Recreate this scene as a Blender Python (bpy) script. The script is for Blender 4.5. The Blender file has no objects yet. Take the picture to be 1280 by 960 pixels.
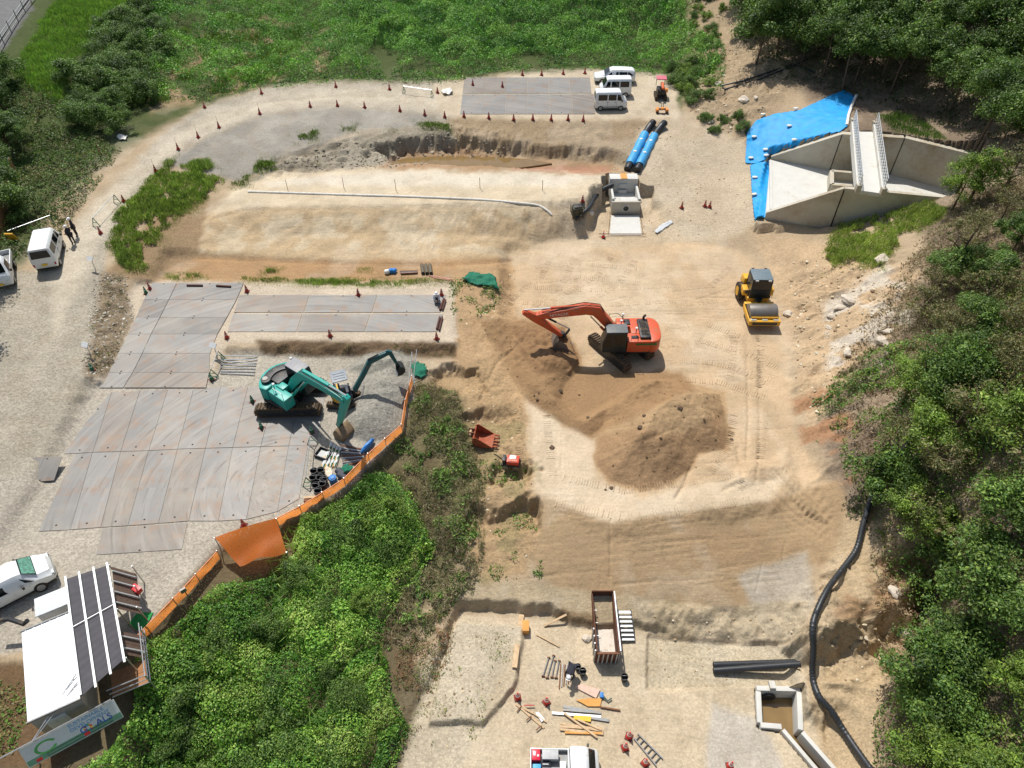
import bpy, bmesh, math, random
import numpy as np
from mathutils import Vector, Matrix, Euler
random.seed(7); RNG = np.random.default_rng(11)
SC = bpy.context.scene
COL = SC.collection
R = math.radians
# ------------------------------------------------------------ camera, sky, sun
PITCH, CAMH, FPX = R(45.5), 36.3, 888.0          # degrees below the horizon, metres over the fill, focal length in photo pixels
cam_d = bpy.data.cameras.new('camera'); cam = bpy.data.objects.new('camera', cam_d); COL.objects.link(cam)
cam.location = (0, 0, CAMH); cam.rotation_euler = (math.pi/2 - PITCH, 0, 0)
cam_d.sensor_width = 36; cam_d.lens = FPX/1280*36; cam_d.clip_end = 2000; cam_d.clip_start = .5
SC.camera = cam
SUN_EL, SUN_DIR = R(60), (-0.42, 1.0)            # sun stands behind the site, a little to the left
w = bpy.data.worlds.new('World'); SC.world = w; w.use_nodes = True
nt = w.node_tree; bg = nt.nodes['Background']; sky = nt.nodes.new('ShaderNodeTexSky'); sky.sky_type = 'NISHITA'; sky.sun_disc = False
az = math.atan2(SUN_DIR[0], SUN_DIR[1])
sky.sun_elevation = SUN_EL; sky.sun_rotation = az; sky.air_density = 1.3; sky.dust_density = 2.0
nt.links.new(sky.outputs[0], bg.inputs[0]); bg.inputs[1].default_value = 0.1
sd = bpy.data.lights.new('sun', 'SUN'); sd.energy = 4.7; sd.angle = R(.55); sd.color = (1, .965, .915)
sun = bpy.data.objects.new('sun', sd); COL.objects.link(sun)
sv = Vector((math.sin(az)*math.cos(SUN_EL), math.cos(az)*math.cos(SUN_EL), math.sin(SUN_EL)))
sun.rotation_euler = sv.to_track_quat('Z', 'Y').to_euler(); sun.location = sv*80
SC.view_settings.view_transform = 'Standard'; SC.view_settings.look = 'None'; SC.view_settings.gamma = 1
SC.view_settings.use_curve_mapping = False; SC.view_settings.exposure = 0.0
SC.render.engine = 'CYCLES'; SC.cycles.use_denoising = True; SC.cycles.max_bounces = 6; SC.cycles.transparent_max_bounces = 8
SC.cycles.use_adaptive_sampling = True; SC.cycles.adaptive_threshold = .012
# ------------------------------------------------------------ pixel <-> place
cS, cC = math.sin(PITCH), math.cos(PITCH)
def ray(px, py):
    u, v = (px-640)/FPX, (480-py)/FPX
    return np.array([u, cC+v*cS, -cS+v*cC])
def P(px, py, z=0.0):                             # the point at height z seen at a photo pixel
    d = ray(px, py); t = (z-CAMH)/d[2]
    return Vector((d[0]*t, d[1]*t, z))
def proj(X, Y, Z):
    dz = Z-CAMH; dep = Y*cC-dz*cS
    return 640+FPX*X/dep, 480-FPX*(Y*cS+dz*cC)/dep
# ------------------------------------------------------------ noise and polygons in numpy
def vnoise(x, y, seed=0):
    xi = np.floor(x).astype(np.int64); yi = np.floor(y).astype(np.int64); xf = x-xi; yf = y-yi
    def h(a, b):
        n = (a*374761393 + b*668265263 + seed*1274126177) & 0xffffffff
        n = ((n ^ (n >> 13))*1274126177) & 0xffffffff
        return ((n ^ (n >> 16)) & 0xffff)/65535.0
    u = xf*xf*(3-2*xf); v = yf*yf*(3-2*yf)
    return (h(xi, yi)*(1-u)+h(xi+1, yi)*u)*(1-v)+(h(xi, yi+1)*(1-u)+h(xi+1, yi+1)*u)*v
def fbm(x, y, s=1.0, o=4, seed=0):
    t = 0; a = .5; f = 1/s
    for k in range(o): t = t+a*(vnoise(x*f+17.3*k, y*f-9.1*k, seed+k)-.5); a *= .5; f *= 2.03
    return t*2                                    # about -1..1
def sdist(px, py, poly):                          # signed distance, positive inside
    poly = np.asarray(poly, float); n = len(poly); d = np.full(px.shape, 1e9); ins = np.zeros(px.shape, bool)
    for i in range(n):
        ax, ay = poly[i]; bx, by = poly[(i+1) % n]; ex, ey = bx-ax, by-ay
        t = np.clip(((px-ax)*ex+(py-ay)*ey)/(ex*ex+ey*ey+1e-12), 0, 1)
        d = np.minimum(d, np.hypot(px-ax-t*ex, py-ay-t*ey))
        if ey != 0:
            c = ((ay > py) != (by > py)) & (px < ex*(py-ay)/ey+ax); ins ^= c
    return np.where(ins, d, -d)
def ldist(px, py, line):
    d = np.full(px.shape, 1e9)
    for (ax, ay), (bx, by) in zip(line[:-1], line[1:]):
        ex, ey = bx-ax, by-ay
        t = np.clip(((px-ax)*ex+(py-ay)*ey)/(ex*ex+ey*ey+1e-12), 0, 1)
        d = np.minimum(d, np.hypot(px-ax-t*ex, py-ay-t*ey))
    return d
def sstep(a, b, x): t = np.clip((x-a)/(b-a), 0, 1); return t*t*(3-2*t)
def lin(c): return tuple(((v/255/12.92) if v/255 <= .04045 else ((v/255+.055)/1.055)**2.4) for v in c)
# ------------------------------------------------------------ the lie of the land: heights at photo pixels
CP = [(0,560,1.6),(60,450,1.7),(100,330,2),(140,260,2.3),(200,200,2.7),(260,155,2.9),(0,300,2.3),(40,380,2.0),
 (550,125,3.0),(700,120,3.0),(800,120,3.0),(400,120,3.0),
 (150,640,.7),(300,560,.7),(100,560,1.0),(200,400,1.2),(380,380,1.3),(550,390,1.3),(0,700,1.0),(220,680,.7),(50,850,.6),(160,800,.5),
 (260,760,-.2),(300,860,-1.5),(450,700,-1.0),(400,900,-2.2),(200,900,-.9),(100,950,-.4),(20,940,0),(520,620,-.6),(560,500,.4),(590,560,-.1),(600,660,-.9),(560,720,-1.5),(500,800,-2),
 (520,900,-2.4),(650,740,-1.6),(580,740,-1.7),(740,745,-1.6),(850,755,-1.7),(1000,745,-1.6),(680,640,-.1),(850,645,-.1),(1000,620,.0),(700,690,-.8),(850,695,-.85),(1000,680,-.6),
 (1000,420,.3),(1100,400,3.4),(1200,400,6.3),(1280,400,8.5),(1020,550,.5),(1080,550,2.2),(1200,550,6),(1280,550,8),(1060,640,.2),(1100,700,.6),(1180,700,3.6),(1280,700,6.8),
 (1030,790,-1.6),(1140,850,.2),(1280,850,4.8),(1060,930,-2.2),(1120,950,-1.4),(1280,950,3.8),(1400,700,9),(1400,400,12),
 (1000,320,.6),(1030,350,1.2),(1100,280,3.0),(1060,300,2.2),(1170,150,5.2),(1250,200,7.4),(1250,60,10),(1060,95,5.6),(950,110,4.6),(980,40,7.0),(900,80,3.8),(870,130,3.1),(880,170,2.6),(900,230,1.2),(870,280,.4),(830,190,2.2),
 (963,196,2.0),(1000,181,3.6),(1047,164,5.2),(1080,150,5.6),(1113,168,5.4),(1160,180,5.5),(1195,190,5.8),(950,272,.9),(1050,264,2.2),(1100,268,3.4),(1150,262,4.6),(1180,300,5.6),(820,260,.5),(730,280,.2),
 (400,60,2.2),(600,40,2.2),(800,40,2.3),(870,40,3.6),(300,50,2.4),(220,90,2.9),(150,80,4),(60,100,5),(20,30,6),(60,160,3.2),(20,230,2.6),(110,200,2.7),
 (300,-60,2.4),(700,-60,2.4),(0,-60,6.4),(1000,-60,11),(1280,-60,14),(-100,300,3),(-100,600,1.8),(-60,120,4.5),
 (300,180,2.6),(400,155,2.9),(300,210,2.1),(240,230,2.2),(200,240,2.5),(160,300,2.2),(190,330,1.6),(250,310,1.4),(300,340,1.2),(480,340,1.1),(600,340,.8),(640,300,.6),(600,420,.7),(620,480,.2)]
cw = np.array([[*P(x, y, z)] for x, y, z in CP])
def tps(a, b):
    r2 = (a[:, None, 0]-b[None, :, 0])**2+(a[:, None, 1]-b[None, :, 1])**2
    return .5*r2*np.log(r2+1e-9)
n = len(cw); A = np.zeros((n+3, n+3)); A[:n, :n] = tps(cw, cw)+np.eye(n)*6.0
A[:n, n] = 1; A[:n, n+1:] = cw[:, :2]; A[n:, :n] = A[:n, n:].T
sol = np.linalg.solve(A, np.concatenate([cw[:, 2], np.zeros(3)]))
def axis(a, b, fine, lo, hi, coarse, flo, fhi):
    c = list(np.arange(a, b, fine)); out = []
    x, d = c[-1], fine
    while x < fhi: d = min(d*1.1, coarse) if x < hi else d*1.3; x += d; c.append(x)
    x, d = a, fine
    while x > flo: d = min(d*1.1, coarse) if x > lo else d*1.3; x -= d; out.append(x)
    return np.array(out[::-1]+c)
xs = axis(-9, 17, .09, -62, 62, .25, -260, 260); ys = axis(9, 46, .09, 3, 108, .25, -60, 320)
GX, GY = np.meshgrid(xs, ys)
gx, gy = np.clip(GX, -66, 66), np.clip(GY, 5, 108)
Z = np.zeros(GX.shape)
for r in range(0, GX.shape[0], 40):
    q = np.stack([gx[r:r+40].ravel(), gy[r:r+40].ravel()], 1)
    Z[r:r+40] = (tps(q, cw) @ sol[:n] + sol[n] + q @ sol[n+1:]).reshape(-1, GX.shape[1])
Z = np.clip(Z, -4, 16)
NZ1 = fbm(GX, GY, 3.0, 5, 1); NZ2 = fbm(GX, GY, .7, 4, 5); NZ3 = fbm(GX, GY, 9, 4, 9)
def wpoly(pts, z): return [tuple(P(x, y, z)[:2]) for x, y in pts]
def plateau(pts, z, fall=.8, rough=.15, inner=0, linear=False):
    global Z
    d = sdist(GX, GY, wpoly(pts, z))+rough*NZ2*2.2+rough*NZ1
    a = np.clip((d+fall)/fall, 0, 1) if linear else sstep(-fall, inner, d); Z = Z*(1-a)+z*a
def pile(pts, z0, h, slope, rough=.1):
    global Z
    d = sdist(GX, GY, wpoly(pts, z0))+rough*NZ1*2
    k = np.where(d > 0, h*np.tanh(np.maximum(d, 0)*slope/h), 0)
    Z = np.where(d > 0, np.maximum(Z, z0-.05)+k+sstep(0, 1.2, d)*(.10*NZ2+.22*NZ1+.08*fbm(GX, GY, .4, 3, 77)), Z)
# road on the old dam, sand fill, yard, bottom and cuts, from far to near
plateau([(180,190),(250,138),(330,114),(420,106),(560,104),(640,92),(742,88),(842,96),(845,150),(640,149),(560,145),(500,137),(420,130),(330,141),(255,168),(200,205)], 3.0, 1.6, .1)
plateau([(262,324),(420,332),(560,336),(632,332),(640,360),(560,358),(300,356),(200,352),(215,325)], 1.0, 1.0, .1)
plateau([(335,228),(480,209),(640,214),(772,220),(772,240),(690,252),(305,258),(268,270),(290,245)], 2.35, 3.0, .12, 0, True)
plateau([(480,203),(505,194),(560,192),(650,197),(765,204),(790,214),(700,215),(600,212),(500,211)], 1.1, 1.2, .3)
plateau([(640,318),(700,303),(900,312),(935,322),(978,420),(988,540),(1000,590),(960,622),(760,648),(665,605),(648,500),(640,400)], 0, 1.3, .1)
plateau([(175,358),(300,357),(562,362),(565,428),(330,426),(290,424),(272,470),(120,480),(140,440)], 1.15, .7, .1)
plateau([(120,488),(272,476),(290,447),(340,448),(560,450),(520,470),(505,535),(440,600),(350,648),(270,678),(170,800),(150,960),(0,1000),(0,690),(60,600)], .7, .9, .12)
plateau([(575,764),(640,766),(690,772),(712,788),(745,790),(800,788),(806,790),(850,797),(905,803),(1004,803),(1012,880),(1060,1000),(1100,1150),(380,1150),(430,1000),(500,920),(545,850)], -2.55, .42, .12)
plateau([(570,778),(652,784),(640,858),(600,900),(540,900)], -2.2, .22, .08)
plateau([(811,798),(900,806),(1001,810),(1001,846),(946,856),(811,862)], -2.8, .2, .05)
plateau([(1022,792),(1062,778),(1128,748),(1150,765),(1108,832),(1062,872),(1015,872)], -1.7, 1.3, .3)
plateau([(1040,735),(1100,715),(1150,712),(1130,740),(1060,772),(1030,780)], .3, 1.6, .3)
# concrete outlet: its pit and channel sit in the ground
def dig(pts, zt_, z):
    global Z
    a = sstep(-.1, -.02, sdist(GX, GY, [tuple(P(x, y, zt_)[:2]) for x, y in pts])); Z = Z*(1-a)+z*a
dig([(947,861),(1000,862),(1002,914),(1046,966),(1060,985),(1040,985),(1025,966),(978,912),(950,906)], -2.35, -3.7)
# spillway floor and intake: the ground is dug out to the concrete
SP0 = 1.6
def plateau_w(poly, z, fall=.12):
    global Z
    a = sstep(-.34, -.29, sdist(GX, GY, poly)); Z = Z*(1-a)+z*a
plateau_w([tuple(q[:2]) for q in (P(950,270,1.9), P(1055,234,5.3), P(1072,237,5.3), P(1200,247,5.3), P(1195,239,SP0), P(1112,217,SP0), P(1037,212,SP0), P(963,198,SP0))], SP0-.3, .05)
plateau([(742,300),(822,300),(818,264),(746,264)], .05, 1.0, .1)
q0 = P(764,267,.1); q1 = P(799,267,.1); plateau_w([(q0.x,q0.y),(q1.x,q1.y),(q1.x,q1.y+3.6),(q0.x,q0.y+3.6)], .0, .1)
# intake box pit
plateau([(752,246),(764,246),(764,264),(752,264)], .15, .2, .05)
plateau([(798,246),(815,246),(812,266),(798,266)], .15, .2, .05)
# pits by the loose bucket
plateau([(586,528),(628,528),(632,556),(620,578),(600,575),(588,555)], -.45, 1.0, .35)
plateau([(548,474),(598,472),(604,490),(560,492)], -.1, .8, .35)
plateau([(622,590),(660,596),(655,606),(618,606)], -.8, .8, .35)
plateau([(596,655),(668,645),(668,660),(600,668)], -1.35, .8, .35)
# piles
pile([(745,545),(760,510),(800,483),(850,478),(900,492),(912,540),(904,562),(872,566),(862,588),(838,606),(800,613),(762,602),(742,580)], 0, 2.8, .75, .16)
pile([(590,402),(640,398),(705,408),(722,440),(726,462),(705,480),(700,500),(722,522),(760,500),(800,478),(850,470),(862,486),(760,530),(738,548),(690,520),(650,492),(620,450)], 0, .85, .7, .16)
pile([(640,408),(680,402),(712,420),(724,448),(712,464),(676,470),(650,445)], .45, .35, .5)
pile([(440,500),(450,470),(492,462),(516,480),(508,520),(494,545),(462,552),(440,545),(430,528)], .7, 1.5, .7)
pile([(436,462),(455,445),(500,440),(520,452),(512,470),(470,474)], .7, 1.0, .6)
pile([(1030,640),(1000,600),(985,560),(960,575),(925,575),(905,605),(925,615),(970,600),(1010,640),(1040,655)], -.05, .5, .5)
# rough banks
ppx, ppy = proj(GX, GY, Z)
def bump(pts, amp, s, fe=14, ridge=False):
    global Z
    a = sstep(-fe, fe, sdist(ppx, ppy, pts)); nn = fbm(GX, GY, s, 4, 33)
    Z = Z+a*amp*((np.abs(nn)*-2+.6) if ridge else nn)
bump([(330,215),(350,190),(440,172),(560,160),(640,165),(640,200),(500,200),(430,208),(345,225)], .55, 1.1, 8, True)
bump([(560,160),(760,160),(760,203),(560,200)], .25, 1.0, 8)
bump([(330,428),(570,430),(570,446),(330,440)], .35, .7, 6)
bump([(130,345),(155,345),(140,470),(105,470)], .3, .7, 6)
bump([(985,330),(1060,300),(1180,330),(1150,560),(1020,600),(990,480)], .55, 1.8, 20, True)
bump([(800,752),(900,760),(1010,760),(1005,806),(905,806),(850,800),(806,790)], .4, .8, 6)
bump([(1030,700),(1180,690),(1180,800),(1100,870),(1030,860)], .5, 1.2, 10, True)
bump([(575,480),(650,480),(660,700),(600,730),(540,700),(540,560)], .3, 1.2, 14)
bump([(255,265),(700,262),(700,320),(255,322)], .12, 1.3, 8, True)
bump([(860,20),(1000,80),(930,180),(850,130)], .5, 1.6, 14, True)
bump([(570,400),(640,330),(660,420),(620,520)], .12, .6, 10)
ppx, ppy = proj(GX, GY, Z)
inview = (ppx > -150) & (ppx < 1430) & (ppy > -150) & (ppy < 1110)
Z = Z+np.where(inview, .018*NZ2+.02*NZ1, .3*NZ3)
# scored lines: bucket marks on the embankment, wheel and crawler ruts, trench edges
def rut(pts, wpx, dep, side=0):
    global Z
    d = ldist(ppx, ppy, pts); Z = Z-dep*np.exp(-(d/wpx)**2)
rr = random.Random(5)
for k in range(60):
    x = rr.uniform(660, 1030); y = rr.uniform(645, 735); L = rr.uniform(25, 80)
    if rr.random() < .68: rut([(x, y), (x+L, y-L*rr.uniform(.08, .2))], 1.1, rr.uniform(.015, .05))
    else: rut([(x, y), (x-rr.uniform(-6, 8), y+rr.uniform(12, 35))], 1.1, rr.uniform(.015, .05))
rut([(763,650),(763,720)], 1.5, .09); rut([(640,425),(655,520),(662,600)], 2.5, .06)
rut([(933,420),(936,520),(932,590)], 2, .08); rut([(947,420),(950,520),(946,600)], 2, .08); rut([(922,560),(930,600),(905,612)], 3, .12); rut([(862,588),(855,606),(845,622)], 2.5, .12)
for k in range(7): rut([(985-k*6,560+k*9),(1010-k*4,600+k*8),(1045-k*2,640+k*6)], 1.6, rr.uniform(.04,.1))
for k in range(14):
    x = rr.uniform(650, 980); y = rr.uniform(330, 640); a_ = rr.uniform(-.5, .5); L = rr.uniform(30, 90); rut([(x, y), (x+L*.5, y+L*a_*.4), (x+L, y+L*a_)], 1.2, rr.uniform(.02,.05)); rut([(x, y+16), (x+L*.5, y+16+L*a_*.4), (x+L, y+16+L*a_)], 1.2, rr.uniform(.02,.05))
for k in range(44):
    x = rr.uniform(650, 900); y = rr.uniform(318, 400); rut([(x, y), (x+rr.uniform(30, 120), y+rr.uniform(-3, 4))], 1.0, rr.uniform(.02, .05))
for k in range(10):
    x = rr.uniform(660, 730); y = rr.uniform(500, 600); rut([(x, y), (x+rr.uniform(-2, 5), y+rr.uniform(20, 60))], 1.6, .03)
for off in (0, 9): rut([(842,455+off),(880,458+off),(925,468+off),(960,482+off)], 2.0, .03)
rut([(648,430),(620,455),(600,500)], 2.0, .1)
for k in range(16):
    x = 575+k*4.2; rut([(x, 365+k*1.5), (x+40, 390+k*4.5)], 1.3, .05)
rut([(262,274),(306,263),(520,259),(690,256)], 1.3, .1); rut([(250,322),(420,329),(560,332),(640,326)], 1.6, .12)
for off in (0, 12, 26): rut([(20,600-off),(70,520-off),(110,420-off*.6),(130,340),(150,280),(200,215),(260,160),(330,128),(420,120),(520,122)], 3, .035)
ppx, ppy = proj(GX, GY, Z)
# level beds under the steel plates
def bed(py): return float(np.interp(py, [432, 486], [1.15, .72]))
for pg, zz in (([(80,570),(108,525),(140,488),(410,482),(398,560),(376,626),(346,642),(306,654),(230,690),(118,697),(126,662),(46,668)], .7),([(574,95),(744,95),(748,145),(572,145)], 3.0),([(292,366),(560,366),(556,418),(284,418)], 1.15)):
    a = sstep(-3, 0, sdist(ppx, ppy, pg)); Z = Z*(1-a)+zz*a
a = sstep(-3, 0, sdist(ppx, ppy, [(186,352),(308,352),(284,420),(258,487),(122,487)])); Z = Z*(1-a)+np.interp(ppy, [432, 486], [1.12, .69])*a
ppx, ppy = proj(GX, GY, Z)
# ------------------------------------------------------------ height lookup
def height(x, y):
    x = np.atleast_1d(np.asarray(x, float)); y = np.atleast_1d(np.asarray(y, float))
    i = np.clip(np.searchsorted(xs, x)-1, 0, len(xs)-2); j = np.clip(np.searchsorted(ys, y)-1, 0, len(ys)-2)
    u = np.clip((x-xs[i])/(xs[i+1]-xs[i]), 0, 1); v = np.clip((y-ys[j])/(ys[j+1]-ys[j]), 0, 1)
    return (Z[j, i]*(1-u)+Z[j, i+1]*u)*(1-v)+(Z[j+1, i]*(1-u)+Z[j+1, i+1]*u)*v
def hz(x, y): return float(height(x, y)[0])
TS = np.arange(22, 135, .12)
def G(px, py, up=0.0):                            # where the ray of a photo pixel first meets the ground (raised by up)
    d = ray(px, py); X = d[0]*TS; Y = d[1]*TS; zz = CAMH+d[2]*TS
    b = np.nonzero(zz-up < height(X, Y))[0]; k = b[0] if len(b) else len(TS)-1
    t = TS[k]-.06; x, y = d[0]*t, d[1]*t
    return Vector((x, y, hz(x, y)))
# ------------------------------------------------------------ helpers: materials, tags
MATS = {}
def nodes(name):
    m = bpy.data.materials.new(name); m.use_nodes = True; return m, m.node_tree, m.node_tree.nodes['Principled BSDF']
def mat(name, rgb=None, rough=.6, metal=0.0, var=.12, scale=6.0, bump=0.0, spec=.4, dirt=0.0, dcol=(150,125,92), trans=0.0, coat=0.0):
    """plain procedural material: sRGB colour, mottled a little, with dust patches"""
    if name in MATS: return MATS[name]
    m, t, b = nodes(name); c = lin(rgb); L = t.links.new
    tc = t.nodes.new('ShaderNodeTexCoord'); n1 = t.nodes.new('ShaderNodeTexNoise'); n1.inputs['Scale'].default_value = scale; n1.inputs['Detail'].default_value = 5
    L(tc.outputs['Object'], n1.inputs['Vector'])
    r = t.nodes.new('ShaderNodeValToRGB'); r.color_ramp.elements[0].position = .3; r.color_ramp.elements[1].position = .7
    r.color_ramp.elements[0].color = (*[v*(1-var) for v in c], 1); r.color_ramp.elements[1].color = (*[min(v*(1+var), .9) for v in c], 1)
    L(n1.outputs['Fac'], r.inputs[0]); out = r.outputs[0]
    if dirt:
        n2 = t.nodes.new('ShaderNodeTexNoise'); n2.inputs['Scale'].default_value = scale*.5; n2.inputs['Detail'].default_value = 8; n2.inputs['Roughness'].default_value = .7
        L(tc.outputs['Object'], n2.inputs['Vector'])
        q = t.nodes.new('ShaderNodeMapRange'); q.inputs[1].default_value = .65-.35*dirt; q.inputs[2].default_value = .85-.2*dirt; L(n2.outputs['Fac'], q.inputs[0])
        mx = t.nodes.new('ShaderNodeMix'); mx.data_type = 'RGBA'; L(q.outputs[0], mx.inputs[0]); L(out, mx.inputs[6]); mx.inputs[7].default_value = (*[v*.7 for v in lin(dcol)], 1); out = mx.outputs[2]
    L(out, b.inputs['Base Color']); b.inputs['Roughness'].default_value = rough; b.inputs['Metallic'].default_value = metal
    b.inputs['Specular IOR Level'].default_value = spec; b.inputs['Coat Weight'].default_value = coat
    if trans: b.inputs['Transmission Weight'].default_value = trans
    if bump:
        bp = t.nodes.new('ShaderNodeBump'); bp.inputs['Strength'].default_value = bump; bp.inputs['Distance'].default_value = .02; L(n1.outputs['Fac'], bp.inputs['Height']); L(bp.outputs[0], b.inputs['Normal'])
    MATS[name] = m; return m
def tag(o, label=None, cat=None, group=None, kind=None):
    if label: o['label'] = label
    if cat: o['category'] = cat
    if group: o['group'] = group
    if kind: o['kind'] = kind
    return o
def mesh_np(name, V, F, m, parent=None, smooth=False, colors=None):
    """V (n,3); F (k,4) or (k,3) arrays"""
    me = bpy.data.meshes.new(name); V = np.asarray(V, np.float32); F = np.asarray(F, np.int32); k, s = F.shape
    me.vertices.add(len(V)); me.vertices.foreach_set('co', V.ravel()); me.loops.add(k*s); me.loops.foreach_set('vertex_index', F.ravel())
    me.polygons.add(k); me.polygons.foreach_set('loop_start', np.arange(0, k*s, s, dtype=np.int32)); me.polygons.foreach_set('loop_total', np.full(k, s, np.int32))
    me.polygons.foreach_set('use_smooth', np.full(k, smooth)); me.update(calc_edges=True)
    if colors is not None:
        a = me.color_attributes.new('Col', 'FLOAT_COLOR', 'POINT'); c = np.ones((len(V), 4), np.float32); c[:, :colors.shape[1]] = colors; a.data.foreach_set('color', c.ravel())
    me.materials.append(m); o = bpy.data.objects.new(name, me); COL.objects.link(o)
    if parent: o.parent = parent
    return o
# ------------------------------------------------------------ soil colours (base colours of the soils, some shade painted in)
KALB = .72
jx = ppx+5*fbm(GX, GY, 1.2, 4, 51)+3*NZ2; jy = ppy+3*fbm(GX, GY, 1.2, 4, 61)+2*fbm(GX, GY, .6, 3, 62)
C = np.zeros(GX.shape+(3,)); C[:] = lin((196,170,132)); GRV = np.full(GX.shape, .25)
def paint(pts, rgb, fe=5, al=1.0, grv=None, patch=None, crisp=False):
    x, y = (ppx, ppy) if crisp else (jx, jy)
    a = sstep(-fe, fe, sdist(x, y, pts))*al
    if patch: s, th, sd_ = patch; a = a*sstep(th-.12, th+.12, fbm(GX, GY, s, 5, sd_))
    C[:] = C*(1-a[..., None])+np.array(lin(rgb))*a[..., None]
    if grv is not None: GRV[:] = GRV*(1-a)+grv*a
BIG = [(-2000,-2000),(3000,-2000),(3000,3000),(-2000,3000)]
# hillside on the right, bank and pond at the back
paint([(880,-300),(1600,-300),(1600,1300),(1100,1300),(1090,900),(1110,830),(1090,690),(1040,620),(1020,520),(1100,430),(1170,320),(1000,110),(930,100)], (166,144,116), 10, 1, .6)
paint([(880,-300),(1600,-300),(1600,1300),(1100,1300),(1090,900),(1110,830),(1090,690),(1050,620),(1030,520),(1115,430),(1180,320),(1000,110),(930,100)], (132,112,90), 10, .7, .7, (2.2, .05, 71))
paint([(-300,-300),(880,-300),(900,60),(850,140),(640,92),(560,104),(420,104),(330,112),(250,134),(150,190),(60,260),(30,330),(-300,400)], (84,96,46), 8, 1, .4)
paint([(190,70),(330,20),(420,40),(400,100),(250,130),(190,140)], (178,150,108), 8, .9, .5, (2.5, .1, 73))
paint([(860,-20),(960,20),(1000,110),(930,180),(860,140)], (186,160,122), 8, .9, .6)
# left road, road on the dam
paint([(-100,320),(40,340),(95,290),(150,235),(200,170),(255,132),(330,110),(420,102),(560,103),(570,148),(500,140),(420,132),(330,143),(255,172),(205,210),(160,255),(135,310),(120,400),(110,480),(60,600),(0,690),(-100,720)], (186,174,150), 6, 1, .8)
paint([(60,330),(100,270),(150,220),(200,180),(260,145),(330,122),(420,110),(560,112),(560,140),(420,128),(330,138),(255,165),(200,205),(140,270),(100,350),(70,420)], (218,202,172), 9, .85, .4)
paint([(540,104),(640,92),(742,86),(845,96),(850,150),(640,150),(555,146)], (214,194,160), 5, 1, .4)
paint([(205,205),(260,170),(330,143),(420,132),(500,138),(560,147),(545,158),(440,165),(400,185),(340,205),(300,228),(250,215)], (168,160,144), 5, 1, .3)
paint([(300,235),(340,200),(440,168),(560,150),(640,168),(640,202),(560,205),(480,208),(430,212),(345,226)], (164,152,128), 5, 1, .8)
paint([(560,148),(640,150),(850,150),(850,165),(790,210),(760,206),(640,202),(575,190)], (176,150,112), 5, 1, .5)
paint([(470,212),(500,190),(575,185),(640,196),(765,206),(790,215),(700,218),(560,214)], (184,146,104), 4, 1, .2)
paint([(640,205),(765,209),(765,218),(640,213)], (200,142,108), 3, .7, .2)
# berm
paint([(290,240),(345,216),(480,211),(640,216),(775,221),(775,246),(690,262),(300,264),(255,280)], (226,204,166), 4, 1, .2)
paint([(330,226),(480,214),(760,220),(700,232),(500,232),(330,232)], (236,222,194), 4, .8, .2)
paint([(255,270),(300,260),(690,260),(740,285),(645,320),(560,330),(250,322),(243,295)], (208,178,132), 5, 1, .35)
paint([(255,270),(690,260),(700,315),(250,318)], (222,200,160), 6, .8, .3, (1.5, .05, 77))
paint([(240,318),(420,326),(640,322),(640,360),(560,352),(180,352),(205,322)], (190,148,98), 5, 1, .35)
paint([(210,250),(260,245),(250,320),(190,352),(130,345)], (168,138,98), 5, 1, .5)
# sand fill
paint([(642,320),(700,296),(790,296),(900,306),(940,320),(985,420),(992,540),(1060,640),(1065,670),(1000,650),(960,622),(760,652),(650,610),(645,500),(636,400)], (216,184,140), 5, 1, .12)
paint([(700,300),(900,310),(930,400),(880,450),(700,380),(660,330)], (226,200,160), 14, .7, .1, (4, -.1, 81))
paint([(655,500),(735,520),(745,600),(800,622),(900,600),(980,600),(960,630),(760,655),(665,610)], (232,208,170), 6, .8, .12)
paint([(800,160),(850,150),(940,180),(950,280),(900,300),(820,300),(800,260),(790,215)], (214,192,156), 6, 1, .45)
paint([(700,262),(760,250),(820,262),(860,300),(760,310),(700,300)], (216,190,150), 6, .9, .4)
paint([(940,290),(1010,300),(1080,320),(1150,340),(1130,400),(1070,460),(1010,540),(985,420),(960,340)], (208,176,132), 8, 1, .5)
paint([(1030,380),(1110,330),(1150,380),(1110,470),(1035,480)], (222,208,184), 7, .9, .7, (1.4, -.02, 83))
paint([(990,500),(1040,480),(1080,560),(1060,620),(1010,580)], (186,132,86), 6, .8, .5, (1.6, -.1, 84))
# embankment face, moist
paint([(650,612),(760,654),(960,626),(1050,600),(1066,660),(1040,760),(900,772),(700,745),(660,690),(640,640)], (188,156,112), 5, 1, .15)
paint([(700,680),(1010,650),(1000,700),(720,730)], (182,148,104), 8, .6, .15, (3, .0, 85))
paint([(920,720),(1010,690),(1025,790),(960,800)], (198,184,160), 6, .9, .3)
paint([(560,725),(660,730),(900,758),(1010,750),(1010,806),(800,792),(700,775),(575,768)], (200,178,138), 4, .85, .5)
paint([(700,758),(745,770),(745,792),(690,785)], (150,122,84), 3, .9, .5)  # dark triangle on the cut face: its shade is put into the colour
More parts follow.
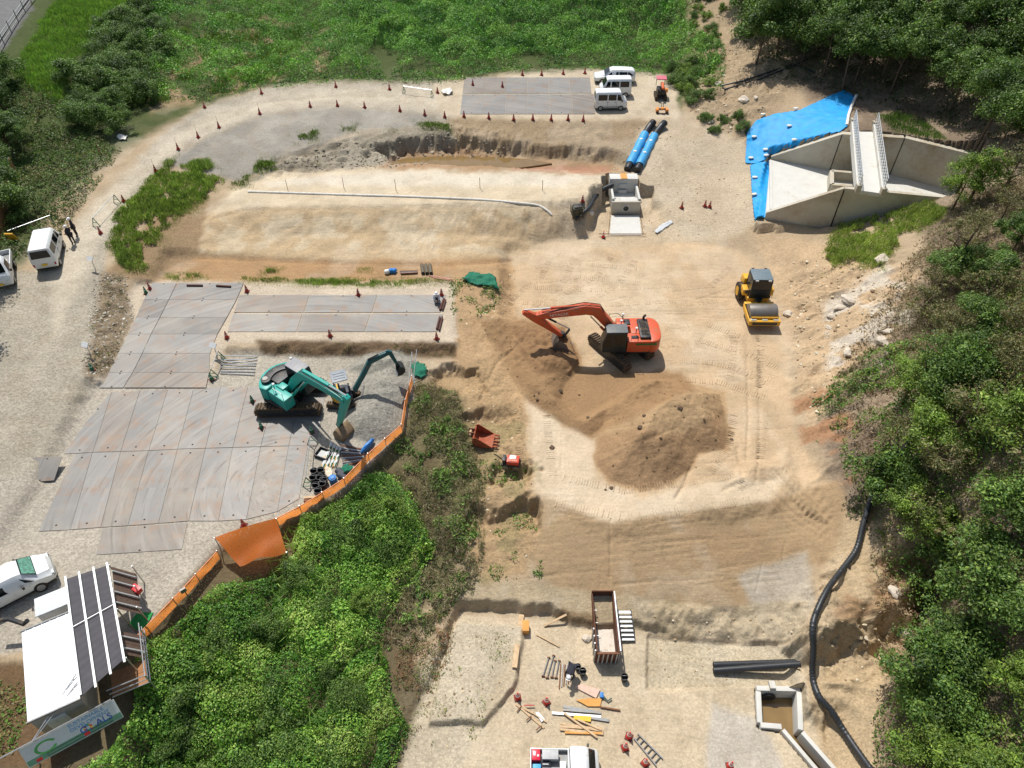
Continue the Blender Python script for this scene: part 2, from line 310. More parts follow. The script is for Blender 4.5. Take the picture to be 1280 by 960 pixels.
# floor of the lower works
paint([(380,1200),(520,860),(575,768),(690,775),(806,794),(905,806),(1005,806),(1012,880),(1100,1200)], (218,196,158), 4, 1, .4)
paint([(500,860),(580,775),(650,785),(600,900),(560,1000),(470,1000)], (208,192,160), 8, .8, .7)
paint([(880,1000),(890,880),(950,900),(1000,1000)], (206,196,178), 6, .8, .4)
paint([(811,798),(905,806),(1001,810),(1001,848),(942,858),(811,862)], (208,190,154), 3, .9, .7)
paint([(1012,872),(1000,800),(1060,640),(1180,690),(1150,780),(1110,850),(1090,1000),(1040,1000)], (204,176,132), 7, 1, .6)
paint([(1080,700),(1170,690),(1180,740),(1120,760),(1060,780),(1040,770)], (170,134,92), 6, .9, .6, (1.2, -.1, 86))
SITE = [(120,160),(330,105),(850,90),(960,250),(1000,420),(1000,600),(1060,700),(1000,960),(500,960),(600,700),(440,610),(180,800),(0,820),(0,330)]
paint(SITE, (160,138,100), 25, .18, None, (1.1, .15, 91)); paint(SITE, (240,226,198), 25, .14, None, (2.3, .15, 92))
# moist sand heaps
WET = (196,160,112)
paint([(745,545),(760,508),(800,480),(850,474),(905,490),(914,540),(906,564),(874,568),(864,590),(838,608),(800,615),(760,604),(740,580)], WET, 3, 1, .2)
paint([(745,545),(800,535),(850,545),(905,510),(904,562),(872,566),(862,588),(838,606),(800,613),(762,602),(742,580)], (180,142,98), 4, .9, .3)  # front of the large heap: shade painted over the moist sand
paint([(586,400),(640,396),(706,406),(724,440),(730,462),(850,465),(870,486),(760,535),(738,550),(690,522),(650,494),(618,450)], (174,136,90), 5, 1, .2)
paint([(640,408),(680,402),(712,420),(724,448),(712,464),(676,470),(650,445)], (158,120,78), 4, .9, .2)
paint([(570,330),(640,330),(645,400),(600,400),(660,500),(650,560),(600,520),(560,430)], (200,162,112), 6, .9, .4)
paint([(540,470),(610,450),(660,520),(665,600),(680,640),(660,720),(600,730),(560,640),(540,560)], (190,156,108), 8, .9, .6)
paint([(440,560),(520,470),(580,500),(600,620),(560,730),(500,800),(470,700)], (122,112,74), 12, .95, .8)
# yard: pale dry fines round the steel plates, crushed stone
paint([(170,352),(565,355),(572,432),(280,428),(270,480),(120,482),(110,470)], (214,194,164), 4, 1, .4)
paint([(110,478),(272,470),(290,440),(520,445),(505,535),(440,605),(350,650),(275,682),(175,800),(130,800),(0,820),(-100,820),(-100,600),(60,590)], (192,180,158), 5, 1, .8)
paint([(130,340),(155,345),(165,400),(140,470),(105,472),(118,400)], (150,130,100), 5, 1, .95)
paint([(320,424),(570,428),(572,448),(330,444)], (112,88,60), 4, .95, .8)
paint([(-100,820),(30,830),(170,800),(270,690),(360,650),(430,620),(540,560),(560,640),(500,800),(530,860),(430,1200),(-100,1200)], (112,98,66), 8, .9, .5)
paint([(430,500),(450,464),(500,455),(520,470),(512,520),(496,548),(462,556),(438,548)], (166,160,144), 3, 1, .9)
paint([(434,462),(455,443),(500,438),(522,452),(512,472),(470,476)], (166,160,142), 3, 1, .9)
paint([(80,830),(110,900),(80,960),(-60,960),(-60,830)], (120,90,58), 8, .8, .6)
paint([(-120,-120),(55,-60),(40,10),(0,70),(-120,200)], (120,118,112), 3, 1, .6)
paint([(560,530),(660,520),(690,660),(600,740),(560,700)], (150,140,88), 8, .5, .6, (1.5, .12, 88))
C *= np.array([1.0, 1.01, 1.04]); LUM = (C @ np.array([.3,.59,.11]))[..., None]; C = (C*.88+LUM*.12)*KALB
# ------------------------------------------------------------ the ground, split where the land changes its use
m, t, b = nodes('soil'); L = t.links.new
ca = t.nodes.new('ShaderNodeVertexColor'); ca.layer_name = 'Col'; tc = t.nodes.new('ShaderNodeTexCoord')
def noise(s, d=6, r=.6):
    q = t.nodes.new('ShaderNodeTexNoise'); q.inputs['Scale'].default_value = s; q.inputs['Detail'].default_value = d; q.inputs['Roughness'].default_value = r; L(tc.outputs['Object'], q.inputs['Vector']); return q.outputs['Fac']
def mrange(x, a, b_, c, d):
    q = t.nodes.new('ShaderNodeMapRange'); q.inputs[1].default_value = a; q.inputs[2].default_value = b_; q.inputs[3].default_value = c; q.inputs[4].default_value = d; L(x, q.inputs[0]); return q.outputs[0]
def mth(op, x, y):
    q = t.nodes.new('ShaderNodeMath'); q.operation = op
    for k, v in enumerate((x, y)):
        if isinstance(v, float): q.inputs[k].default_value = v
        else: L(v, q.inputs[k])
    return q.outputs[0]
big = mrange(noise(.35, 5, .65), .3, .7, .86, 1.12); fine = mrange(noise(6, 4, .7), .25, .75, .86, 1.14)
vo = t.nodes.new('ShaderNodeTexVoronoi'); vo.inputs['Scale'].default_value = 11; L(tc.outputs['Object'], vo.inputs['Vector'])
sp = t.nodes.new('ShaderNodeSeparateColor'); L(vo.outputs['Color'], sp.inputs[0])
stone = mrange(sp.outputs[0], 0, 1, .72, 1.25)
gm = t.nodes.new('ShaderNodeMix'); gm.data_type = 'FLOAT'; L(ca.outputs['Alpha'], gm.inputs[0]); gm.inputs[2].default_value = 1.0; L(stone, gm.inputs[3])
vo2 = t.nodes.new('ShaderNodeTexVoronoi'); vo2.inputs['Scale'].default_value = 2.1; vo2.inputs['Randomness'].default_value = 1; L(tc.outputs['Object'], vo2.inputs['Vector'])
pebble = mrange(vo2.outputs['Distance'], .05, .09, .82, 1.0)
mult = mth('MULTIPLY', mth('MULTIPLY', big, fine), mth('MULTIPLY', gm.outputs[0], pebble))
mx = t.nodes.new('ShaderNodeVectorMath'); mx.operation = 'SCALE'; L(ca.outputs['Color'], mx.inputs[0]); L(mult, mx.inputs['Scale']); L(mx.outputs[0], b.inputs['Base Color'])
b.inputs['Roughness'].default_value = .92; b.inputs['Specular IOR Level'].default_value = .15
mp = t.nodes.new('ShaderNodeMapping'); mp.inputs['Scale'].default_value = (.5, 4.0, 1); L(tc.outputs['Object'], mp.inputs[0])
st = t.nodes.new('ShaderNodeTexNoise'); st.inputs['Scale'].default_value = 1.2; st.inputs['Detail'].default_value = 3; L(mp.outputs[0], st.inputs['Vector'])
hsum = mth('ADD', mth('MULTIPLY', noise(2.6, 6, .66), .075), mth('MULTIPLY', st.outputs['Fac'], .035))
hsum = mth('ADD', hsum, mth('MULTIPLY', mth('MULTIPLY', sp.outputs[1], ca.outputs['Alpha']), 0.012))
bp = t.nodes.new('ShaderNodeBump'); bp.inputs['Strength'].default_value = .9; bp.inputs['Distance'].default_value = 1.0; L(hsum, bp.inputs['Height']); L(bp.outputs[0], b.inputs['Normal'])
SOIL = m
ny, nx = GX.shape
idx = np.arange(ny*nx).reshape(ny, nx)
Q = np.stack([idx[:-1, :-1], idx[:-1, 1:], idx[1:, 1:], idx[1:, :-1]], -1).reshape(-1, 4)
fx = (ppx[:-1, :-1]+ppx[1:, 1:]).ravel()/2; fy = (ppy[:-1, :-1]+ppy[1:, 1:]).ravel()/2
gzx = np.gradient(Z, axis=1)/np.gradient(GX, axis=1); gzy = np.gradient(Z, axis=0)/np.gradient(GY, axis=0)
NRM = np.stack([-gzx, -gzy, np.ones_like(Z)], -1).reshape(-1, 3); NRM /= np.linalg.norm(NRM, axis=1)[:, None]
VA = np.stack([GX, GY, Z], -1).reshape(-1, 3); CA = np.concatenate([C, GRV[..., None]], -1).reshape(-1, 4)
zone = np.zeros(len(Q), int)
ZONES = [('ground', None, None),
 ('pond_bed', [(-300,-400),(880,-400),(905,50),(848,100),(740,87),(640,92),(560,104),(420,104),(330,112),(250,134),(150,190),(90,120),(60,0),(-300,-50)], 'drained pond bed grown over with tall weeds'),
 ('hillside', [(905,-400),(1700,-400),(1700,1500),(1090,1500),(1095,900),(1120,800),(1100,690),(1050,620),(1030,480),(1110,330),(1180,300),(1160,180),(1060,100),(950,110),(905,60)], 'wooded hillside rising to the right of the site'),
 ('gravel_road', [(-100,330),(40,345),(95,290),(150,235),(200,170),(255,132),(330,110),(420,103),(560,103),(740,87),(846,97),(848,150),(640,150),(555,146),(500,138),(420,131),(330,142),(255,170),(205,208),(160,252),(135,310),(122,400),(110,480),(60,600),(0,690),(-100,720)], 'pale gravel haul road curving along the left and the far side'),
 ('sand_fill', [(642,318),(700,298),(900,308),(938,320),(983,420),(992,540),(1010,592),(960,624),(760,652),(660,608),(646,500),(638,400)], 'flat compacted sand fill in the middle of the site'),
 ('embankment_slope', [(655,612),(760,653),(960,626),(1045,610),(1062,660),(1030,750),(900,765),(700,740),(660,690)], 'smooth sandy embankment slope scored with bucket marks'),
 ('sand_pile', [(745,545),(760,508),(800,480),(850,474),(905,490),(914,540),(906,564),(874,568),(864,590),(838,608),(800,615),(760,604),(740,580)], 'large heap of moist brown sand in the middle of the fill'),
 ('sand_pile', [(590,400),(640,396),(706,406),(724,440),(728,462),(700,482),(712,510),(690,522),(650,494),(618,450)], 'long heap of brown sand under the orange excavator bucket'),
 ('gravel_pile', [(430,500),(450,464),(500,455),(520,470),(512,520),(496,548),(462,556),(438,548)], 'heap of grey crushed stone beside the orange fence'),
 ('gravel_pile', [(434,462),(455,443),(500,438),(522,452),(512,470),(470,474),(448,470)], 'small heap of grey stone under the mini excavator arm')]
for k, (nm, pg, lb) in enumerate(ZONES):
    if pg: zone[sdist(fx, fy, pg) > 0] = k
for k, (nm, pg, lb) in enumerate(ZONES):
    q = Q[zone == k]; used, inv = np.unique(q, return_inverse=True)
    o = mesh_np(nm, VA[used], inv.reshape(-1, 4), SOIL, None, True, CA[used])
    o.data.normals_split_custom_set_from_vertices(NRM[used].tolist())
    if 'pile' in nm: tag(o, lb, nm.replace('_', ' '))
    else: tag(o, lb or 'bare sandy ground of the construction site', 'ground', None, 'structure')
# ------------------------------------------------------------ foliage
m, t, b = nodes('foliage'); L = t.links.new
ca = t.nodes.new('ShaderNodeVertexColor'); ca.layer_name = 'Col'
b.inputs['Roughness'].default_value = .5; b.inputs['Specular IOR Level'].default_value = .35; L(ca.outputs[0], b.inputs['Base Color'])
tr = t.nodes.new('ShaderNodeBsdfTranslucent'); sc_ = t.nodes.new('ShaderNodeVectorMath'); sc_.operation = 'MULTIPLY'; L(ca.outputs[0], sc_.inputs[0]); sc_.inputs[1].default_value = (1.1, 1.2, .7); L(sc_.outputs[0], tr.inputs[0])
ms = t.nodes.new('ShaderNodeMixShader'); ms.inputs[0].default_value = .25; L(b.outputs[0], ms.inputs[1]); L(tr.outputs[0], ms.inputs[2]); L(ms.outputs[0], t.nodes['Material Output'].inputs[0])
FOL = m
BARK = mat('bark', (96,82,66), .9, var=.3, scale=9, bump=.6); TWIG = mat('dry_twig', (128,114,96), .9, var=.3)
def unit(v): return v/(np.linalg.norm(v, axis=1)[:, None]+1e-9)
def leaf_quads(p, nrm, size, asp, dirv=None):
    n = len(p); r = RNG.normal(size=(n, 3)) if dirv is None else dirv
    tv = unit(r-(r*nrm).sum(1)[:, None]*nrm); bv = np.cross(nrm, tv); s = np.asarray(size)[:, None]
    V = np.stack([p-tv*s*.5, p+bv*s*asp*.5, p+tv*s*.5+nrm*s*-.12, p-bv*s*asp*.5], 1).reshape(-1, 3)
    return V, np.arange(4*n).reshape(n, 4)
def palette(n, cols, jit=.18):
    k = RNG.integers(0, len(cols), n); c = np.array([lin(x) for x in cols])[k]
    return c*1.14*(1+RNG.uniform(-jit, jit, (n, 1)))
def in_px(polys, dens, soft=True):
    """random points of the ground inside photo polygons, dens per square metre"""
    out = []
    for pg in polys:
        w_ = np.array([[*G(min(max(x, -40), 1320), min(max(y, -40), 1080))] for x, y in pg]); a, bb = w_.min(0), w_.max(0)
        n = int((bb[0]-a[0])*(bb[1]-a[1])*dens); x = RNG.uniform(a[0], bb[0], n); y = RNG.uniform(a[1], bb[1], n)
        z = height(x, y); qx, qy = proj(x, y, z); e = sdist(qx+8*fbm(x, y, 1.3, 3, 3), qy+5*fbm(x, y, 1.3, 3, 4), pg)
        k = e > RNG.uniform(-5, 5, len(e))*(1 if soft else 0); out.append(np.stack([x[k], y[k], z[k], e[k]], 1))
    return np.concatenate(out)
def domes(x, y, cell, seed):
    """rounded clumps: height 0..1 and a tone for each clump"""
    xi = np.floor(x/cell).astype(np.int64); yi = np.floor(y/cell).astype(np.int64); best = np.zeros(len(x)); tone = np.zeros(len(x))
    def hh(a, b_, k):
        n_ = (a*374761393+b_*668265263+(seed+k)*1274126177) & 0xffffffff; n_ = ((n_ ^ (n_ >> 13))*1274126177) & 0xffffffff; return ((n_ ^ (n_ >> 16)) & 0xffff)/65535.0
    for i in (-1, 0, 1):
        for j in (-1, 0, 1):
            a, b_ = xi+i, yi+j; cx = (a+hh(a, b_, 1))*cell; cy = (b_+hh(a, b_, 2))*cell; r_ = cell*(.45+.5*hh(a, b_, 3)); h = (.35+.65*hh(a, b_, 4))*np.sqrt(np.clip(1-((x-cx)**2+(y-cy)**2)/r_**2, 0, 1))
            k = h > best; best = np.where(k, h, best); tone = np.where(k, hh(a, b_, 5), tone)
    return best, tone
def clumps(x, y, cell, seed):
    a, t1 = domes(x, y, cell, seed); b_, t2 = domes(x, y, cell*.37, seed+50); return .66*a+.34*b_, .6*t1+.4*t2
def carpet(name, label, cat, polys, dens, hump, size, cols, asp=.55, hs=1.6, thr=None, seed=0, edge=10, low=.25, blade=False, lean=.4):
    """one mass of leaves or blades over the ground, in rounded clumps of uneven height"""
    p = in_px(polys, dens)
    if thr is not None:
        k = fbm(p[:, 0], p[:, 1], thr[0], 4, seed+7) > thr[1]; p = p[k]
    n = len(p); f, tone = clumps(p[:, 0], p[:, 1], hs, seed); ed = np.clip(p[:, 3]/edge, .25, 1); rng = hump[1]-hump[0]
    hm = (hump[0]+rng*f)*ed; e = .08
    gxn = (clumps(p[:, 0]+e, p[:, 1], hs, seed)[0]-f)/e*rng; gyn = (clumps(p[:, 0], p[:, 1]+e, hs, seed)[0]-f)/e*rng
    s_k = .7+.75*np.modf(tone*7.3)[0]; nr = unit(np.clip(np.stack([-gxn, -gyn, np.ones(n)], 1), -2.5, 2.5)+RNG.normal(size=(n, 3))*.6); s = RNG.uniform(size[0], size[1], n); q = p[:, :3].copy()
    if blade:
        kk = np.clip(.45+.65*f, 0, 1)*ed; s = s*kk; d = unit(np.stack([RNG.normal(0, lean, n), RNG.normal(0, lean, n), np.ones(n)], 1)); q[:, 2] += s*.4+np.maximum(hm-hump[0]*ed, 0)*.35*RNG.uniform(0, 1, n)
        h2 = unit(RNG.normal(size=(n, 3))*[1, 1, .2]); V, F = leaf_quads(q, unit(np.cross(d, h2)), s, asp, d)
    else:
        q[:, 2] += hm*RNG.uniform(low, 1, n)**.5; V, F = leaf_quads(q, nr, s*s_k, asp)
    sp_ = np.clip((tone*len(cols)+RNG.normal(0, 1.5, n)).astype(int), 0, len(cols)-1); c = np.array([lin(x) for x in cols])[sp_]*1.2*(1+RNG.uniform(-.2, .2, (n, 1)))*(.82+.4*np.modf(tone*5.7)[0])[:, None]*(1+.25*fbm(p[:, 0], p[:, 1], 5, 3, seed+30))[:, None]
    o = mesh_np(name, V, F, FOL, None, False, np.repeat(c, 4, 0)); tag(o, label, cat, None, 'stuff'); return o
def crown_mesh(name, r, nclump, nleaf, size, cols, seed, asp=.5, flat=.75, shell=.55):
    g = np.random.default_rng(seed); d = unit(g.normal(size=(nclump, 3))*[1, 1, .8]+[0, 0, .25]); cc = d*g.uniform(.3, .92, (nclump, 1))*r*[1, 1, flat]
    cr = g.uniform(.16, .52, nclump)**1.1*r; k = g.integers(0, nclump, nleaf); dd = unit(g.normal(size=(nleaf, 3))+[0, 0, .35])
    p = cc[k]+dd*(cr[k]*g.uniform(shell, 1.05, nleaf))[:, None]*[1, 1, .8]; nr = unit(dd+g.normal(size=(nleaf, 3))*.6+[0, 0, .4])
    tone = (1+g.uniform(-.35, .45, nclump))[k]; sk = g.uniform(.7, 1.35, nclump)[k]
    V, F = leaf_quads(p, nr, g.uniform(size[0], size[1], nleaf)*sk, asp)
    o = mesh_np(name, V, F, FOL, None, False, np.repeat(palette(nleaf, cols)*tone[:, None], 4, 0)); me = o.data; bpy.data.objects.remove(o); return me
def tube_np(path, rad, n=7):
    path = [Vector(p) for p in path]; V = []; F = []
    for i, p in enumerate(path):
        d = (path[min(i+1, len(path)-1)]-path[max(i-1, 0)]).normalized(); a = d.orthogonal().normalized(); bb = d.cross(a)
        if i and V:                                # keep rings from twisting
            ref = Vector(V[-n])-path[i-1]; a = (ref-d*ref.dot(d)).normalized(); bb = d.cross(a)
        r_ = rad[i] if hasattr(rad, '__len__') else rad
        for k in range(n): V.append(tuple(p+a*math.cos(2*math.pi*k/n)*r_+bb*math.sin(2*math.pi*k/n)*r_))
    for i in range(len(path)-1):
        for k in range(n): F.append((i*n+k, i*n+(k+1) % n, (i+1)*n+(k+1) % n, (i+1)*n+k))
    return V, F
def trunk_mesh(h, r, seed, limbs=6, lean=.3):
    g = random.Random(seed); V = []; F = []
    def add(path, rad, n=7):
        v, f = tube_np(path, rad, n); o = len(V); V.extend(v); F.extend([tuple(o+i for i in q) for q in f])
    top = Vector((g.uniform(-lean, lean), g.uniform(-lean, lean), h)); mid = top*.5+Vector((g.uniform(-.15, .15), g.uniform(-.15, .15), 0))
    add([(0,0,-.4), mid*.35, mid, top*.8, top], [r*1.15, r*.95, r*.75, r*.5, r*.25])
    for k in range(limbs):
        q = top*g.uniform(.4, .85); a = g.uniform(0, 6.28); ln = h*g.uniform(.22, .4)
        e = q+Vector((math.cos(a)*ln, math.sin(a)*ln, ln*g.uniform(.3, .8))); add([q, (q+e)/2+Vector((0, 0, ln*.08)), e], [r*.42, r*.28, r*.1], 5)
    o = mesh_np('trunk', V, F, BARK, None, True); me = o.data; bpy.data.objects.remove(o); return me
DG = [(66,92,38),(54,80,34),(82,108,44),(100,122,52)]; MG = [(88,114,48),(74,102,44),(108,130,58),(64,90,40)]; YG = [(116,140,54),(98,126,48),(132,150,66),(84,110,44)]
OL = [(112,112,66),(92,98,58),(128,118,78),(104,92,66),(84,96,50)]
KIND = {'dark': [crown_mesh('crown', 2.3, 30, 9500, (.08,.21), DG, s, shell=.35) for s in (1, 2, 3)],
        'mid': [crown_mesh('crown', 2.2, 30, 9500, (.08,.2), MG, s, shell=.35) for s in (4, 5, 6)],
        'light': [crown_mesh('crown', 1.9, 26, 7500, (.07,.18), YG, s, shell=.3) for s in (7, 8)],
        'thin': [crown_mesh('crown', 2.0, 22, 2100, (.09,.2), OL, s, shell=.2) for s in (9, 10)]}
TRUNK = [trunk_mesh(3.6, .13, s) for s in range(4)]; TTALL = [trunk_mesh(6.0, .14, s, 7, .6) for s in (20, 21, 22)]
def put(name, me, parent=None, loc=(0,0,0), rz=0, sc=(1,1,1)):
    o = bpy.data.objects.new(name, me); COL.objects.link(o); o.parent = parent; o.location = loc; o.rotation_euler = (0, 0, rz); o.scale = sc; return o
def empty(name, loc, rz=0, label=None, cat=None, group=None):
    o = bpy.data.objects.new(name, None); COL.objects.link(o); o.location = loc; o.rotation_euler = (0, 0, rz); o.empty_display_size = .3; return tag(o, label, cat, group)
tr_ = random.Random(3)
def tree(px, py, h, r, kind, label, group, tall=False, name='broadleaf_tree', at=None):
    g = at or G(px, py); o = empty(name, (g.x, g.y, g.z), tr_.uniform(0, 6.28), label, 'tree' if 'tree' in name else 'shrub', group)
    tm = tr_.choice(TTALL if tall else TRUNK); th = 6.0 if tall else 3.6; k = h/th
    put('trunk', tm, o, (0,0,0), 0, (k, k, k)); c = tr_.choice(KIND[kind]); q = r/2.1
    put('crown', c, o, (0, 0, h-.1*r), tr_.uniform(0, 6.28), (q, q, q*tr_.uniform(.8, 1.0))); return o
def grove(pg, spacing, hr, rr_, mix, name, label, group, tall=False, seed=1, maxn=80):
    g = random.Random(seed); bx0, bx1 = min(p[0] for p in pg), max(p[0] for p in pg); by0, by1 = min(p[1] for p in pg), max(p[1] for p in pg); got = []
    for k in range(3000):
        x, y = g.uniform(bx0, bx1), g.uniform(by0, by1)
        if sdist(np.array([x]), np.array([y]), pg)[0] < 0: continue
        q = G(x, y)
        if any((q-e).length < spacing*g.uniform(.8, 1.2) for e in got): continue
        got.append(q); kd = g.choice(mix); tree(x, y, g.uniform(*hr), g.uniform(*rr_), kd, label[kd] if isinstance(label, dict) else label, group[kd] if isinstance(group, dict) else group, tall, name, q)
        if len(got) >= maxn: break
    return got
# weeds of the drained pond, in uneven clumps
POND = [(195,128),(255,126),(330,108),(420,100),(550,102),(640,88),(740,84),(800,90),(845,100),(900,110),(905,60),(860,30),(855,-30),(300,-30),(200,-30),(170,40)]
WD = [(70,112,46),(84,130,50),(98,144,56),(112,156,62),(130,166,74)]
carpet('weed_field', 'tall green weeds covering the drained pond behind the haul road', 'weeds', [POND], 80, (.1, 2.7), (.11,.28), WD, .42, hs=3.1, thr=(4.0, -.3), seed=100, low=.2)
carpet('tall_grass', 'darker upright reeds among the weeds along the top edge of the photo', 'grass', [[(430,-30),(850,-30),(850,30),(760,70),(560,80),(430,60)]], 22, (.6, 1.6), (.6,1.5), [(60,98,50),(52,86,44),(78,116,56)], .1, hs=2.2, seed=110, blade=True)
carpet('grass_patch', 'yellow green grass around the bare soil at the upper left', 'grass', [[(160,140),(195,40),(330,0),(430,20),(340,108),(255,130)]], 70, (.1,.6), (.25,.6), [(110,136,56),(132,142,70),(90,120,48)], .18, hs=1.3, thr=(2.2, -.02), seed=120, blade=True)
carpet('bank_grass', 'light green grass on the bank below the fenced lane', 'grass', [[(10,95),(62,0),(130,-30),(230,-30),(165,40),(95,80),(85,150),(50,130)]], 95, (.2,.7), (.4,.9), [(118,150,62),(100,136,54),(134,160,76)], .13, hs=1.8, seed=130, blade=True)
carpet('ditch_brush', 'tangled low weeds left of the haul road near the brown fence', 'weeds', [[(5,95),(60,105),(100,140),(152,190),(95,270),(45,315),(-10,330),(-10,200)]], 110, (.05,.9), (.1,.24), [(78,108,44),(96,120,56),(70,84,44),(110,104,70)], .5, hs=1.4, thr=(1.8, -.25), seed=140)
# grass beside the haul road and in strips
GG = [(138,156,74),(120,140,64),(160,172,98),(100,126,56)]
carpet('grass_mound', 'bright green grass mound on the inside of the road bend', 'grass', [[(168,238),(205,198),(262,194),(284,225),(258,262),(228,272),(205,305),(190,348),(150,342),(130,308),(138,268)]], 230, (.15,.7), (.35,.75), GG, .13, hs=1.3, thr=(1.5, -.22), seed=150, blade=True)
carpet('grass_strip', 'narrow strip of green grass behind the steel plate corridor', 'grass', [[(300,346),(420,346),(560,349),(566,357),(440,361),(300,355)],[(330,332),(360,334),(350,345),(320,344)],[(446,334),(468,334),(465,342),(448,342)],[(205,342),(250,340),(262,350),(210,352)]], 330, (.1,.4), (.45,.85), GG, .17, hs=.8, thr=(.9, -.3), seed=160, blade=True)
carpet('weed_tufts', 'scattered green tufts on the grey crumbling bank', 'weeds', [[(360,170),(400,155),(405,175),(372,184)],[(420,155),(450,152),(452,168),(425,168)],[(515,150),(565,148),(568,172),(530,168)],[(318,200),(345,188),(350,215),(312,228)],[(388,200),(402,200),(400,208),(390,208)],[(480,155),(500,158),(492,167)],[(286,228),(320,213),(318,234),(290,240)]], 170, (.1,.5), (.3,.7), [(104,126,56),(124,138,70),(84,108,46)], .16, hs=.9, thr=(.8, -.3), seed=170, blade=True)
carpet('slope_grass', 'yellow green grass on the slope below the concrete spillway wall', 'grass', [[(1050,268),(1090,246),(1150,240),(1195,262),(1165,290),(1135,300),(1105,345),(1062,335),(1022,348),(1028,300)]], 210, (.15,.6), (.35,.75), [(146,158,82),(166,172,104),(122,144,66)], .14, hs=1.4, thr=(1.6, -.3), seed=180, blade=True)
carpet('channel_grass', 'shaded grass behind the concrete channel wall', 'grass', [[(1088,140),(1140,135),(1205,185),(1185,192),(1110,168)]], 120, (.2,.7), (.3,.7), [(84,116,50),(104,126,56)], .13, hs=1.2, seed=185, blade=True)
carpet('loose_weeds', 'thin weeds growing on the bare lower works at the left', 'weeds', [[(540,790),(640,790),(620,900),(560,950),(500,960),(520,860)]], 70, (.03,.2), (.05,.13), [(104,122,58),(134,124,80)], .4, hs=.8, thr=(1.0, .14), seed=190)
carpet('bank_weeds', 'green weeds sprouting on the eroded bank left of the sand fill', 'weeds', [[(600,640),(670,640),(672,665),(610,670)],[(615,690),(680,688),(680,720),(605,728)],[(562,352),(640,352),(600,400),(566,402)],[(600,570),(660,590),(650,610),(600,600)]], 130, (.1,.5), (.07,.2), [(84,116,44),(104,132,52),(72,100,42)], .45, hs=.8, thr=(.8, .06), seed=195)
carpet('stone_bank_weeds', 'dry stalks on the stony strip between road and ramp', 'weeds', [[(128,345),(158,345),(166,395),(142,468),(104,470),(116,400)],[(330,428),(570,430),(572,446),(330,442)]], 90, (.03,.3), (.08,.25), [(128,112,78),(106,96,64),(96,110,54)], .2, hs=.7, thr=(.8, .0), seed=197, low=0)
carpet('office_weeds', 'low green weeds on the brown soil left of the site office', 'weeds', [[(-20,850),(28,860),(36,915),(10,945),(-20,950)]], 160, (.03,.45), (.06,.16), [(84,120,48),(104,138,56),(120,110,70)], .6, hs=1.2, thr=(1.4, -.12), seed=198)
# the overgrown bank in front
BANK = [(205,795),(245,758),(285,732),(330,722),(368,698),(376,660),(432,622),(462,600),(488,596),(522,632),(545,690),(505,735),(477,800),(490,870),(512,915),(470,1000),(450,1090),(60,1090),(120,1000),(168,905),(172,850),(180,815)]
VG = [(66,104,40),(84,124,44),(98,140,50),(114,152,58),(132,164,70),(150,170,86)]
carpet('vine_cover', 'dense bright green vines spreading over the bank in front', 'vines', [BANK,[(70,985),(120,960),(180,905),(140,1000),(60,1090),(-20,1090),(-20,990)]], 640, (.1,2.3), (.045,.15), VG, .7, hs=3.3, seed=200, low=.1)
carpet('bamboo_grass', 'long arching grass blades rising from the green bank', 'grass', [[(330,690),(390,650),(470,600),(530,640),(520,700),(470,760),(400,780),(340,760)],[(300,780),(420,800),(440,960),(260,960)]], 26, (.8,1.8), (1.0,2.1), [(126,158,74),(104,142,60),(146,170,92)], .04, hs=2, thr=(1.8, .05), seed=210, blade=True, lean=.7)
carpet('dry_brush', 'grey green dry brush between the green bank and the sandy slope', 'brush', [[(436,622),(470,585),(508,545),(520,478),(562,488),(590,540),(606,600),(606,680),(596,735),(558,765),(510,825),(470,800),(500,735),(538,690),(515,625),(488,592)]], 270, (.05,.75), (.1,.36), [(134,128,96),(106,108,68),(158,148,118),(92,114,54),(116,98,76)], .13, hs=1.1, thr=(1.3, -.2), seed=220, low=.0)
carpet('low_scrub', 'brown and green low scrub at the foot of the dark bushes', 'brush', [[(455,800),(500,780),(560,760),(570,790),(545,850),(530,900),(520,950),(480,990),(490,905),(470,860)]], 260, (.03,.5), (.06,.2), [(138,104,76),(112,98,66),(92,110,52)], .25, hs=1.0, thr=(1.2, -.1), seed=225, low=0)
carpet('green_tufts', 'green tufts growing through the dry brush on the bank', 'weeds', [[(455,600),(505,540),(520,480),(560,490),(585,540),(600,600),(600,680),(590,730),(555,760),(510,820),(470,800),(500,735),(538,690),(520,640)]], 160, (.1,.9), (.08,.22), [(78,108,46),(96,128,54),(112,140,62)], .45, hs=1.3, thr=(1.5, .12), seed=270, low=.1)
# hillside undergrowth
HILL = [(1130,330),(1200,250),(1320,200),(1320,1080),(1070,1080),(1085,1000),(1105,840),(1090,700),(1075,600),(1035,520),(1060,440)]
carpet('leaf_litter', 'brown dead leaves and twigs under the hillside trees', 'leaf litter', [HILL], 90, (.02,.6), (.09,.26), [(134,112,88),(118,98,76),(150,130,106),(104,108,64)], .28, hs=1.1, seed=230, low=0)
carpet('hill_brush', 'grey brown twiggy brush on the upper part of the right hillside', 'brush', [[(1140,330),(1200,240),(1320,220),(1320,480),(1180,470),(1100,450)]], 200, (.1,1.3), (.1,.4), [(130,114,92),(98,92,62),(112,116,66),(132,118,98)], .1, hs=1.7, thr=(2.5, -.25), seed=232, low=.05)
carpet('undergrowth', 'green undergrowth between the hillside trees on the right', 'undergrowth', [[(1040,480),(1090,440),(1180,420),(1320,330),(1320,1080),(1080,1080),(1095,900),(1150,800),(1105,690),(1085,640),(1055,590)]], 200, (.1,1.7), (.07,.2), [(70,100,42),(84,116,46),(98,130,52),(116,138,62),(124,122,72)], .55, hs=1.9, thr=(2.4, -.34), seed=240, low=.1)
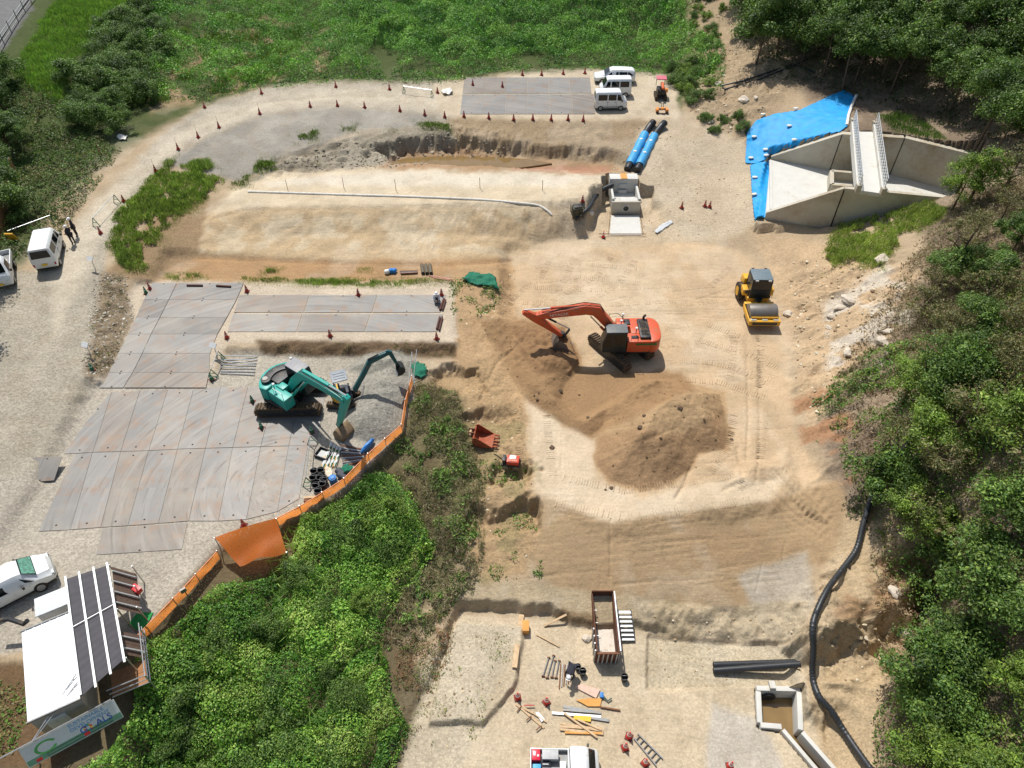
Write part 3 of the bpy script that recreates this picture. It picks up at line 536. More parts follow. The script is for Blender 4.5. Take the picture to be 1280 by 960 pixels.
carpet('wood_undergrowth', 'dark undergrowth below the wood behind the blue tarp', 'undergrowth', [[(925,50),(965,95),(1040,112),(1120,135),(1200,165),(1320,200),(1320,-30),(915,-30)]], 45, (.1,1.4), (.12,.3), [(62,84,40),(54,74,38),(84,92,52),(96,80,60)], .4, hs=2, seed=245, low=.1)
carpet('edge_plants', 'small green plants on the orange soil at the edge of the fill', 'undergrowth', [[(1012,492),(1070,475),(1062,522),(1020,524)],[(1015,540),(1050,528),(1092,640),(1066,645)]], 240, (.05,.9), (.08,.2), MG, .5, hs=1.4, thr=(1.4, -.1), seed=250)
# trees and shrubs, one by one
grove([(912,-25),(920,45),(965,85),(1040,104),(1120,124),(1190,150),(1235,195),(1330,230),(1330,-25)], 3.0, (3.8,5.5), (2.4,3.3), ['dark','dark','mid'], 'broadleaf_tree', {'dark':'dark green broadleaf tree in the wood at the top right','mid':'lighter green broadleaf tree in the wood at the top right'}, {'dark':'dark trees of the top right wood','mid':'lighter trees of the top right wood'}, True, 1, 75)
grove([(1195,300),(1330,240),(1330,470),(1160,460),(1140,400)], 1.9, (1.0,2.6), (1.2,2.0), ['thin','thin','thin','mid'], 'thin_shrub', {'thin':'half bare brownish shrub on the dry part of the right hillside','mid':'leafy green shrub among half bare ones on the right hillside'}, {'thin':'half bare shrubs on the right hillside','mid':'leafy shrubs on the dry hillside'}, False, 2, 44)
carpet('dead_stems', 'dry pale stems sticking out of the green bank', 'stems', [BANK], 5, (.8,1.6), (.7,1.6), [(168,152,116),(146,136,100)], .02, hs=2, thr=(1.5, .0), seed=260, blade=True, lean=.9)
grove([(1130,480),(1200,455),(1330,420),(1330,760),(1210,770),(1160,700),(1108,640),(1100,560)], 2.2, (1.2,3.4), (1.4,2.5), ['mid','light','thin','thin','dark'], 'broadleaf_tree', {'mid':'mid green tree on the middle of the right hillside','light':'yellow green tree on the middle of the right hillside','thin':'sparse olive tree on the middle of the right hillside','dark':'dark green tree on the middle of the right hillside'}, {'dark':'dark trees of the right hillside','mid':'mid green trees of the right hillside','light':'yellow green trees of the right hillside','thin':'sparse trees of the right hillside'}, False, 3, 60)
grove([(1165,800),(1330,760),(1330,1090),(1110,1090),(1118,900)], 2.2, (1.2,2.8), (1.5,2.3), ['mid','dark','mid','light'], 'broadleaf_tree', {'mid':'mid green tree at the lower right corner','light':'light green tree at the lower right corner','dark':'dark green tree at the lower right corner'}, {'mid':'mid green trees of the lower right','light':'light green trees of the lower right','dark':'dark trees of the lower right'}, False, 4, 50)
for x, y, h, r, kd, lb in [(1155,868,1.5,2.6,'mid','broad round green tree nearest the black corrugated hose'),(1148,655,1.4,2.2,'light','pale leafy tree overhanging the upper end of the black hose'),(1212,250,3.4,2.5,'light','tall olive green tree beside the concrete channel'),(1190,262,2.6,2.0,'light','leafy olive tree hiding the right end of the channel wall'),(1245,255,3.8,2.2,'thin','thin brownish tree right of the concrete channel'),(1053,112,5.6,2.7,'dark','tall slim trunked tree right behind the blue tarp'),(945,80,4.6,3.2,'dark','large dark tree at the left end of the wood'),(1112,118,5.4,2.6,'mid','slim trunked tree behind the foot bridge'),(1178,352,5.2,1.5,'thin','tall leaning bare trunked tree at the edge of the slope grass')]:
    tree(x, y, h, r, kd, lb, None, h > 4.5)
grove([(-40,120),(15,100),(30,180),(18,285),(-40,300)], 2.2, (1.6,3.0), (1.7,2.4), ['dark','mid'], 'broadleaf_tree', {'dark':'dark tree at the left edge behind the brown fence','mid':'greener tree at the left edge behind the brown fence'}, {'dark':'dark trees at the left edge','mid':'greener trees at the left edge'}, False, 5, 16)
for x, y in ((-36,338),(-42,398)): tree(x, y, 6.3, 3.1, 'dark', 'tall dark tree at the left edge shading the gravel road', 'tall trees left of the road', True)
grove([(78,155),(95,70),(150,30),(205,5),(195,80),(170,150),(140,168),(105,165)], 2.2, (.7,1.8), (1.7,2.6), ['mid','dark','mid'], 'round_shrub', {'mid':'large mid green shrub in the thicket above the haul road','dark':'large dark green shrub in the thicket above the haul road'}, {'mid':'mid green shrubs of the thicket','dark':'dark shrubs of the thicket'}, False, 6, 22)
grove([(300,775),(380,700),(440,650),(500,640),(480,720),(440,800),(450,900),(440,1070),(160,1070),(215,880)], 2.3, (.5,1.3), (.9,1.7), ['mid','light','mid','dark'], 'leafy_shrub', {'mid':'mid green shrub standing out of the vines on the front bank','light':'light green shrub standing out of the vines on the front bank','dark':'dark green shrub standing out of the vines on the front bank'}, {'mid':'mid green shrubs of the front bank','light':'light green shrubs of the front bank','dark':'dark green shrubs of the front bank'}, False, 7, 42)
grove([(880,148),(925,143),(930,160),(885,165)], 1.2, (.2,.3), (.7,1.0), ['mid'], 'leafy_shrub', 'small green shrub on bare ground left of the blue tarp', 'shrubs left of the blue tarp', False, 8, 5)
grove([(862,-10),(905,0),(905,60),(868,62)], 1.7, (.2,.5), (.8,1.3), ['mid','light'], 'leafy_shrub', {'mid':'mid green shrub between the pond weeds and the wood','light':'light green shrub between the pond weeds and the wood'}, {'mid':'mid green shrubs before the wood','light':'light green shrubs before the wood'}, False, 19, 12)
grove([(840,95),(870,50),(900,70),(905,105),(880,132),(848,125)], 1.5, (.2,.6), (.9,1.5), ['mid','light'], 'leafy_shrub', {'mid':'mid green shrub beside the crane at the plate end','light':'light green shrub beside the crane at the plate end'}, {'mid':'mid green shrubs by the crane','light':'light green shrubs by the crane'}, False, 9, 14)
# ------------------------------------------------------------ mesh building for the made things
class B:
    def __init__(s): s.v = []; s.f = []; s.M = Matrix()
    def add(s, v, f):
        o = len(s.v); s.v += [tuple(s.M @ Vector(p)) for p in v]; s.f += [tuple(o+i for i in q) for q in f]; return s
    def box(s, c, d, rz=0, rx=0, ry=0, top=(1, 1)):
        E = Euler((rx, ry, rz)).to_matrix(); c = Vector(c); v = []
        for z in (-.5, .5):
            k = top if z > 0 else (1, 1)
            for x, y in ((-.5,-.5),(.5,-.5),(.5,.5),(-.5,.5)): v.append(c+E @ Vector((x*d[0]*k[0], y*d[1]*k[1], z*d[2])))
        return s.add(v, [(3,2,1,0),(4,5,6,7),(0,1,5,4),(1,2,6,5),(2,3,7,6),(3,0,4,7)])
    def bar(s, a, b_, w_, h_=None):                # square bar between two points
        a, b_ = Vector(a), Vector(b_); d = (b_-a).normalized(); u = d.cross(Vector((0, 0, 1)))
        u = Vector((1, 0, 0)) if u.length < 1e-3 else u.normalized(); n_ = u.cross(d); h_ = h_ or w_; v = []
        for p in (a, b_):
            for i, j in ((-1,-1),(1,-1),(1,1),(-1,1)): v.append(p+u*i*w_/2+n_*j*h_/2)
        return s.add(v, [(3,2,1,0),(4,5,6,7),(0,1,5,4),(1,2,6,5),(2,3,7,6),(3,0,4,7)])
    def cyl(s, a, b_, r0, r1=None, n=12, cap=True):
        r1 = r0 if r1 is None else r1; v, f = tube_np([a, b_], [r0, r1], n)
        if cap: f = f+[tuple(range(n))[::-1], tuple(range(n, 2*n))]
        return s.add(v, f)
    def tube(s, path, r, n=8, cap=True):
        v, f = tube_np(path, r, n); m_ = len(path)
        if cap: f = f+[tuple(range(n))[::-1], tuple(range((m_-1)*n, m_*n))]
        return s.add(v, f)
    def prism(s, pts, y0, y1, k0=1, k1=1):         # x-z outline pushed along y
        n_ = len(pts); v = [(x, y0, z) for x, z in pts]+[(x, y1, z) for x, z in pts]
        return s.add(v, [tuple(range(n_)), tuple(range(2*n_-1, n_-1, -1))]+[(i, n_+i, n_+(i+1) % n_, (i+1) % n_) for i in range(n_)])
    def slab(s, pts, z0, z1):                      # x-y outline pushed up
        n_ = len(pts); v = [(p[0], p[1], z0) for p in pts]+[(p[0], p[1], z1) for p in pts]
        return s.add(v, [tuple(range(n_-1, -1, -1)), tuple(range(n_, 2*n_))]+[(i, (i+1) % n_, n_+(i+1) % n_, n_+i) for i in range(n_)])
    def loft(s, rings, cap=True):
        n_ = len(rings[0]); v = [p for r_ in rings for p in r_]; f = []
        for i in range(len(rings)-1):
            for k in range(n_): f.append((i*n_+k, i*n_+(k+1) % n_, (i+1)*n_+(k+1) % n_, (i+1)*n_+k))
        if cap: f += [tuple(range(n_))[::-1], tuple(range((len(rings)-1)*n_, len(rings)*n_))]
        return s.add(v, f)
    def quad(s, *p): return s.add(p, [tuple(range(len(p)))])
    def sphere(s, c, r, n=10, sz=1.0):
        c = Vector(c); rings = []
        for i in range(1, n//2): a = math.pi*i/(n//2); rings.append([c+Vector((math.sin(a)*math.cos(2*math.pi*k/n)*r, math.sin(a)*math.sin(2*math.pi*k/n)*r, -math.cos(a)*r*sz)) for k in range(n)])
        return s.loft(rings)
    def mesh(s, name, m_, bevel=0, smooth=30):
        me = bpy.data.meshes.new(name); me.from_pydata([tuple(v) for v in s.v], [], s.f); me.materials.append(m_)
        bm = bmesh.new(); bm.from_mesh(me); bmesh.ops.recalc_face_normals(bm, faces=bm.faces)
        if bevel:
            es = [e for e in bm.edges if len(e.link_faces) == 2 and e.calc_face_angle(0) > R(25)]
            bmesh.ops.bevel(bm, geom=es, offset=bevel, segments=2, affect='EDGES', profile=.6, clamp_overlap=True)
        bm.to_mesh(me); bm.free()
        if smooth: me.polygons.foreach_set('use_smooth', [True]*len(me.polygons)); me.set_sharp_from_angle(angle=R(smooth))
        return me
    def part(s, name, m_, parent=None, bevel=0, smooth=30, label=None):
        o = bpy.data.objects.new(name, s.mesh(name, m_, bevel, smooth)); COL.objects.link(o); o.parent = parent
        if label: o['label'] = label
        return o
def copy_tree(o, parent=None):
    c = o.copy(); COL.objects.link(c); c.parent = parent
    for ch in [x for x in o.children]: copy_tree(ch, c)
    return c
def thing(name, label, cat, loc, rz=0, group=None): return empty(name, loc, rz, label, cat, group)
def single(b_, name, m_, label, cat, group=None, bevel=0, smooth=30): return tag(b_.part(name, m_, None, bevel, smooth), label, cat, group)
def dirpx(a, b_): q = G(*b_)-G(*a); return math.atan2(q.y, q.x)
def on_plane(root, yaw, px, py):                   # photo pixel -> (forward, up) in the upright plane through root along yaw
    d = ray(px, py); nrm = Vector((-math.sin(yaw), math.cos(yaw), 0)); dv = Vector(d); o = Vector((0, 0, CAMH))
    t_ = (Vector(root)-o).dot(nrm)/dv.dot(nrm); q = o+dv*t_-Vector(root); return q.x*math.cos(yaw)+q.y*math.sin(yaw), q.z
def text_mesh(body, size, m_, name='lettering', depth=.004):
    cu = bpy.data.curves.new(name, 'FONT'); cu.body = body; cu.size = size; cu.align_x = 'CENTER'; cu.align_y = 'CENTER'; cu.extrude = depth
    o = bpy.data.objects.new(name, cu); COL.objects.link(o); bpy.context.view_layer.update()
    me = bpy.data.meshes.new_from_object(o.evaluated_get(bpy.context.evaluated_depsgraph_get())); bpy.data.objects.remove(o); me.materials.clear(); me.materials.append(m_); return me
def put_text(body, size, m_, parent, mtx, name='lettering'):
    o = bpy.data.objects.new(name, text_mesh(body, size, m_, name)); COL.objects.link(o); o.parent = parent; o.matrix_local = mtx; return o
# paints and stuffs
WHITE = mat('white_paint', (226,228,226), .35, var=.03, dirt=.25, coat=.3); GLASS = mat('dark_glass', (14,20,22), .1, var=.2, spec=.45); RUB = mat('rubber', (34,33,32), .85, var=.2, dirt=.5)
BLK = mat('black_paint', (40,42,44), .5, var=.15, dirt=.35); GREY = mat('grey_steel', (120,122,122), .5, .5, var=.15, dirt=.4); RIM = mat('rim_steel', (158,160,160), .45, .6)
ORG = mat('orange_paint', (206,84,48), .45, var=.10, dirt=.55, dcol=(176,128,88)); TEAL = mat('teal_paint', (36,160,146), .42, var=.08, dirt=.3); DTEAL = mat('dark_teal_paint', (30,88,92), .45, var=.1, dirt=.35)
YEL = mat('yellow_paint', (222,168,44), .45, var=.08, dirt=.45); NAVY = mat('navy_paint', (44,52,66), .45, dirt=.3); DRUM = mat('drum_steel', (134,130,124), .45, .55, var=.1, dirt=.5)
TRACK = mat('track_steel', (70,64,56), .75, .3, var=.3, scale=9, dirt=.75, dcol=(140,112,78)); RED = mat('red_plastic', (172,48,36), .5, var=.12, dirt=.3); LRED = mat('red_paint', (198,40,44), .4, dirt=.2)
CONC = mat('concrete', (190,184,168), .9, var=.12, scale=.9, dirt=.6, dcol=(170,150,118), bump=.15); CONC2 = mat('fresh_concrete', (200,198,190), .85, var=.05, scale=1.5, dirt=.3, dcol=(196,180,150))
WOOD = mat('timber', (196,168,132), .85, var=.2, scale=5, dirt=.3); OWOOD = mat('orange_formwork', (206,148,74), .7, var=.1, dirt=.2); PLASTW = mat('white_plastic', (222,222,218), .5, var=.05, dirt=.15)
GRN = mat('green_paint', (34,104,66), .5, var=.1, dirt=.2); HDPE = mat('black_plastic_pipe', (48,50,52), .42, var=.2, scale=8, dirt=.12); RUSTY = mat('rusty_steel', (126,84,60), .8, .2, var=.3, dirt=.4)
SILV = mat('silver_steel', (188,190,190), .35, .75, var=.1); ALU = mat('bright_steel', (206,208,208), .4, .35, var=.06, dirt=.15); BLUE = mat('blue_plastic', (40,120,190), .5, var=.12); CYAN = mat('light_blue_sheet', (70,160,214), .5, var=.12)
PINK = mat('faded_red_canvas', (198,104,120), .8, var=.1); AMB = mat('amber_lamp', (224,140,60), .4); YPL = mat('yellow_plate', (232,190,60), .5); RLAMP = mat('red_lamp', (170,24,24), .3); HLAMP = mat('headlamp', (214,220,222), .12, var=.05, spec=.8)
# ------------------------------------------------------------ road vehicles
def ring(x, zb, zl, zt, wb, wl, wt, r=.12):
    return [(x, -wb, zb), (x, -wl, zb+.22), (x, -wl, zl), (x, -wt-.01, zt-r), (x, -wt+r*.8, zt), (x, wt-r*.8, zt), (x, wt+.01, zt-r), (x, wl, zl), (x, wl, zb+.22), (x, wb, zb)]
def at_ring(secs, x):
    for a, b_ in zip(secs[:-1], secs[1:]):
        if min(a[0], b_[0]) <= x <= max(a[0], b_[0]):
            k = (x-a[0])/(b_[0]-a[0]+1e-9); return [a[i]+(b_[i]-a[i])*k for i in range(7)]
    return list(secs[0])
def side_glass(o, secs, x0, x1, nm='side_window', lo=.12, hi=.88, x1t=None, x0t=None):
    for sgn in (-1, 1):
        p = []
        for x, tt in ((x0, lo), (x1, lo), (x1t or x1, hi), (x0t or x0, hi)):
            q = at_ring(secs, x); y = q[5]+(q[6]+.01-q[5])*tt; z = q[2]+(q[3]-.12-q[2])*tt; p.append((x, sgn*(y+.012), z))
        B().quad(*p).part(nm, GLASS, o, 0, 0)
def end_glass(o, p_lo, p_hi, wl, wh, nm, off):
    (x0, z0), (x1, z1) = p_lo, p_hi; B().quad((x0+off[0], -wl, z0+off[1]), (x0+off[0], wl, z0+off[1]), (x1+off[0], wh, z1+off[1]), (x1+off[0], -wh, z1+off[1])).part(nm, GLASS, o, 0, 0)
def wheel(o, x, y, r, w_=.17, parent=None):
    t_ = B().cyl((x, y-w_/2, r), (x, y+w_/2, r), r, n=20).part('wheel', RUB, o, .02)
    s = 1 if y > 0 else -1; B().cyl((x, y+s*w_*.5, r), (x, y+s*(w_*.5+.012), r), r*.62, n=14).part('rim', RIM, t_); return t_
def lamps(o, x, y, z, m_, nm, d=(.05,.22,.14)):
    for s in (-1, 1): B().box((x, s*y, z), d).part(nm, m_, o, .015)
def mirrors(o, x, y, z):
    for s in (-1, 1): B().box((x, s*y, z), (.1,.14,.18)).part('mirror', BLK, o, .02)
def kei_van(name, label, loc, rz, seats=3, group=None):
    o = thing(name, label, 'van', loc, rz, group)
    S = [(1.68,.42,.72,.92,.62,.66,.6),(1.62,.3,.85,1.02,.66,.71,.64),(1.38,.28,.98,1.14,.68,.735,.66),(.98,.28,1.02,1.82,.68,.735,.6),(.8,.28,1.02,1.88,.68,.735,.62),(-1.5,.28,1.02,1.89,.68,.735,.62),(-1.62,.32,1.0,1.84,.66,.73,.6),(-1.68,.4,.98,1.02,.62,.72,.68)]
    B().loft([ring(*s) for s in S]).part('body', WHITE, o, 0, 40)
    side_glass(o, S, .62, 1.12, x1t=.92); side_glass(o, S, -.32, .5); side_glass(o, S, -1.38, -.44)
    end_glass(o, (1.36,1.16), (1.0,1.76), .6, .53, 'windshield', (.03,.02)); end_glass(o, (-1.67,1.16), (-1.63,1.7), .58, .52, 'rear_window', (-.03,0))
    for x in (1.05,-1.1):
        for y in (-.66,.66): wheel(o, x, y, .28)
    lamps(o, 1.66, .52, .72, HLAMP, 'headlight'); lamps(o, -1.68, .64, .62, RLAMP, 'tail_light', (.04,.1,.2)); mirrors(o, 1.1, .84, 1.08)
    for s in (-1, 1):
        for x in (.42,-.38): B().box((x, s*.742, .92), (.16,.02,.04)).part('door_handle', BLK, o)
    B().box((-1.71,0,.62), (.02,.34,.17)).part('number_plate', YPL, o); B().box((1.7,0,.5), (.02,.34,.17)).part('number_plate', YPL, o)
    for s in (-1, 1):
        for x in (.56,-.4): B().box((x, s*.739, .66), (.018,.012,.66)).part('door_seam', GREY, o)
        B().box((-.05, s*.738, .42), (2.6,.014,.06)).part('sill_trim', BLK, o)
    B().box((1.71,0,.52), (.03,1.1,.12)).part('bumper_slot', BLK, o); B().box((0,0,.26), (3.2,1.3,.12)).part('underbody', BLK, o); return o
def car(name, label, loc, rz, wagon=True, fw=0.0):
    o = thing(name, label, 'car', loc, rz)
    rr_ = [(-1.9,.3,.95,1.46,.72,.82,.58),(-2.2,.34,.95,1.3,.7,.8,.56),(-2.28,.4,.92,.98,.66,.76,.66)] if wagon else [(-1.2,.3,.93,1.44,.72,.84,.58),(-1.75,.3,.93,1.08,.72,.83,.66),(-2.25,.36,.88,.98,.66,.78,.62)]
    S = [(2.25,.4,.56,.66,.6,.66,.5),(2.1,.3,.66,.8+fw*.2,.7,.76,.62),(1.2+fw,.26,.86,.98,.74,.84,.7),(.55+fw,.26,.92,1.4,.74,.85,.58),(.25+fw,.26,.93,1.49,.74,.85,.6),(-.9,.26,.94,1.5,.74,.85,.6)]+rr_
    B().loft([ring(*s) for s in S]).part('body', WHITE, o, 0, 40)
    side_glass(o, S, -.4, .95+fw, x1t=.42+fw); side_glass(o, S, -1.35, -.48)
    if wagon: side_glass(o, S, -2.0, -1.42)
    end_glass(o, (1.12+fw,1.02), (.56+fw,1.4), .66, .52, 'windshield', (.03,.03))
    end_glass(o, (-2.27,1.02) if wagon else (-1.7,1.08), (-2.05,1.38) if wagon else (-1.25,1.42), .62, .5, 'rear_window', (-.04,.02))
    for x in (1.35,-1.35):
        for y in (-.76,.76): wheel(o, x, y, .32, .2)
    lamps(o, 2.16, .58, .66, HLAMP, 'headlight', (.12,.26,.14)); lamps(o, -2.22, .66, .82, RLAMP, 'tail_light', (.1,.2,.18)); mirrors(o, .78, .95, .96)
    B().box((0,0,.24), (4.2,1.5,.12)).part('underbody', BLK, o); return o
def kei_truck(name, label, loc, rz):
    o = thing(name, label, 'truck', loc, rz)
    S = [(1.68,.42,.7,.9,.62,.66,.6),(1.6,.3,.9,1.05,.66,.71,.64),(1.46,.28,1.0,1.16,.68,.735,.66),(1.05,.28,1.02,1.72,.68,.735,.6),(.9,.28,1.02,1.78,.68,.735,.62),(.32,.28,1.02,1.79,.68,.735,.62),(.22,.3,1.02,1.74,.68,.73,.6)]
    B().loft([ring(*s) for s in S]).part('cab', WHITE, o, 0, 40); side_glass(o, S, .4, 1.2, x1t=.98)
    end_glass(o, (1.44,1.18), (1.08,1.68), .6, .53, 'windshield', (.03,.02)); B().box((.2,0,1.4), (.02,1.0,.4)).part('rear_window', GLASS, o)
    B().box((-.74,0,.62), (1.9,1.4,.07)).part('bed_floor', GREY, o)
    for s in (-1, 1): B().box((-.74, s*.7, .8), (1.9,.05,.32)).part('side_board', WHITE, o, .01)
    B().box((-1.68,0,.8), (.05,1.4,.32)).part('tailgate', WHITE, o, .01); B().box((.18,0,.85), (.05,1.4,.42)).part('headboard', WHITE, o, .01)
    for x in (1.1,-.85):
        for y in (-.64,.64): wheel(o, x, y, .28)
    lamps(o, 1.67, .52, .7, HLAMP, 'headlight'); lamps(o, -1.7, .55, .5, RLAMP, 'tail_light'); mirrors(o, 1.15, .84, 1.1); B().box((1.7,0,.5), (.02,.34,.17)).part('number_plate', YPL, o)
    B().box((0,0,.4), (3.1,.9,.2)).part('chassis', BLK, o); return o
# ------------------------------------------------------------ crawler machines
def stadium(L_, H_, n=8, cx=0, z0=0):
    r_ = H_/2; return [(cx+L_/2-r_+r_*math.cos(a), z0+r_+r_*math.sin(a)) for a in [-math.pi/2+math.pi*k/n for k in range(n+1)]]+[(cx-L_/2+r_+r_*math.cos(a), z0+r_+r_*math.sin(a)) for a in [math.pi/2+math.pi*k/n for k in range(n+1)]]
def crawler(o, yaw, L_, H_, gauge, wd, shoes=44):
    M = Matrix.Rotation(yaw, 4, 'Z')
    for s in (-1, 1):
        b_ = B(); b_.M = M; b_.prism(stadium(L_-.08, H_-.08, 8, 0, .04), s*gauge/2-wd/2, s*gauge/2+wd/2)
        pts = stadium(L_, H_, 10); per = [0]
        for a, c in zip(pts, pts[1:]+pts[:1]): per.append(per[-1]+math.dist(a, c))
        for k in range(shoes):                      # grouser bars all the way round
            q = per[-1]*k/shoes; i = max(j for j in range(len(pts)) if per[j] <= q); a, c = pts[i], pts[(i+1) % len(pts)]; u = (q-per[i])/(per[i+1]-per[i]+1e-9)
            x, z = a[0]+(c[0]-a[0])*u, a[1]+(c[1]-a[1])*u; an = math.atan2(c[1]-a[1], c[0]-a[0]); b_.box((x, s*gauge/2, z), (.075, wd, .05), 0, 0, -an)
        tk = b_.part('track', TRACK, o, 0, 30)
        b2 = B(); b2.M = M; b2.prism(stadium(L_*.9, H_*.62, 8, 0, H_*.19), s*gauge/2-wd*.52, s*gauge/2+wd*.52)
        b2.part('track_frame', BLK, tk)
    b3 = B(); b3.M = M; b3.box((0,0,H_*.6), (L_*.42, gauge-wd, H_*.4)); b3.cyl((0,0,H_*.7), (0,0,H_+.2), .6*L_/4.2, n=18); b3.part('undercarriage', BLK, o)
def limb(o, name, m_, path, th, y, wd, bevel=.02):
    """a boom or stick: side outline round a path with given thickness, pushed to its width"""
    up, dn = [], []
    for i, p in enumerate(path):
        a, c = Vector(path[max(i-1, 0)]), Vector(path[min(i+1, len(path)-1)]); d = (c-a).normalized(); n_ = Vector((-d.y, d.x)); t_ = th[i]/2
        up.append((p[0]+n_.x*t_, p[1]+n_.y*t_)); dn.append((p[0]-n_.x*t_, p[1]-n_.y*t_))
    return B().prism(up+dn[::-1], y-wd/2, y+wd/2).part(name, m_, o, bevel)
def ram(o, a, c, r_, y, nm='hydraulic_cylinder', m_=None, f=.55):
    a3, c3 = Vector((a[0], y, a[1])), Vector((c[0], y, c[1])); mid = a3+(c3-a3)*f
    q = B().cyl(a3, mid, r_, n=10).part(nm, m_ or BLK, o); B().cyl(mid, c3, r_*.55, n=8).part('piston_rod', SILV, q)
def bucket(o, piv, ang, wd, sz, y, m_, teeth=5):
    """open digging bucket hanging at piv; ang turns its mouth"""
    M = Matrix.Translation((piv[0], y, piv[1])) @ Matrix.Rotation(ang, 4, 'Y') @ Matrix.Rotation(math.pi, 4, 'Z')
    prof = [(-.22,.0),(-.42,-.35),(-.45,-.75),(-.2,-1.1),(.25,-1.22),(.72,-1.05)]; prof = [(a*sz, c*sz) for a, c in prof]
    inn = [(a*.93+.02*sz, c*.93-.02*sz) for a, c in prof]
    b_ = B(); b_.M = M; b_.prism(prof+inn[::-1], -wd/2, wd/2)
    for s in (-1, 1): b_.prism(prof+[(.32*sz,-.28*sz)], s*wd/2-.02, s*wd/2+.02)
    bk = b_.part('bucket', m_, o, 0, 30); ce = B(); ce.M = M; ce.box((.6*sz,0,-1.13*sz), (.32*sz,wd,.05), 0, 0, -.36); ce.part('cutting_edge', SILV, bk)
    for k in range(teeth):
        t_ = B(); t_.M = M; yy = -wd/2+.06+(wd-.12)*k/(teeth-1); t_.box((.8*sz, yy, -1.02*sz), (.24*sz, .09, .07), 0, 0, .25, (.5,1)); t_.part('tooth', SILV, bk)
    l = B(); l.M = M
    l.box((-.06*sz, 0, .02), (.34*sz, .3, .34*sz))
    l.part('bracket', BLK, bk, 0, 0); return bk
def cabin(o, x0, x1, y0, y1, z0, z1, m_, roof=None, slope=.25):
    """glazed cab: frame posts, roof and panes"""
    c = B().prism([(x0,z0),(x1,z0),(x1+.02,z0+(z1-z0)*.45),(x1-slope,z1),(x0,z1)], y0, y1).part('cab', m_, o, .05)
    z2 = z0+.5*(z1-z0)
    for s, y in ((-1, y0), (1, y1)):
        yy = y+s*.008
        B().quad((x0+.12,yy,z2-.2),(x0+.55*(x1-x0),yy,z2-.2),(x0+.55*(x1-x0),yy,z1-.14),(x0+.12,yy,z1-.14)).part('side_window', GLASS, c, 0, 0)
        B().quad((x0+.62*(x1-x0),yy,z2-.35),(x1-.06,yy,z2-.35),(x1-slope+.0,yy,z1-.14),(x0+.62*(x1-x0),yy,z1-.14)).part('side_window', GLASS, c, 0, 0)
    B().quad((x1+.03,y0+.1,z0+(z1-z0)*.47),(x1+.03,y1-.1,z0+(z1-z0)*.47),(x1-slope+.02,y1-.1,z1-.1),(x1-slope+.02,y0+.1,z1-.1)).part('windshield', GLASS, c, 0, 0)
    B().box(((x0+x1-slope)/2,(y0+y1)/2,z1+.03), (x1-x0-slope*.8, y1-y0-.04, .06)).part('roof', roof or BLK, c, .02)
    return c
def antenna(o, x, y, z, h=.5):
    a = B().cyl((x,y,z), (x,y,z+h), .03, n=8).part('antenna_mast', BLK, o); B().cyl((x,y,z+h), (x,y,z+h+.1), .1, .09, 12).part('antenna_head', PLASTW, a, .02)
# ------------------------------------------------------------ orange excavator
def arcpts(cx, cy, r_, a0, a1, n=8): return [(cx+r_*math.cos(R(a0+(a1-a0)*k/n)), cy+r_*math.sin(R(a0+(a1-a0)*k/n))) for k in range(n+1)]
g = P(775, 438, 0.02); g.z = hz(g.x, g.y); YAW = R(181)
o = thing('excavator', 'orange crawler excavator digging into the sand heap', 'excavator', g, YAW)
crawler(o, R(-55)-YAW, 4.3, .92, 2.25, .6)
B().slab([(1.0,-1.3),(1.0,1.3),(-1.9,1.35),(-1.9,-1.35)], 1.0, 1.18).part('deck', BLK, o, .02)
cw_ = B().slab([(-1.85,-1.35),(-1.85,1.35)]+[(-1.95-.78*math.sin(R(a_)), 1.35*math.cos(R(a_))**.6 if a_ < 90 else -1.35*abs(math.cos(R(a_)))**.6) for a_ in range(6, 180, 12)], 1.02, 2.12).part('counterweight', ORG, o, .1)
B().box((-1.02,.86,1.6), (1.68,.98,1.0)).part('side_body', ORG, o, .05); B().box((-.72,-.88,1.58), (2.2,.94,.96)).part('tank_body', ORG, o, .05); B().box((.65,-.9,1.35), (.8,.85,.55)).part('tool_box', ORG, o, .04)
B().box((-1.2,0,1.62), (1.3,.9,1.02)).part('engine_cover', ORG, o, .04)
hd = B().box((-1.5,.05,2.2), (.78,2.05,.2)).part('engine_hood', BLK, o, .06); B().box((-1.5,.05,2.31), (.5,1.5,.03)).part('hood_grille', RUB, hd)
B().box((-.75,.86,2.12), (.5,.3,.03)).part('grille', BLK, o); B().box((-.4,-.86,2.08), (.42,.6,.1)).part('air_box', BLK, o, .02)
B().tube([(-1.6,-.95,2.1),(-1.6,-.95,2.5),(-1.72,-.95,2.66)], .09, 10).part('exhaust_pipe', BLK, o)
stripe = B().box((-1.55,1.362,1.86), (1.5,.02,.16)).part('side_stripe', mat('green_stripe', (58,110,52), .5), o)
cb = cabin(o, -.1, 1.62, .36, 1.34, 1.08, 2.92, mat('cab_frame', (48,52,52), .45, dirt=.2), mat('cab_roof', (104,108,108), .5, dirt=.3))
for x, y, z in ((.15,-.25,2.25),(-.1,-1.15,2.1),(-.85,.55,2.2)): antenna(o, x, y, z, .45)
B().tube([(.9,-1.28,1.6),(.9,-1.28,2.5),(.3,-1.28,2.6),(-.2,-1.28,2.1)], .022, 6).part('handrail', BLK, o); B().tube([(-.4,1.3,2.1),(-.4,1.3,2.45),(-.9,1.3,2.45),(-.9,1.3,2.1)], .02, 6).part('handrail', BLK, o)
OP = lambda x, y: on_plane(g+Vector((0, 0, 0)), YAW, x, y)
F0 = (.25,1.65); E0 = OP(741, 388); T0 = OP(668, 396); S0 = OP(654, 390); S1 = OP(702, 419); print('excavator pose', [tuple(round(v, 2) for v in q) for q in (E0, T0, S0, S1)])
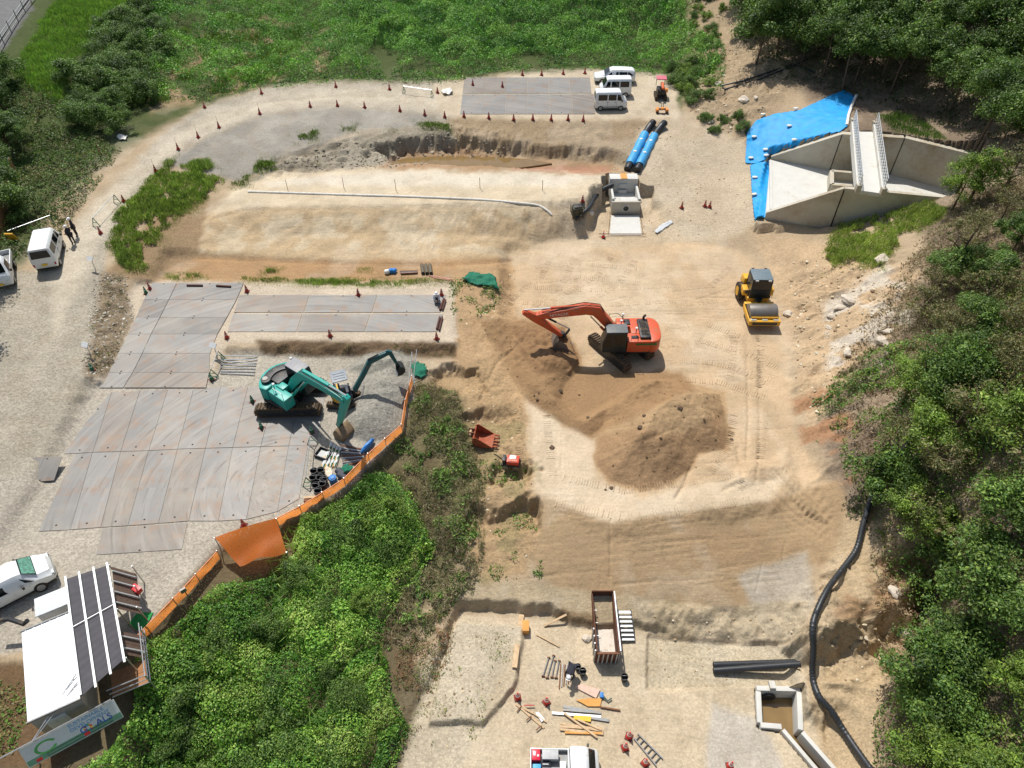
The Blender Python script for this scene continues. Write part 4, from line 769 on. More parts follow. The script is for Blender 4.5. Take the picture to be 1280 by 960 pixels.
bm_ = limb(o, 'boom', ORG, [F0, ((F0[0]+E0[0])/2+.0, (F0[1]+E0[1])/2+.16), (E0[0]-.25, E0[1]-.02), (E0[0]+.5, E0[1]+.12), ((E0[0]+T0[0])/2+.3, (E0[1]+T0[1])/2+.1), T0], [.42,.62,.78,.74,.58,.36], -.05, .5, .03)
st_ = limb(o, 'stick', ORG, [S0, (T0[0]-.0, T0[1]-.05), ((T0[0]+S1[0])/2, (T0[1]+S1[1])/2), S1], [.3,.62,.46,.26], -.05, .36, .03)
for y in (-.42,.32): ram(o, (.75,1.5), (E0[0]+.15, E0[1]-.3), .1, y, m_=ORG)
ram(o, (E0[0]+.2, E0[1]+.45), (S0[0]-.05, S0[1]+.15), .1, -.05, f=.6, m_=ORG); ram(o, (T0[0]-.3, T0[1]+.25), (S1[0]-.6, S1[1]+.55), .08, -.05, m_=BLK)
bucket(o, S1, R(-8), 1.35, 1.25, -.05, mat('worn_bucket', (132,120,108), .6, .4, var=.25, dirt=.4)); B().bar((S1[0]-.55,-.05,S1[1]+.5), (S1[0]-.12,-.05,S1[1]-.25), .2, .1).part('bucket_link', BLK, o)
for y in (-.2,.1): B().tube([(.6,y,2.2),(E0[0]-.5,y,E0[1]+.4),(E0[0]+.6,y,E0[1]+.58),(T0[0]-.5,y,T0[1]+.45)], .03, 6).part('hose', BLK, bm_)
q = Vector((T0[0]-E0[0], 0, T0[1]-E0[1])); an = math.atan2(q.z, q.x); mid = Vector(((E0[0]*.42+T0[0]*.58), .206, (E0[1]*.42+T0[1]*.58)+.1))
put_text('HITACHI', .34, PLASTW, bm_, Matrix.Translation(mid) @ Matrix.Rotation(-an, 4, 'Y') @ Matrix.Rotation(math.pi, 4, 'Z') @ Matrix.Rotation(math.pi/2, 4, 'X'))
# ------------------------------------------------------------ teal excavator
g = G(366, 503); YAW = R(-36)
o = thing('excavator', 'teal crawler excavator parked on the steel plates', 'excavator', g, YAW); crawler(o, R(2)-YAW, 4.4, .92, 2.25, .6)
back = arcpts(0, 0, 1.72, 112, 248, 14)
B().slab([(1.25,-1.32),(1.25,-.35),(.6,-.2),(.6,.2),(1.2,.4),(1.2,1.32)]+back, 1.0, 1.2).part('deck', BLK, o, .02)
B().slab([(-.3,1.4)]+[p for p in arcpts(0, 0, 1.74, 118, 242, 12)]+[(-.3,-1.4),(-.3,-.9),(-.9,-.5),(-.9,.5),(-.3,.9)], 1.1, 2.2).part('counterweight', TEAL, o, .09)
B().slab([(1.3,-1.35),(1.3,-.55),(-.6,-.55),(-.9,-1.3)], 1.08, 2.02).part('tank_body', TEAL, o, .08); B().box((-.55,.1,1.75), (.9,1.3,.9)).part('engine_cover', BLK, o, .05)
B().box((.15,-.45,1.9), (.7,.5,.45)).part('hydraulic_tank', TEAL, o, .04); B().slab(arcpts(0, 0, 1.5, 130, 215, 8)+arcpts(0, 0, .95, 215, 130, 8), 2.2, 2.3).part('engine_hood', BLK, o, .04)
B().cyl((-.9,-.85,2.15), (-.9,-.85,2.42), .33, n=18).part('air_cleaner', BLK, o, .03); B().cyl((-.95,-.85,2.42), (-.95,-.85,2.46), .18, n=12).part('fan_cap', GREY, o)
cabin(o, -.35, 1.25, .42, 1.38, 1.1, 2.95, mat('cab_teal_frame', (44,60,60), .45), mat('cab_roof_grey', (142,142,144), .5, dirt=.3)); antenna(o, -.6, 1.2, 2.3, .55); antenna(o, .1, -1.0, 2.1, .5)
B().tube([(1.1,-1.2,2.0),(1.1,-1.2,2.5),(.2,-1.2,2.5),(.2,-1.2,2.0)], .02, 6).part('handrail', PLASTW, o)
OP = lambda x, y: on_plane(g, YAW, x, y); T0 = OP(432, 500); S1 = OP(424, 531); E0 = OP(378, 468); print('teal pose', T0, S1, E0)
F0 = (.35,1.6); bm_ = limb(o, 'boom', TEAL, [F0, ((F0[0]+E0[0])/2-.05, (F0[1]+E0[1])/2+.1), E0, ((E0[0]+T0[0])/2, (E0[1]+T0[1])/2+.12), T0], [.4,.6,.66,.56,.36], 0, .46, .03)
limb(o, 'stick', TEAL, [(T0[0]+.25, T0[1]+.45), T0, ((T0[0]+S1[0])/2, (T0[1]+S1[1])/2), S1], [.3,.56,.42,.26], 0, .34, .03)
for y in (-.36,.36): ram(o, (.8,1.4), (E0[0]+.5, E0[1]-.1), .1, y, m_=TEAL)
ram(o, (E0[0]+.2, E0[1]+.42), (T0[0]+.2, T0[1]+.5), .1, 0, m_=TEAL, f=.6)
for y in (-.16,-.05,.08): B().tube([(.6,y,2.3),(E0[0],y,E0[1]+.4),((E0[0]+T0[0])/2,y,(E0[1]+T0[1])/2+.46),(T0[0]-.2,y,T0[1]+.34)], .025, 6).part('hose', BLK if y else SILV, bm_)
bucket(o, S1, R(-30), 1.05, .95, 0, mat('old_bucket', (150,126,96), .7, .2, var=.25, dirt=.4)); B().bar((S1[0]+.35,0,S1[1]+.6), (S1[0]+.05,0,S1[1]-.3), .16, .1).part('bucket_link', BLK, o)
# ------------------------------------------------------------ mini excavator
g = G(431, 503); YAW = R(20)
o = thing('mini_excavator', 'navy and yellow mini excavator with grey canopy behind the teal boom', 'excavator', g, YAW); crawler(o, R(-4)-YAW, 2.1, .5, 1.15, .32, 30)
B().slab(arcpts(0, 0, .78, 60, 300, 14)+[(.6,-.5),(.6,.5)], .58, .95).part('upper_body', NAVY, o, .05); B().slab(arcpts(0, 0, .8, 100, 260, 12)+[(-.12,0)], .72, 1.12).part('counterweight', YEL, o, .04)
B().slab(arcpts(-.05, 0, .72, 110, 250, 10), 1.1, 1.32).part('engine_hood', NAVY, o, .05); st_ = B().box((.05,.0,1.2), (.42,.48,.14)).part('seat', BLK, o, .04); B().box((-.14,0,1.45), (.12,.46,.5)).part('seat_back', BLK, st_, .04)
B().box((.5,.15,1.05), (.12,.6,.5)).part('control_box', BLK, o, .03); cn = B().box((.02,.2,2.32), (1.05,1.05,.08)).part('canopy', mat('canopy_grey', (132,138,144), .5), o, .04)
for k in range(3): B().box((.02,-.05+k*.25,2.375), (.75,.09,.03)).part('rib', mat('canopy_grey'), cn, .01)
for y in (-.3,.68): B().bar((-.42,y,1.2), (-.42,y,2.3), .06).part('canopy_post', BLK, o)
B().box((1.3,0,.32), (.1,1.35,.36), YAW*-1).part('dozer_blade', BLK, o)
OP = lambda x, y: on_plane(g, YAW, x, y); E0 = OP(482, 440); T0 = OP(487, 440); S1 = OP(497, 456); K0 = OP(462, 452); print('mini pose', K0, E0, S1)
limb(o, 'boom', DTEAL, [(.75,.85), ((.75+K0[0])/2+.05, (.85+K0[1])/2), K0, T0], [.26,.34,.36,.24], 0, .22, .02); limb(o, 'stick', DTEAL, [(T0[0]-.2, T0[1]+.15), T0, S1], [.18,.3,.16], 0, .18, .015)
ram(o, (.9,.7), (K0[0]+.05, K0[1]-.15), .06, 0, m_=DTEAL); ram(o, (K0[0]-.1, K0[1]+.22), (T0[0]-.15, T0[1]+.22), .055, 0); bucket(o, S1, R(-25), .6, .6, 0, mat('dark_bucket', (58,62,62), .6, .3))
B().cyl((.72,0,.6), (.72,0,1.05), .14, n=12).part('swing_post', BLK, o)
# ------------------------------------------------------------ roller
g = P(949, 400, .1); g.z = hz(g.x, g.y+1.2)
o = thing('road_roller', 'yellow single drum road roller on the right edge of the sand fill', 'roller', g, R(-91)); o.location.z = max(hz(g.x, g.y), hz(g.x, g.y+2.8))
dr = B().cyl((0,-1.06,.77), (0,1.06,.77), .76, n=40).part('drum', DRUM, o, .02)
for s in (-1, 1): B().box((0, s*1.16, .72), (1.9,.09,.4)).part('side_frame', YEL, o, .03)
fb = B().box((1.0,0,.72), (.34,2.4,.42)).part('front_frame', YEL, o, .03); B().box((1.19,0,.7), (.03,1.9,.22)).part('frame_slot', BLK, fb); B().box((-1.0,0,.8), (.3,2.3,.42)).part('rear_crossbeam', YEL, o, .03)
for k in range(3): B().box((.95,-.85+.85*k,.95), (.22,.42,.06)).part('scraper_block', ALU, o)
B().box((.87,0,1.0), (.06,2.05,.25)).part('scraper', YEL, o)
B().cyl((-1.3,0,.4), (-1.3,0,1.2), .28, n=14).part('articulation_joint', BLK, o)
B().box((-1.95,0,1.0), (1.1,1.7,.35)).part('platform', YEL, o, .04); c = cabin(o, -2.85, -1.35, -.78, .78, 1.15, 2.85, mat('roller_cab_frame', (34,38,38), .45), mat('roller_roof', (106,120,126), .5), .12)
for y in (-.5,.5): B().box((-1.42,y,2.82), (.1,.24,.1)).part('work_light', ALU, c); B().box((-2.95,y,2.82), (.12,.2,.14)).part('rear_light', BLK, c)
B().loft([[(-2.9,-.95,1.0),(-2.9,.95,1.0),(-2.9,.95,1.95),(-2.9,-.95,1.95)],[(-3.6,-.92,.95),(-3.6,.92,.95),(-3.6,.9,1.85),(-3.6,-.9,1.85)],[(-4.2,-.8,.9),(-4.2,.8,.9),(-4.2,.75,1.5),(-4.2,-.75,1.5)]]).part('engine_hood', YEL, o, .06)
for s in (-1, 1): B().box((-2.2, s*.98, 1.35), (.75,.42,.55)).part('fuel_tank' if s < 0 else 'step_box', YEL, o, .05)
for s in (-1, 1):
    wh = B().cyl((-2.9, s*1.0-.26, .72), (-2.9, s*1.0+.26, .72), .72, n=26).part('wheel', RUB, o, .06); B().cyl((-2.9, s*1.27, .72), (-2.9, s*1.3, .72), .38, n=16).part('rim', YEL, wh)
B().cyl((-3.3,.35,1.8), (-3.35,.35,2.5), .06, n=10).part('exhaust_pipe', BLK, o); B().tube([(-1.4,-.8,1.8),(-1.2,-1.15,2.0)], .02, 6).part('mirror_arm', BLK, o); B().box((-1.18,-1.18,1.95), (.08,.22,.3)).part('mirror', BLK, o, .02)
B().tube([(-1.4,1.0,1.2),(-1.4,1.0,2.0),(-2.6,1.0,2.0),(-2.6,1.0,1.3)], .025, 6).part('handrail', YEL, o)
# ------------------------------------------------------------ small machines
g = G(639, 584)
o = thing('pedestrian_roller', 'small red walk behind roller on the bank beside the fill', 'roller', g, R(-8))
for x in (-.35,.35): B().cyl((x,-.34,.24), (x,.34,.24), .23, n=20).part('drum', DRUM, o, .01)
B().box((0,0,.5), (1.15,.66,.18)).part('frame', BLK, o, .03); B().box((.12,0,.74), (.8,.62,.34)).part('engine_cover', mat('machine_red', (200,66,46), .4, dirt=.3), o, .07); B().box((.1,.1,.93), (.42,.28,.06)).part('top_panel', WHITE, o, .02); B().box((.1,-.16,.925), (.6,.16,.04)).part('air_grille', mat('pale_red', (214,120,96), .5), o)
B().tube([(-.5,0,.6),(-.9,.05,.95),(-1.15,.1,1.05)], .035, 8).part('handle', BLK, o); B().box((-.45,0,.78), (.22,.5,.3)).part('control_box', BLK, o, .03)
g = G(825, 122)
o = thing('mini_crane', 'small tracked crane with faded red canopy at the plate end', 'crane', g, R(-92)); crawler(o, 0, 1.7, .45, 1.0, .26, 26)
B().box((-.1,0,.75), (1.3,.85,.5)).part('body', BLK, o, .05); cn = B().box((-.75,0,1.85), (.95,1.05,.1)).part('canopy', PINK, o, .03)
for y in (-.45,.45): B().bar((-1.1,y,.9), (-1.1,y,1.8), .05).part('canopy_post', BLK, o)
limb(o, 'boom', mat('crane_orange', (226,104,52), .5), [(-.5,1.35),(.1,1.5),(.75,1.3)], [.3,.34,.2], .05, .26, .02); B().box((.3,.5,.95), (.4,.3,.4)).part('lamp_box', AMB, o, .04); B().box((.55,-.38,.95), (.5,.2,.6)).part('outrigger', BLK, o); B().cyl((.3,-.05,.9), (.35,-.02,1.3), .12, n=10).part('winch', BLK, o)
g = G(827, 141)
o = thing('wheel_dolly', 'small yellow machine frame with two wheels below the crane', 'frame', g, R(0))
for x in (-.5,.5): w_ = B().box((x,0,.32), (.3,.6,.3)).part('fender', AMB, o, .05); B().cyl((x-.12,-.1,.22), (x+.12,-.1,.22), .22, n=14).part('wheel', RUB, w_)
B().box((0,0,.4), (.8,.3,.12)).part('axle_frame', BLK, o); B().tube([(-.1,.1,.4),(-.05,.3,.9),(.1,.3,.9),(.15,.1,.4)], .03, 6).part('handle', BLK, o); B().box((0,-.1,.5), (.4,.3,.2)).part('motor', AMB, o, .03)
g = G(607, 552)
o = thing('excavator_bucket', 'rusty red excavator bucket lying in a hollow of the bank', 'bucket', g+Vector((0,0,.05)), R(-8))
DM = Matrix.Translation((0,0,.05)); RB = mat('red_rust_bucket', (156,78,48), .7, .1, var=.25, dirt=.35)
prof = [(-.75,.85),(-.8,.35),(-.55,.05),(-.1,0),(.55,.1)]; inn = [(-.66,.82),(-.7,.38),(-.5,.13),(-.08,.07),(.55,.15)]
bk = B().prism(prof+inn[::-1], -.6, .6).part('shell', RB, o); 
for s in (-1, 1): B().prism(prof+[(-.55,.95)], s*.6-.02, s*.6+.02).part('side_plate', RB, o)
for k in range(5): B().box((.72,-.5+.25*k,.12), (.36,.1,.09), 0, 0, .1, (.5,1)).part('tooth', RB, o)
for s in (-.18,.18): B().box((-.92,s,.75), (.4,.06,.42)).part('ear_plate', RUSTY, o)
B().cyl((-.98,-.3,.8), (-.98,.3,.8), .09, n=12).part('pin', WOOD, o)
# ------------------------------------------------------------ vans, cars, trucks
kei_van('van', 'white van nearest the cones at the end of the far steel plates', G(762, 135), R(2)); kei_van('van', 'white van parked between the other van and the wagon', G(768, 118), R(180)); car('station_wagon', 'white station wagon parked at the weeds behind two vans', G(767, 102), R(178))
kei_van('van', 'white van on the left road with two people beside it', G(65, 322), R(108)).scale = (1.2,1.2,1.12)
o = kei_truck('pickup_truck', 'white light truck at the left edge with sheeted bags in its bed', G(6, 346), R(-64)); o.scale = (1.2,1.2,1.15); TL = o; bpy.context.view_layer.update()
o = car('hatchback', 'white car parked above the site office at the left edge', G(17, 742), R(38), True, .4); o.scale = (1.02,1.08,1.2); B().quad((1.53,-.6,1.1),(1.53,.6,1.1),(1.04,.5,1.4),(1.04,-.5,1.4)).part('windshield_reflection', mat('windshield_reflection', (90,140,120), .5, var=.5, scale=9), o)  # mottled green panel: reflection in the windshield put in as colour
o = kei_truck('pickup_truck', 'white light truck with loaded bed at the bottom edge', P(705, 963, -2.55), R(-1)); TR = o
def in_bed(o, x, y, z): return Matrix.LocRotScale(o.location, o.rotation_euler, o.scale) @ Vector((x, y, z))
# ------------------------------------------------------------ steel road plates, each laid on its own
m, t, b = nodes('plate_steel'); L = t.links.new; MATS['plate_steel'] = m
tc = t.nodes.new('ShaderNodeTexCoord'); oi = t.nodes.new('ShaderNodeObjectInfo'); ge = t.nodes.new('ShaderNodeNewGeometry')
def nz(vec, s, d=5, r_=.6):
    q = t.nodes.new('ShaderNodeTexNoise'); q.inputs['Scale'].default_value = s; q.inputs['Detail'].default_value = d; q.inputs['Roughness'].default_value = r_; L(vec, q.inputs['Vector']); return q.outputs['Fac']
def rmp(x, *st):
    q = t.nodes.new('ShaderNodeValToRGB'); e = q.color_ramp.elements
    while len(e) < len(st): e.new(.5)
    for k, (p_, c_) in enumerate(st): e[k].position = p_; e[k].color = (*c_, 1)
    L(x, q.inputs[0]); return q.outputs[0]
def mixc(f, a, c_, k=None):
    q = t.nodes.new('ShaderNodeMix'); q.data_type = 'RGBA'
    (L(f, q.inputs[0]) if not isinstance(f, float) else setattr(q.inputs[0], 'default_value', f)); L(a, q.inputs[6])
    L(c_, q.inputs[7]) if not isinstance(c_, tuple) else setattr(q.inputs[7], 'default_value', (*c_, 1)); return q.outputs[2]
base = rmp(oi.outputs['Random'], (0, lin((126,124,120))), (.35, lin((138,136,132))), (.7, lin((130,122,112))), (1, lin((116,114,110))))
pv = t.nodes.new('ShaderNodeVectorMath'); pv.operation = 'MULTIPLY_ADD'; L(oi.outputs['Random'], pv.inputs[0]); pv.inputs[1].default_value = (37, 53, 11); L(tc.outputs['Object'], pv.inputs[2])
c0 = mixc(rmp(nz(pv.outputs[0], .8, 6, .7), (.5, (0,0,0)), (.66, (.62,.62,.62))), base, lin((144,112,84)))
c1 = mixc(rmp(nz(ge.outputs['Position'], .35, 6), (.45, (0,0,0)), (.68, (.5,.5,.5))), c0, lin((160,153,140)))          # rust and clay
C0 = P(345, 610, .7); sub_ = t.nodes.new('ShaderNodeVectorMath'); sub_.operation = 'SUBTRACT'; L(ge.outputs['Position'], sub_.inputs[0]); sub_.inputs[1].default_value = C0
sx_ = t.nodes.new('ShaderNodeSeparateXYZ'); L(sub_.outputs[0], sx_.inputs[0]); ln_ = t.nodes.new('ShaderNodeVectorMath'); ln_.operation = 'LENGTH'; L(sub_.outputs[0], ln_.inputs[0]); at_ = t.nodes.new('ShaderNodeMath'); at_.operation = 'ARCTAN2'; L(sx_.outputs[1], at_.inputs[0]); L(sx_.outputs[0], at_.inputs[1])
cb_ = t.nodes.new('ShaderNodeCombineXYZ'); L(ln_.outputs['Value'], cb_.inputs[0]); L(at_.outputs[0], cb_.inputs[1]); mp = t.nodes.new('ShaderNodeMapping'); mp.inputs['Scale'].default_value = (1.7, 1.0, 1); L(cb_.outputs[0], mp.inputs[0])
c2 = mixc(rmp(nz(mp.outputs[0], 1.1, 4), (.5, (0,0,0)), (.74, (.5,.5,.5))), c1, lin((164,160,152)))                # dust smeared by wheels
c3 = mixc(rmp(nz(mp.outputs[0], 2.3, 3), (.54, (0,0,0)), (.7, (.55,.55,.55))), c2, lin((92,88,82)))
dk = t.nodes.new('ShaderNodeVectorMath'); dk.operation = 'SCALE'; dk.inputs['Scale'].default_value = .84; L(c3, dk.inputs[0]); L(dk.outputs[0], b.inputs['Base Color']); b.inputs['Roughness'].default_value = .55; b.inputs['Metallic'].default_value = .15; b.inputs['Specular IOR Level'].default_value = .4
PLATE = m
HOLE = B().cyl((0,0,0), (0,0,.006), .06, n=10).mesh('lifting_hole', RUB)
def plate(pts, z, label, group, th=.025):
    zs = [z(y) if callable(z) else z for x, y in pts]; p = [P(x, y, zz) for (x, y), zz in zip(pts, zs)]; c = sum(p, Vector())/4; g = random.Random(int(pts[0][0]*7+pts[0][1])); q = [c+(v-c)*.988-c+Vector((0,0,.006+g.uniform(0,.012))) for v in p]
    o = B().add(q+[v+Vector((0,0,th)) for v in q], [(3,2,1,0),(4,5,6,7),(0,1,5,4),(1,2,6,5),(2,3,7,6),(3,0,4,7)]).part('steel_plate', PLATE, None, 0, 0); o.location = c
    for u in ((q[0]+q[1])/2*.88, (q[2]+q[3])/2*.88): put('lifting_hole', HOLE, o, u+Vector((0,0,th+.001)))
    return tag(o, label, 'steel plate', group)
up = [(108,527,80,568),(140,490,116,566),(175,489,151,565),(210,487,186,564),(242,487,222,562),(276,484,257,561),(310,484,291,560),(345,484,326,559),(378,484,361,558),(408,484,396,557)]
for a, c in zip(up[:-1], up[1:]): plate([(a[2],a[3]),(c[2],c[3]),(c[0],c[1]),(a[0],a[1])], .7, 'long grey steel plate in the back row of the open yard', 'back row yard plates')
lo = [(94,568,48,665),(116,566,88,663),(151,565,126,660),(186,564,160,658),(222,562,198,655),(257,561,236,652),(291,560,273,652),(326,559,308,650),(361,558,347,640),(385,557,374,624)]
for a, c in zip(lo[:-1], lo[1:]): plate([(a[2],a[3]),(c[2],c[3]),(c[0],c[1]-.4),(a[0],a[1]-.4)], .7, 'long grey steel plate in the front row of the open yard', 'front row yard plates')
plate([(120,694),(228,687),(235,654),(128,661)], .7, 'single steel plate jutting out in front of the yard rows', None); plate([(31,604),(68,601),(78,571),(42,572)], lambda y: max(hz(*P(50, y, .9)[:2]), .7), 'steel plate corner jutting onto the gravel at the left', None)
rows = [(354,375,[190,221,305]),(375,397,[180,211,296]),(397,418,[170,200,284]),(418,442,[160,189,272]),(442,466,[148,178,263]),(466,485,[136,166,262])]
for (y0, y1, xs0), nxt in zip(rows, rows[1:]+[(485,0,[124,154,258])]):
    for k in range(2): plate([(nxt[2][k],y1),(nxt[2][k+1],y1),(xs0[k+1],y0),(xs0[k],y0)], bed, 'brown steel plate on the ramp up to the corridor', 'ramp plates')
for y0, y1, xx, lb in ((369,391,[297,385,470,556],'upper'),(393,415,[289,376,461,552],'lower')):
    for k in range(3): plate([(xx[k]-5,y1),(xx[k+1]-5,y1),(xx[k+1]+2,y0),(xx[k]+2,y0)], 1.15, ['left','middle','right end'][k]+' steel plate of the '+lb+' strip in the corridor', None)
for y0, y1, lb in ((97,117,'far'),(118,143,'near')):
    xx = np.linspace(578, 742, 7)
    for k in range(6): plate([(640+(xx[k]-640)*(1.03 if lb == 'near' else .985)-1,y1),(640+(xx[k+1]-640)*(1.03 if lb == 'near' else .985)-1,y1),(640+(xx[k+1]-640)*(1.0 if lb == 'near' else .955),y0),(640+(xx[k]-640)*(1.0 if lb == 'near' else .955),y0)], 3.0, f'steel plate in the {lb} row before the vans', f'{lb} row of far road plates')
# ------------------------------------------------------------ cones
def cone_proto(body, bands):
    me = [B().box((0,0,.025), (.36,.36,.05)).mesh('base', mat('dark_red_base', (112,48,40), .7), .01), B().cyl((0,0,.05), (0,0,.68), .15, .03, 14).mesh('cone_body', body), B().cyl((0,0,.3), (0,0,.42), .1125, .0875, 14, False).mesh('band', bands), B().cyl((0,0,.5), (0,0,.58), .071, .054, 14, False).mesh('band', bands), B().cyl((0,0,.6), (0,0,1.25), .012, n=6).mesh('pole', RUSTY)]
    return me
CR = cone_proto(RED, mat('dull_white_band', (196,150,140), .5)); CG = cone_proto(GRN, mat('pale_green_band', (150,190,160), .5)); CO = cone_proto(mat('fresh_red_cone', (222,60,44), .5), PLASTW)
ORD = ['first','second','third','fourth','fifth','sixth','seventh','eighth','ninth','tenth','eleventh','twelfth','thirteenth','fourteenth','fifteenth','sixteenth','seventeenth','eighteenth','nineteenth']
def cone(px, py, label, group=None, pr=CR, pole=False, tilt=0, s=1.0):
    g = G(px, py); o = thing('traffic_cone', label, 'traffic cone', g+Vector((0,0,.012)), random.uniform(0, 1.5), group)
    zz = [v.matrix_basis.translation.z for v in ()]
    for nm, me in zip(('base','cone_body','band','band','pole'), pr):
        if nm == 'pole' and not pole: continue
        put(nm, me, o)
    o.scale = (s, s, s); o.rotation_euler.x = tilt; return o
near = [(195,216),(223,188),(248,173),(274,161),(325,144),(388,135),(422,134),(456,136),(500,140),(531,145),(556,148),(580,147),(611,149),(642,151),(666,151),(689,151),(710,151),(729,152)]
for k, (x, y) in enumerate(near): cone(x, y-1, f'{ORD[k]} red cone from the left along the near edge of the far road', 'cones on the near road edge', pole=k < 5)
far = [(126,194),(256,135),(327,117),(420,109),(487,112),(547,116),(591,107),(628,109),(653,94),(677,94),(704,93),(731,92)]
for k, (x, y) in enumerate(far): cone(x, y, f'{ORD[k]} red cone from the left along the far edge of the road', 'cones on the far road edge', pole=k < 5)
for x, y, lb, pr in [(155,252,'red cone at the bend above the folding barrier',CR),(126,292,'red cone leaning on the lower end of the folding barrier',CR),(188,362,'red cone at the top left corner of the ramp plates',CR),(183,367,'green cone at the top left corner of the ramp plates',CG),(309,365,'red cone behind the left end of the plate corridor',CR),(284,423,'red cone in front of the left end of the corridor',CR),(448,369,'red cone behind the middle of the plate corridor',CR),(413,421,'red cone in front of the corridor above the teal excavator',CR),(552,369,'red cone beside the crouching worker',CR),(546,424,'red cone at the near right corner of the plate corridor',CR),(852,260,'lone red cone on the slope right of the intake',CR),(881,258,'left one of the two red cones below the blue tarp',CR),(887,259,'right one of the two red cones below the blue tarp',CR),(728,253,'small dark cone behind the pump',CR),(754,297,'red and white cone at the corner of the fresh slab',CO),(116,463,'green cone on the stones between road and ramp',CG),(265,475,'green cone left of the rows of pipes',CG),(316,503,'green cone on the plates left of the teal excavator',CG),(327,535,'green cone on the plates below the teal tracks',CG),(390,541,'green cone at the end of the barrier pipes',CG),(305,657,'red cone half behind the orange net',CR),(647,873,'red cone at the left of the scattered poles',CO),(683,878,'red cone above the scattered poles',CO),(786,921,'red cone lying at the top of the ladder',CO),(781,935,'red cone on a grey base by the ladder',CO),(806,955,'red cone below the ladder at the bottom edge',CO),(912,958,'red cone at the bottom edge near the outlet',CO)]:
    cone(x, y, lb, None, pr, s=1.05 if y > 800 else 1)
# ------------------------------------------------------------ folding barriers: a pipe on two triangular stands
def barrier(a, c, label, boards=False, up_=.85):
    ga, gc = G(*a), G(*c); o = thing('folding_barrier', label, 'barrier', ga); d = (gc-ga); n_ = Vector((-d.y, d.x, 0)).normalized()*.35
    for p in (Vector(), d):
        k = B()
        k.bar(p+n_, p+Vector((0,0,up_)), .045); k.bar(p-n_, p+Vector((0,0,up_)), .045); k.bar(p+n_*.55+Vector((0,0,up_*.45)), p-n_*.55+Vector((0,0,up_*.45)), .04); k.bar(p+n_, p-n_, .04)
        k.part('stand', GRN, o)
    B().cyl(Vector((0,0,up_+.02)), d+Vector((0,0,up_+.02)), .03, n=8).part('pipe', SILV, o)
    if boards: B().bar(d*.1+Vector((0,0,up_*.6)), d*.9+Vector((0,0,up_*.6)), .03, .22).part('board', PLASTW, o)
    return o
barrier((121,283),(147,254),'green and steel folding barrier at the inner road bend'); barrier((16,300),(68,280),'long steel pipe barrier behind the parked van',); barrier((505,116),(540,121),'green and steel barrier on the far road edge', False, .7)
barrier((386,608),(391,555),'pair of steel pipes on green stands beside the black buckets'); barrier((267,470),(276,448),'green stand at the left end of the stored pipes', False, .7)
g = G(18, 302); b_ = B(); b_.box((0,0,.45), (.7,.12,.85), 0, .35); single(b_, 'barrier_board', YEL, 'yellow and green board leaning beside the light truck', 'board').location = g
# ------------------------------------------------------------ people
SKIN = mat('skin', (196,150,120), .6); DKC = mat('dark_work_clothes', (44,44,52), .85, var=.2); DBR = mat('dark_trousers', (52,44,44), .85, var=.2); WSH = mat('white_shirt', (226,228,232), .8, var=.06); HELM = mat('white_helmet', (236,238,238), .35)
def body(name, parent, joints, edges, m_):
    me = bpy.data.meshes.new(name); me.from_pydata([j[:3] for j in joints], edges, []); o = bpy.data.objects.new(name, me); COL.objects.link(o); o.parent = parent
    sk = o.modifiers.new('skin', 'SKIN'); o.modifiers.new('sub', 'SUBSURF').levels = 1
    for i, v in enumerate(me.skin_vertices[0].data): v.radius = (joints[i][3],)*2; v.use_root = i == 0
    bpy.context.view_layer.update(); me2 = bpy.data.meshes.new_from_object(o.evaluated_get(bpy.context.evaluated_depsgraph_get())); o.modifiers.clear(); o.data = me2; me2.materials.clear(); me2.materials.append(m_)
    me2.polygons.foreach_set('use_smooth', [True]*len(me2.polygons)); return o
def hand(o, p, d, parent):
    p = Vector(p); d = Vector(d).normalized(); s = d.orthogonal().normalized(); k = B(); k.box(p+d*.045, (.08,.035,.09))
    for i in range(4): a = p+d*.085+s*(.03-.02*i); k.tube([a, a+d*(.05-.006*abs(i-1)), a+d*(.075-.008*abs(i-1))-Vector((0,0,.02))], .0095, 6)
    k.tube([p+s*.045+d*.02, p+s*.075+d*.045, p+s*.08+d*.07], .011, 6); return k.part('hand', SKIN, parent, 0, 60)
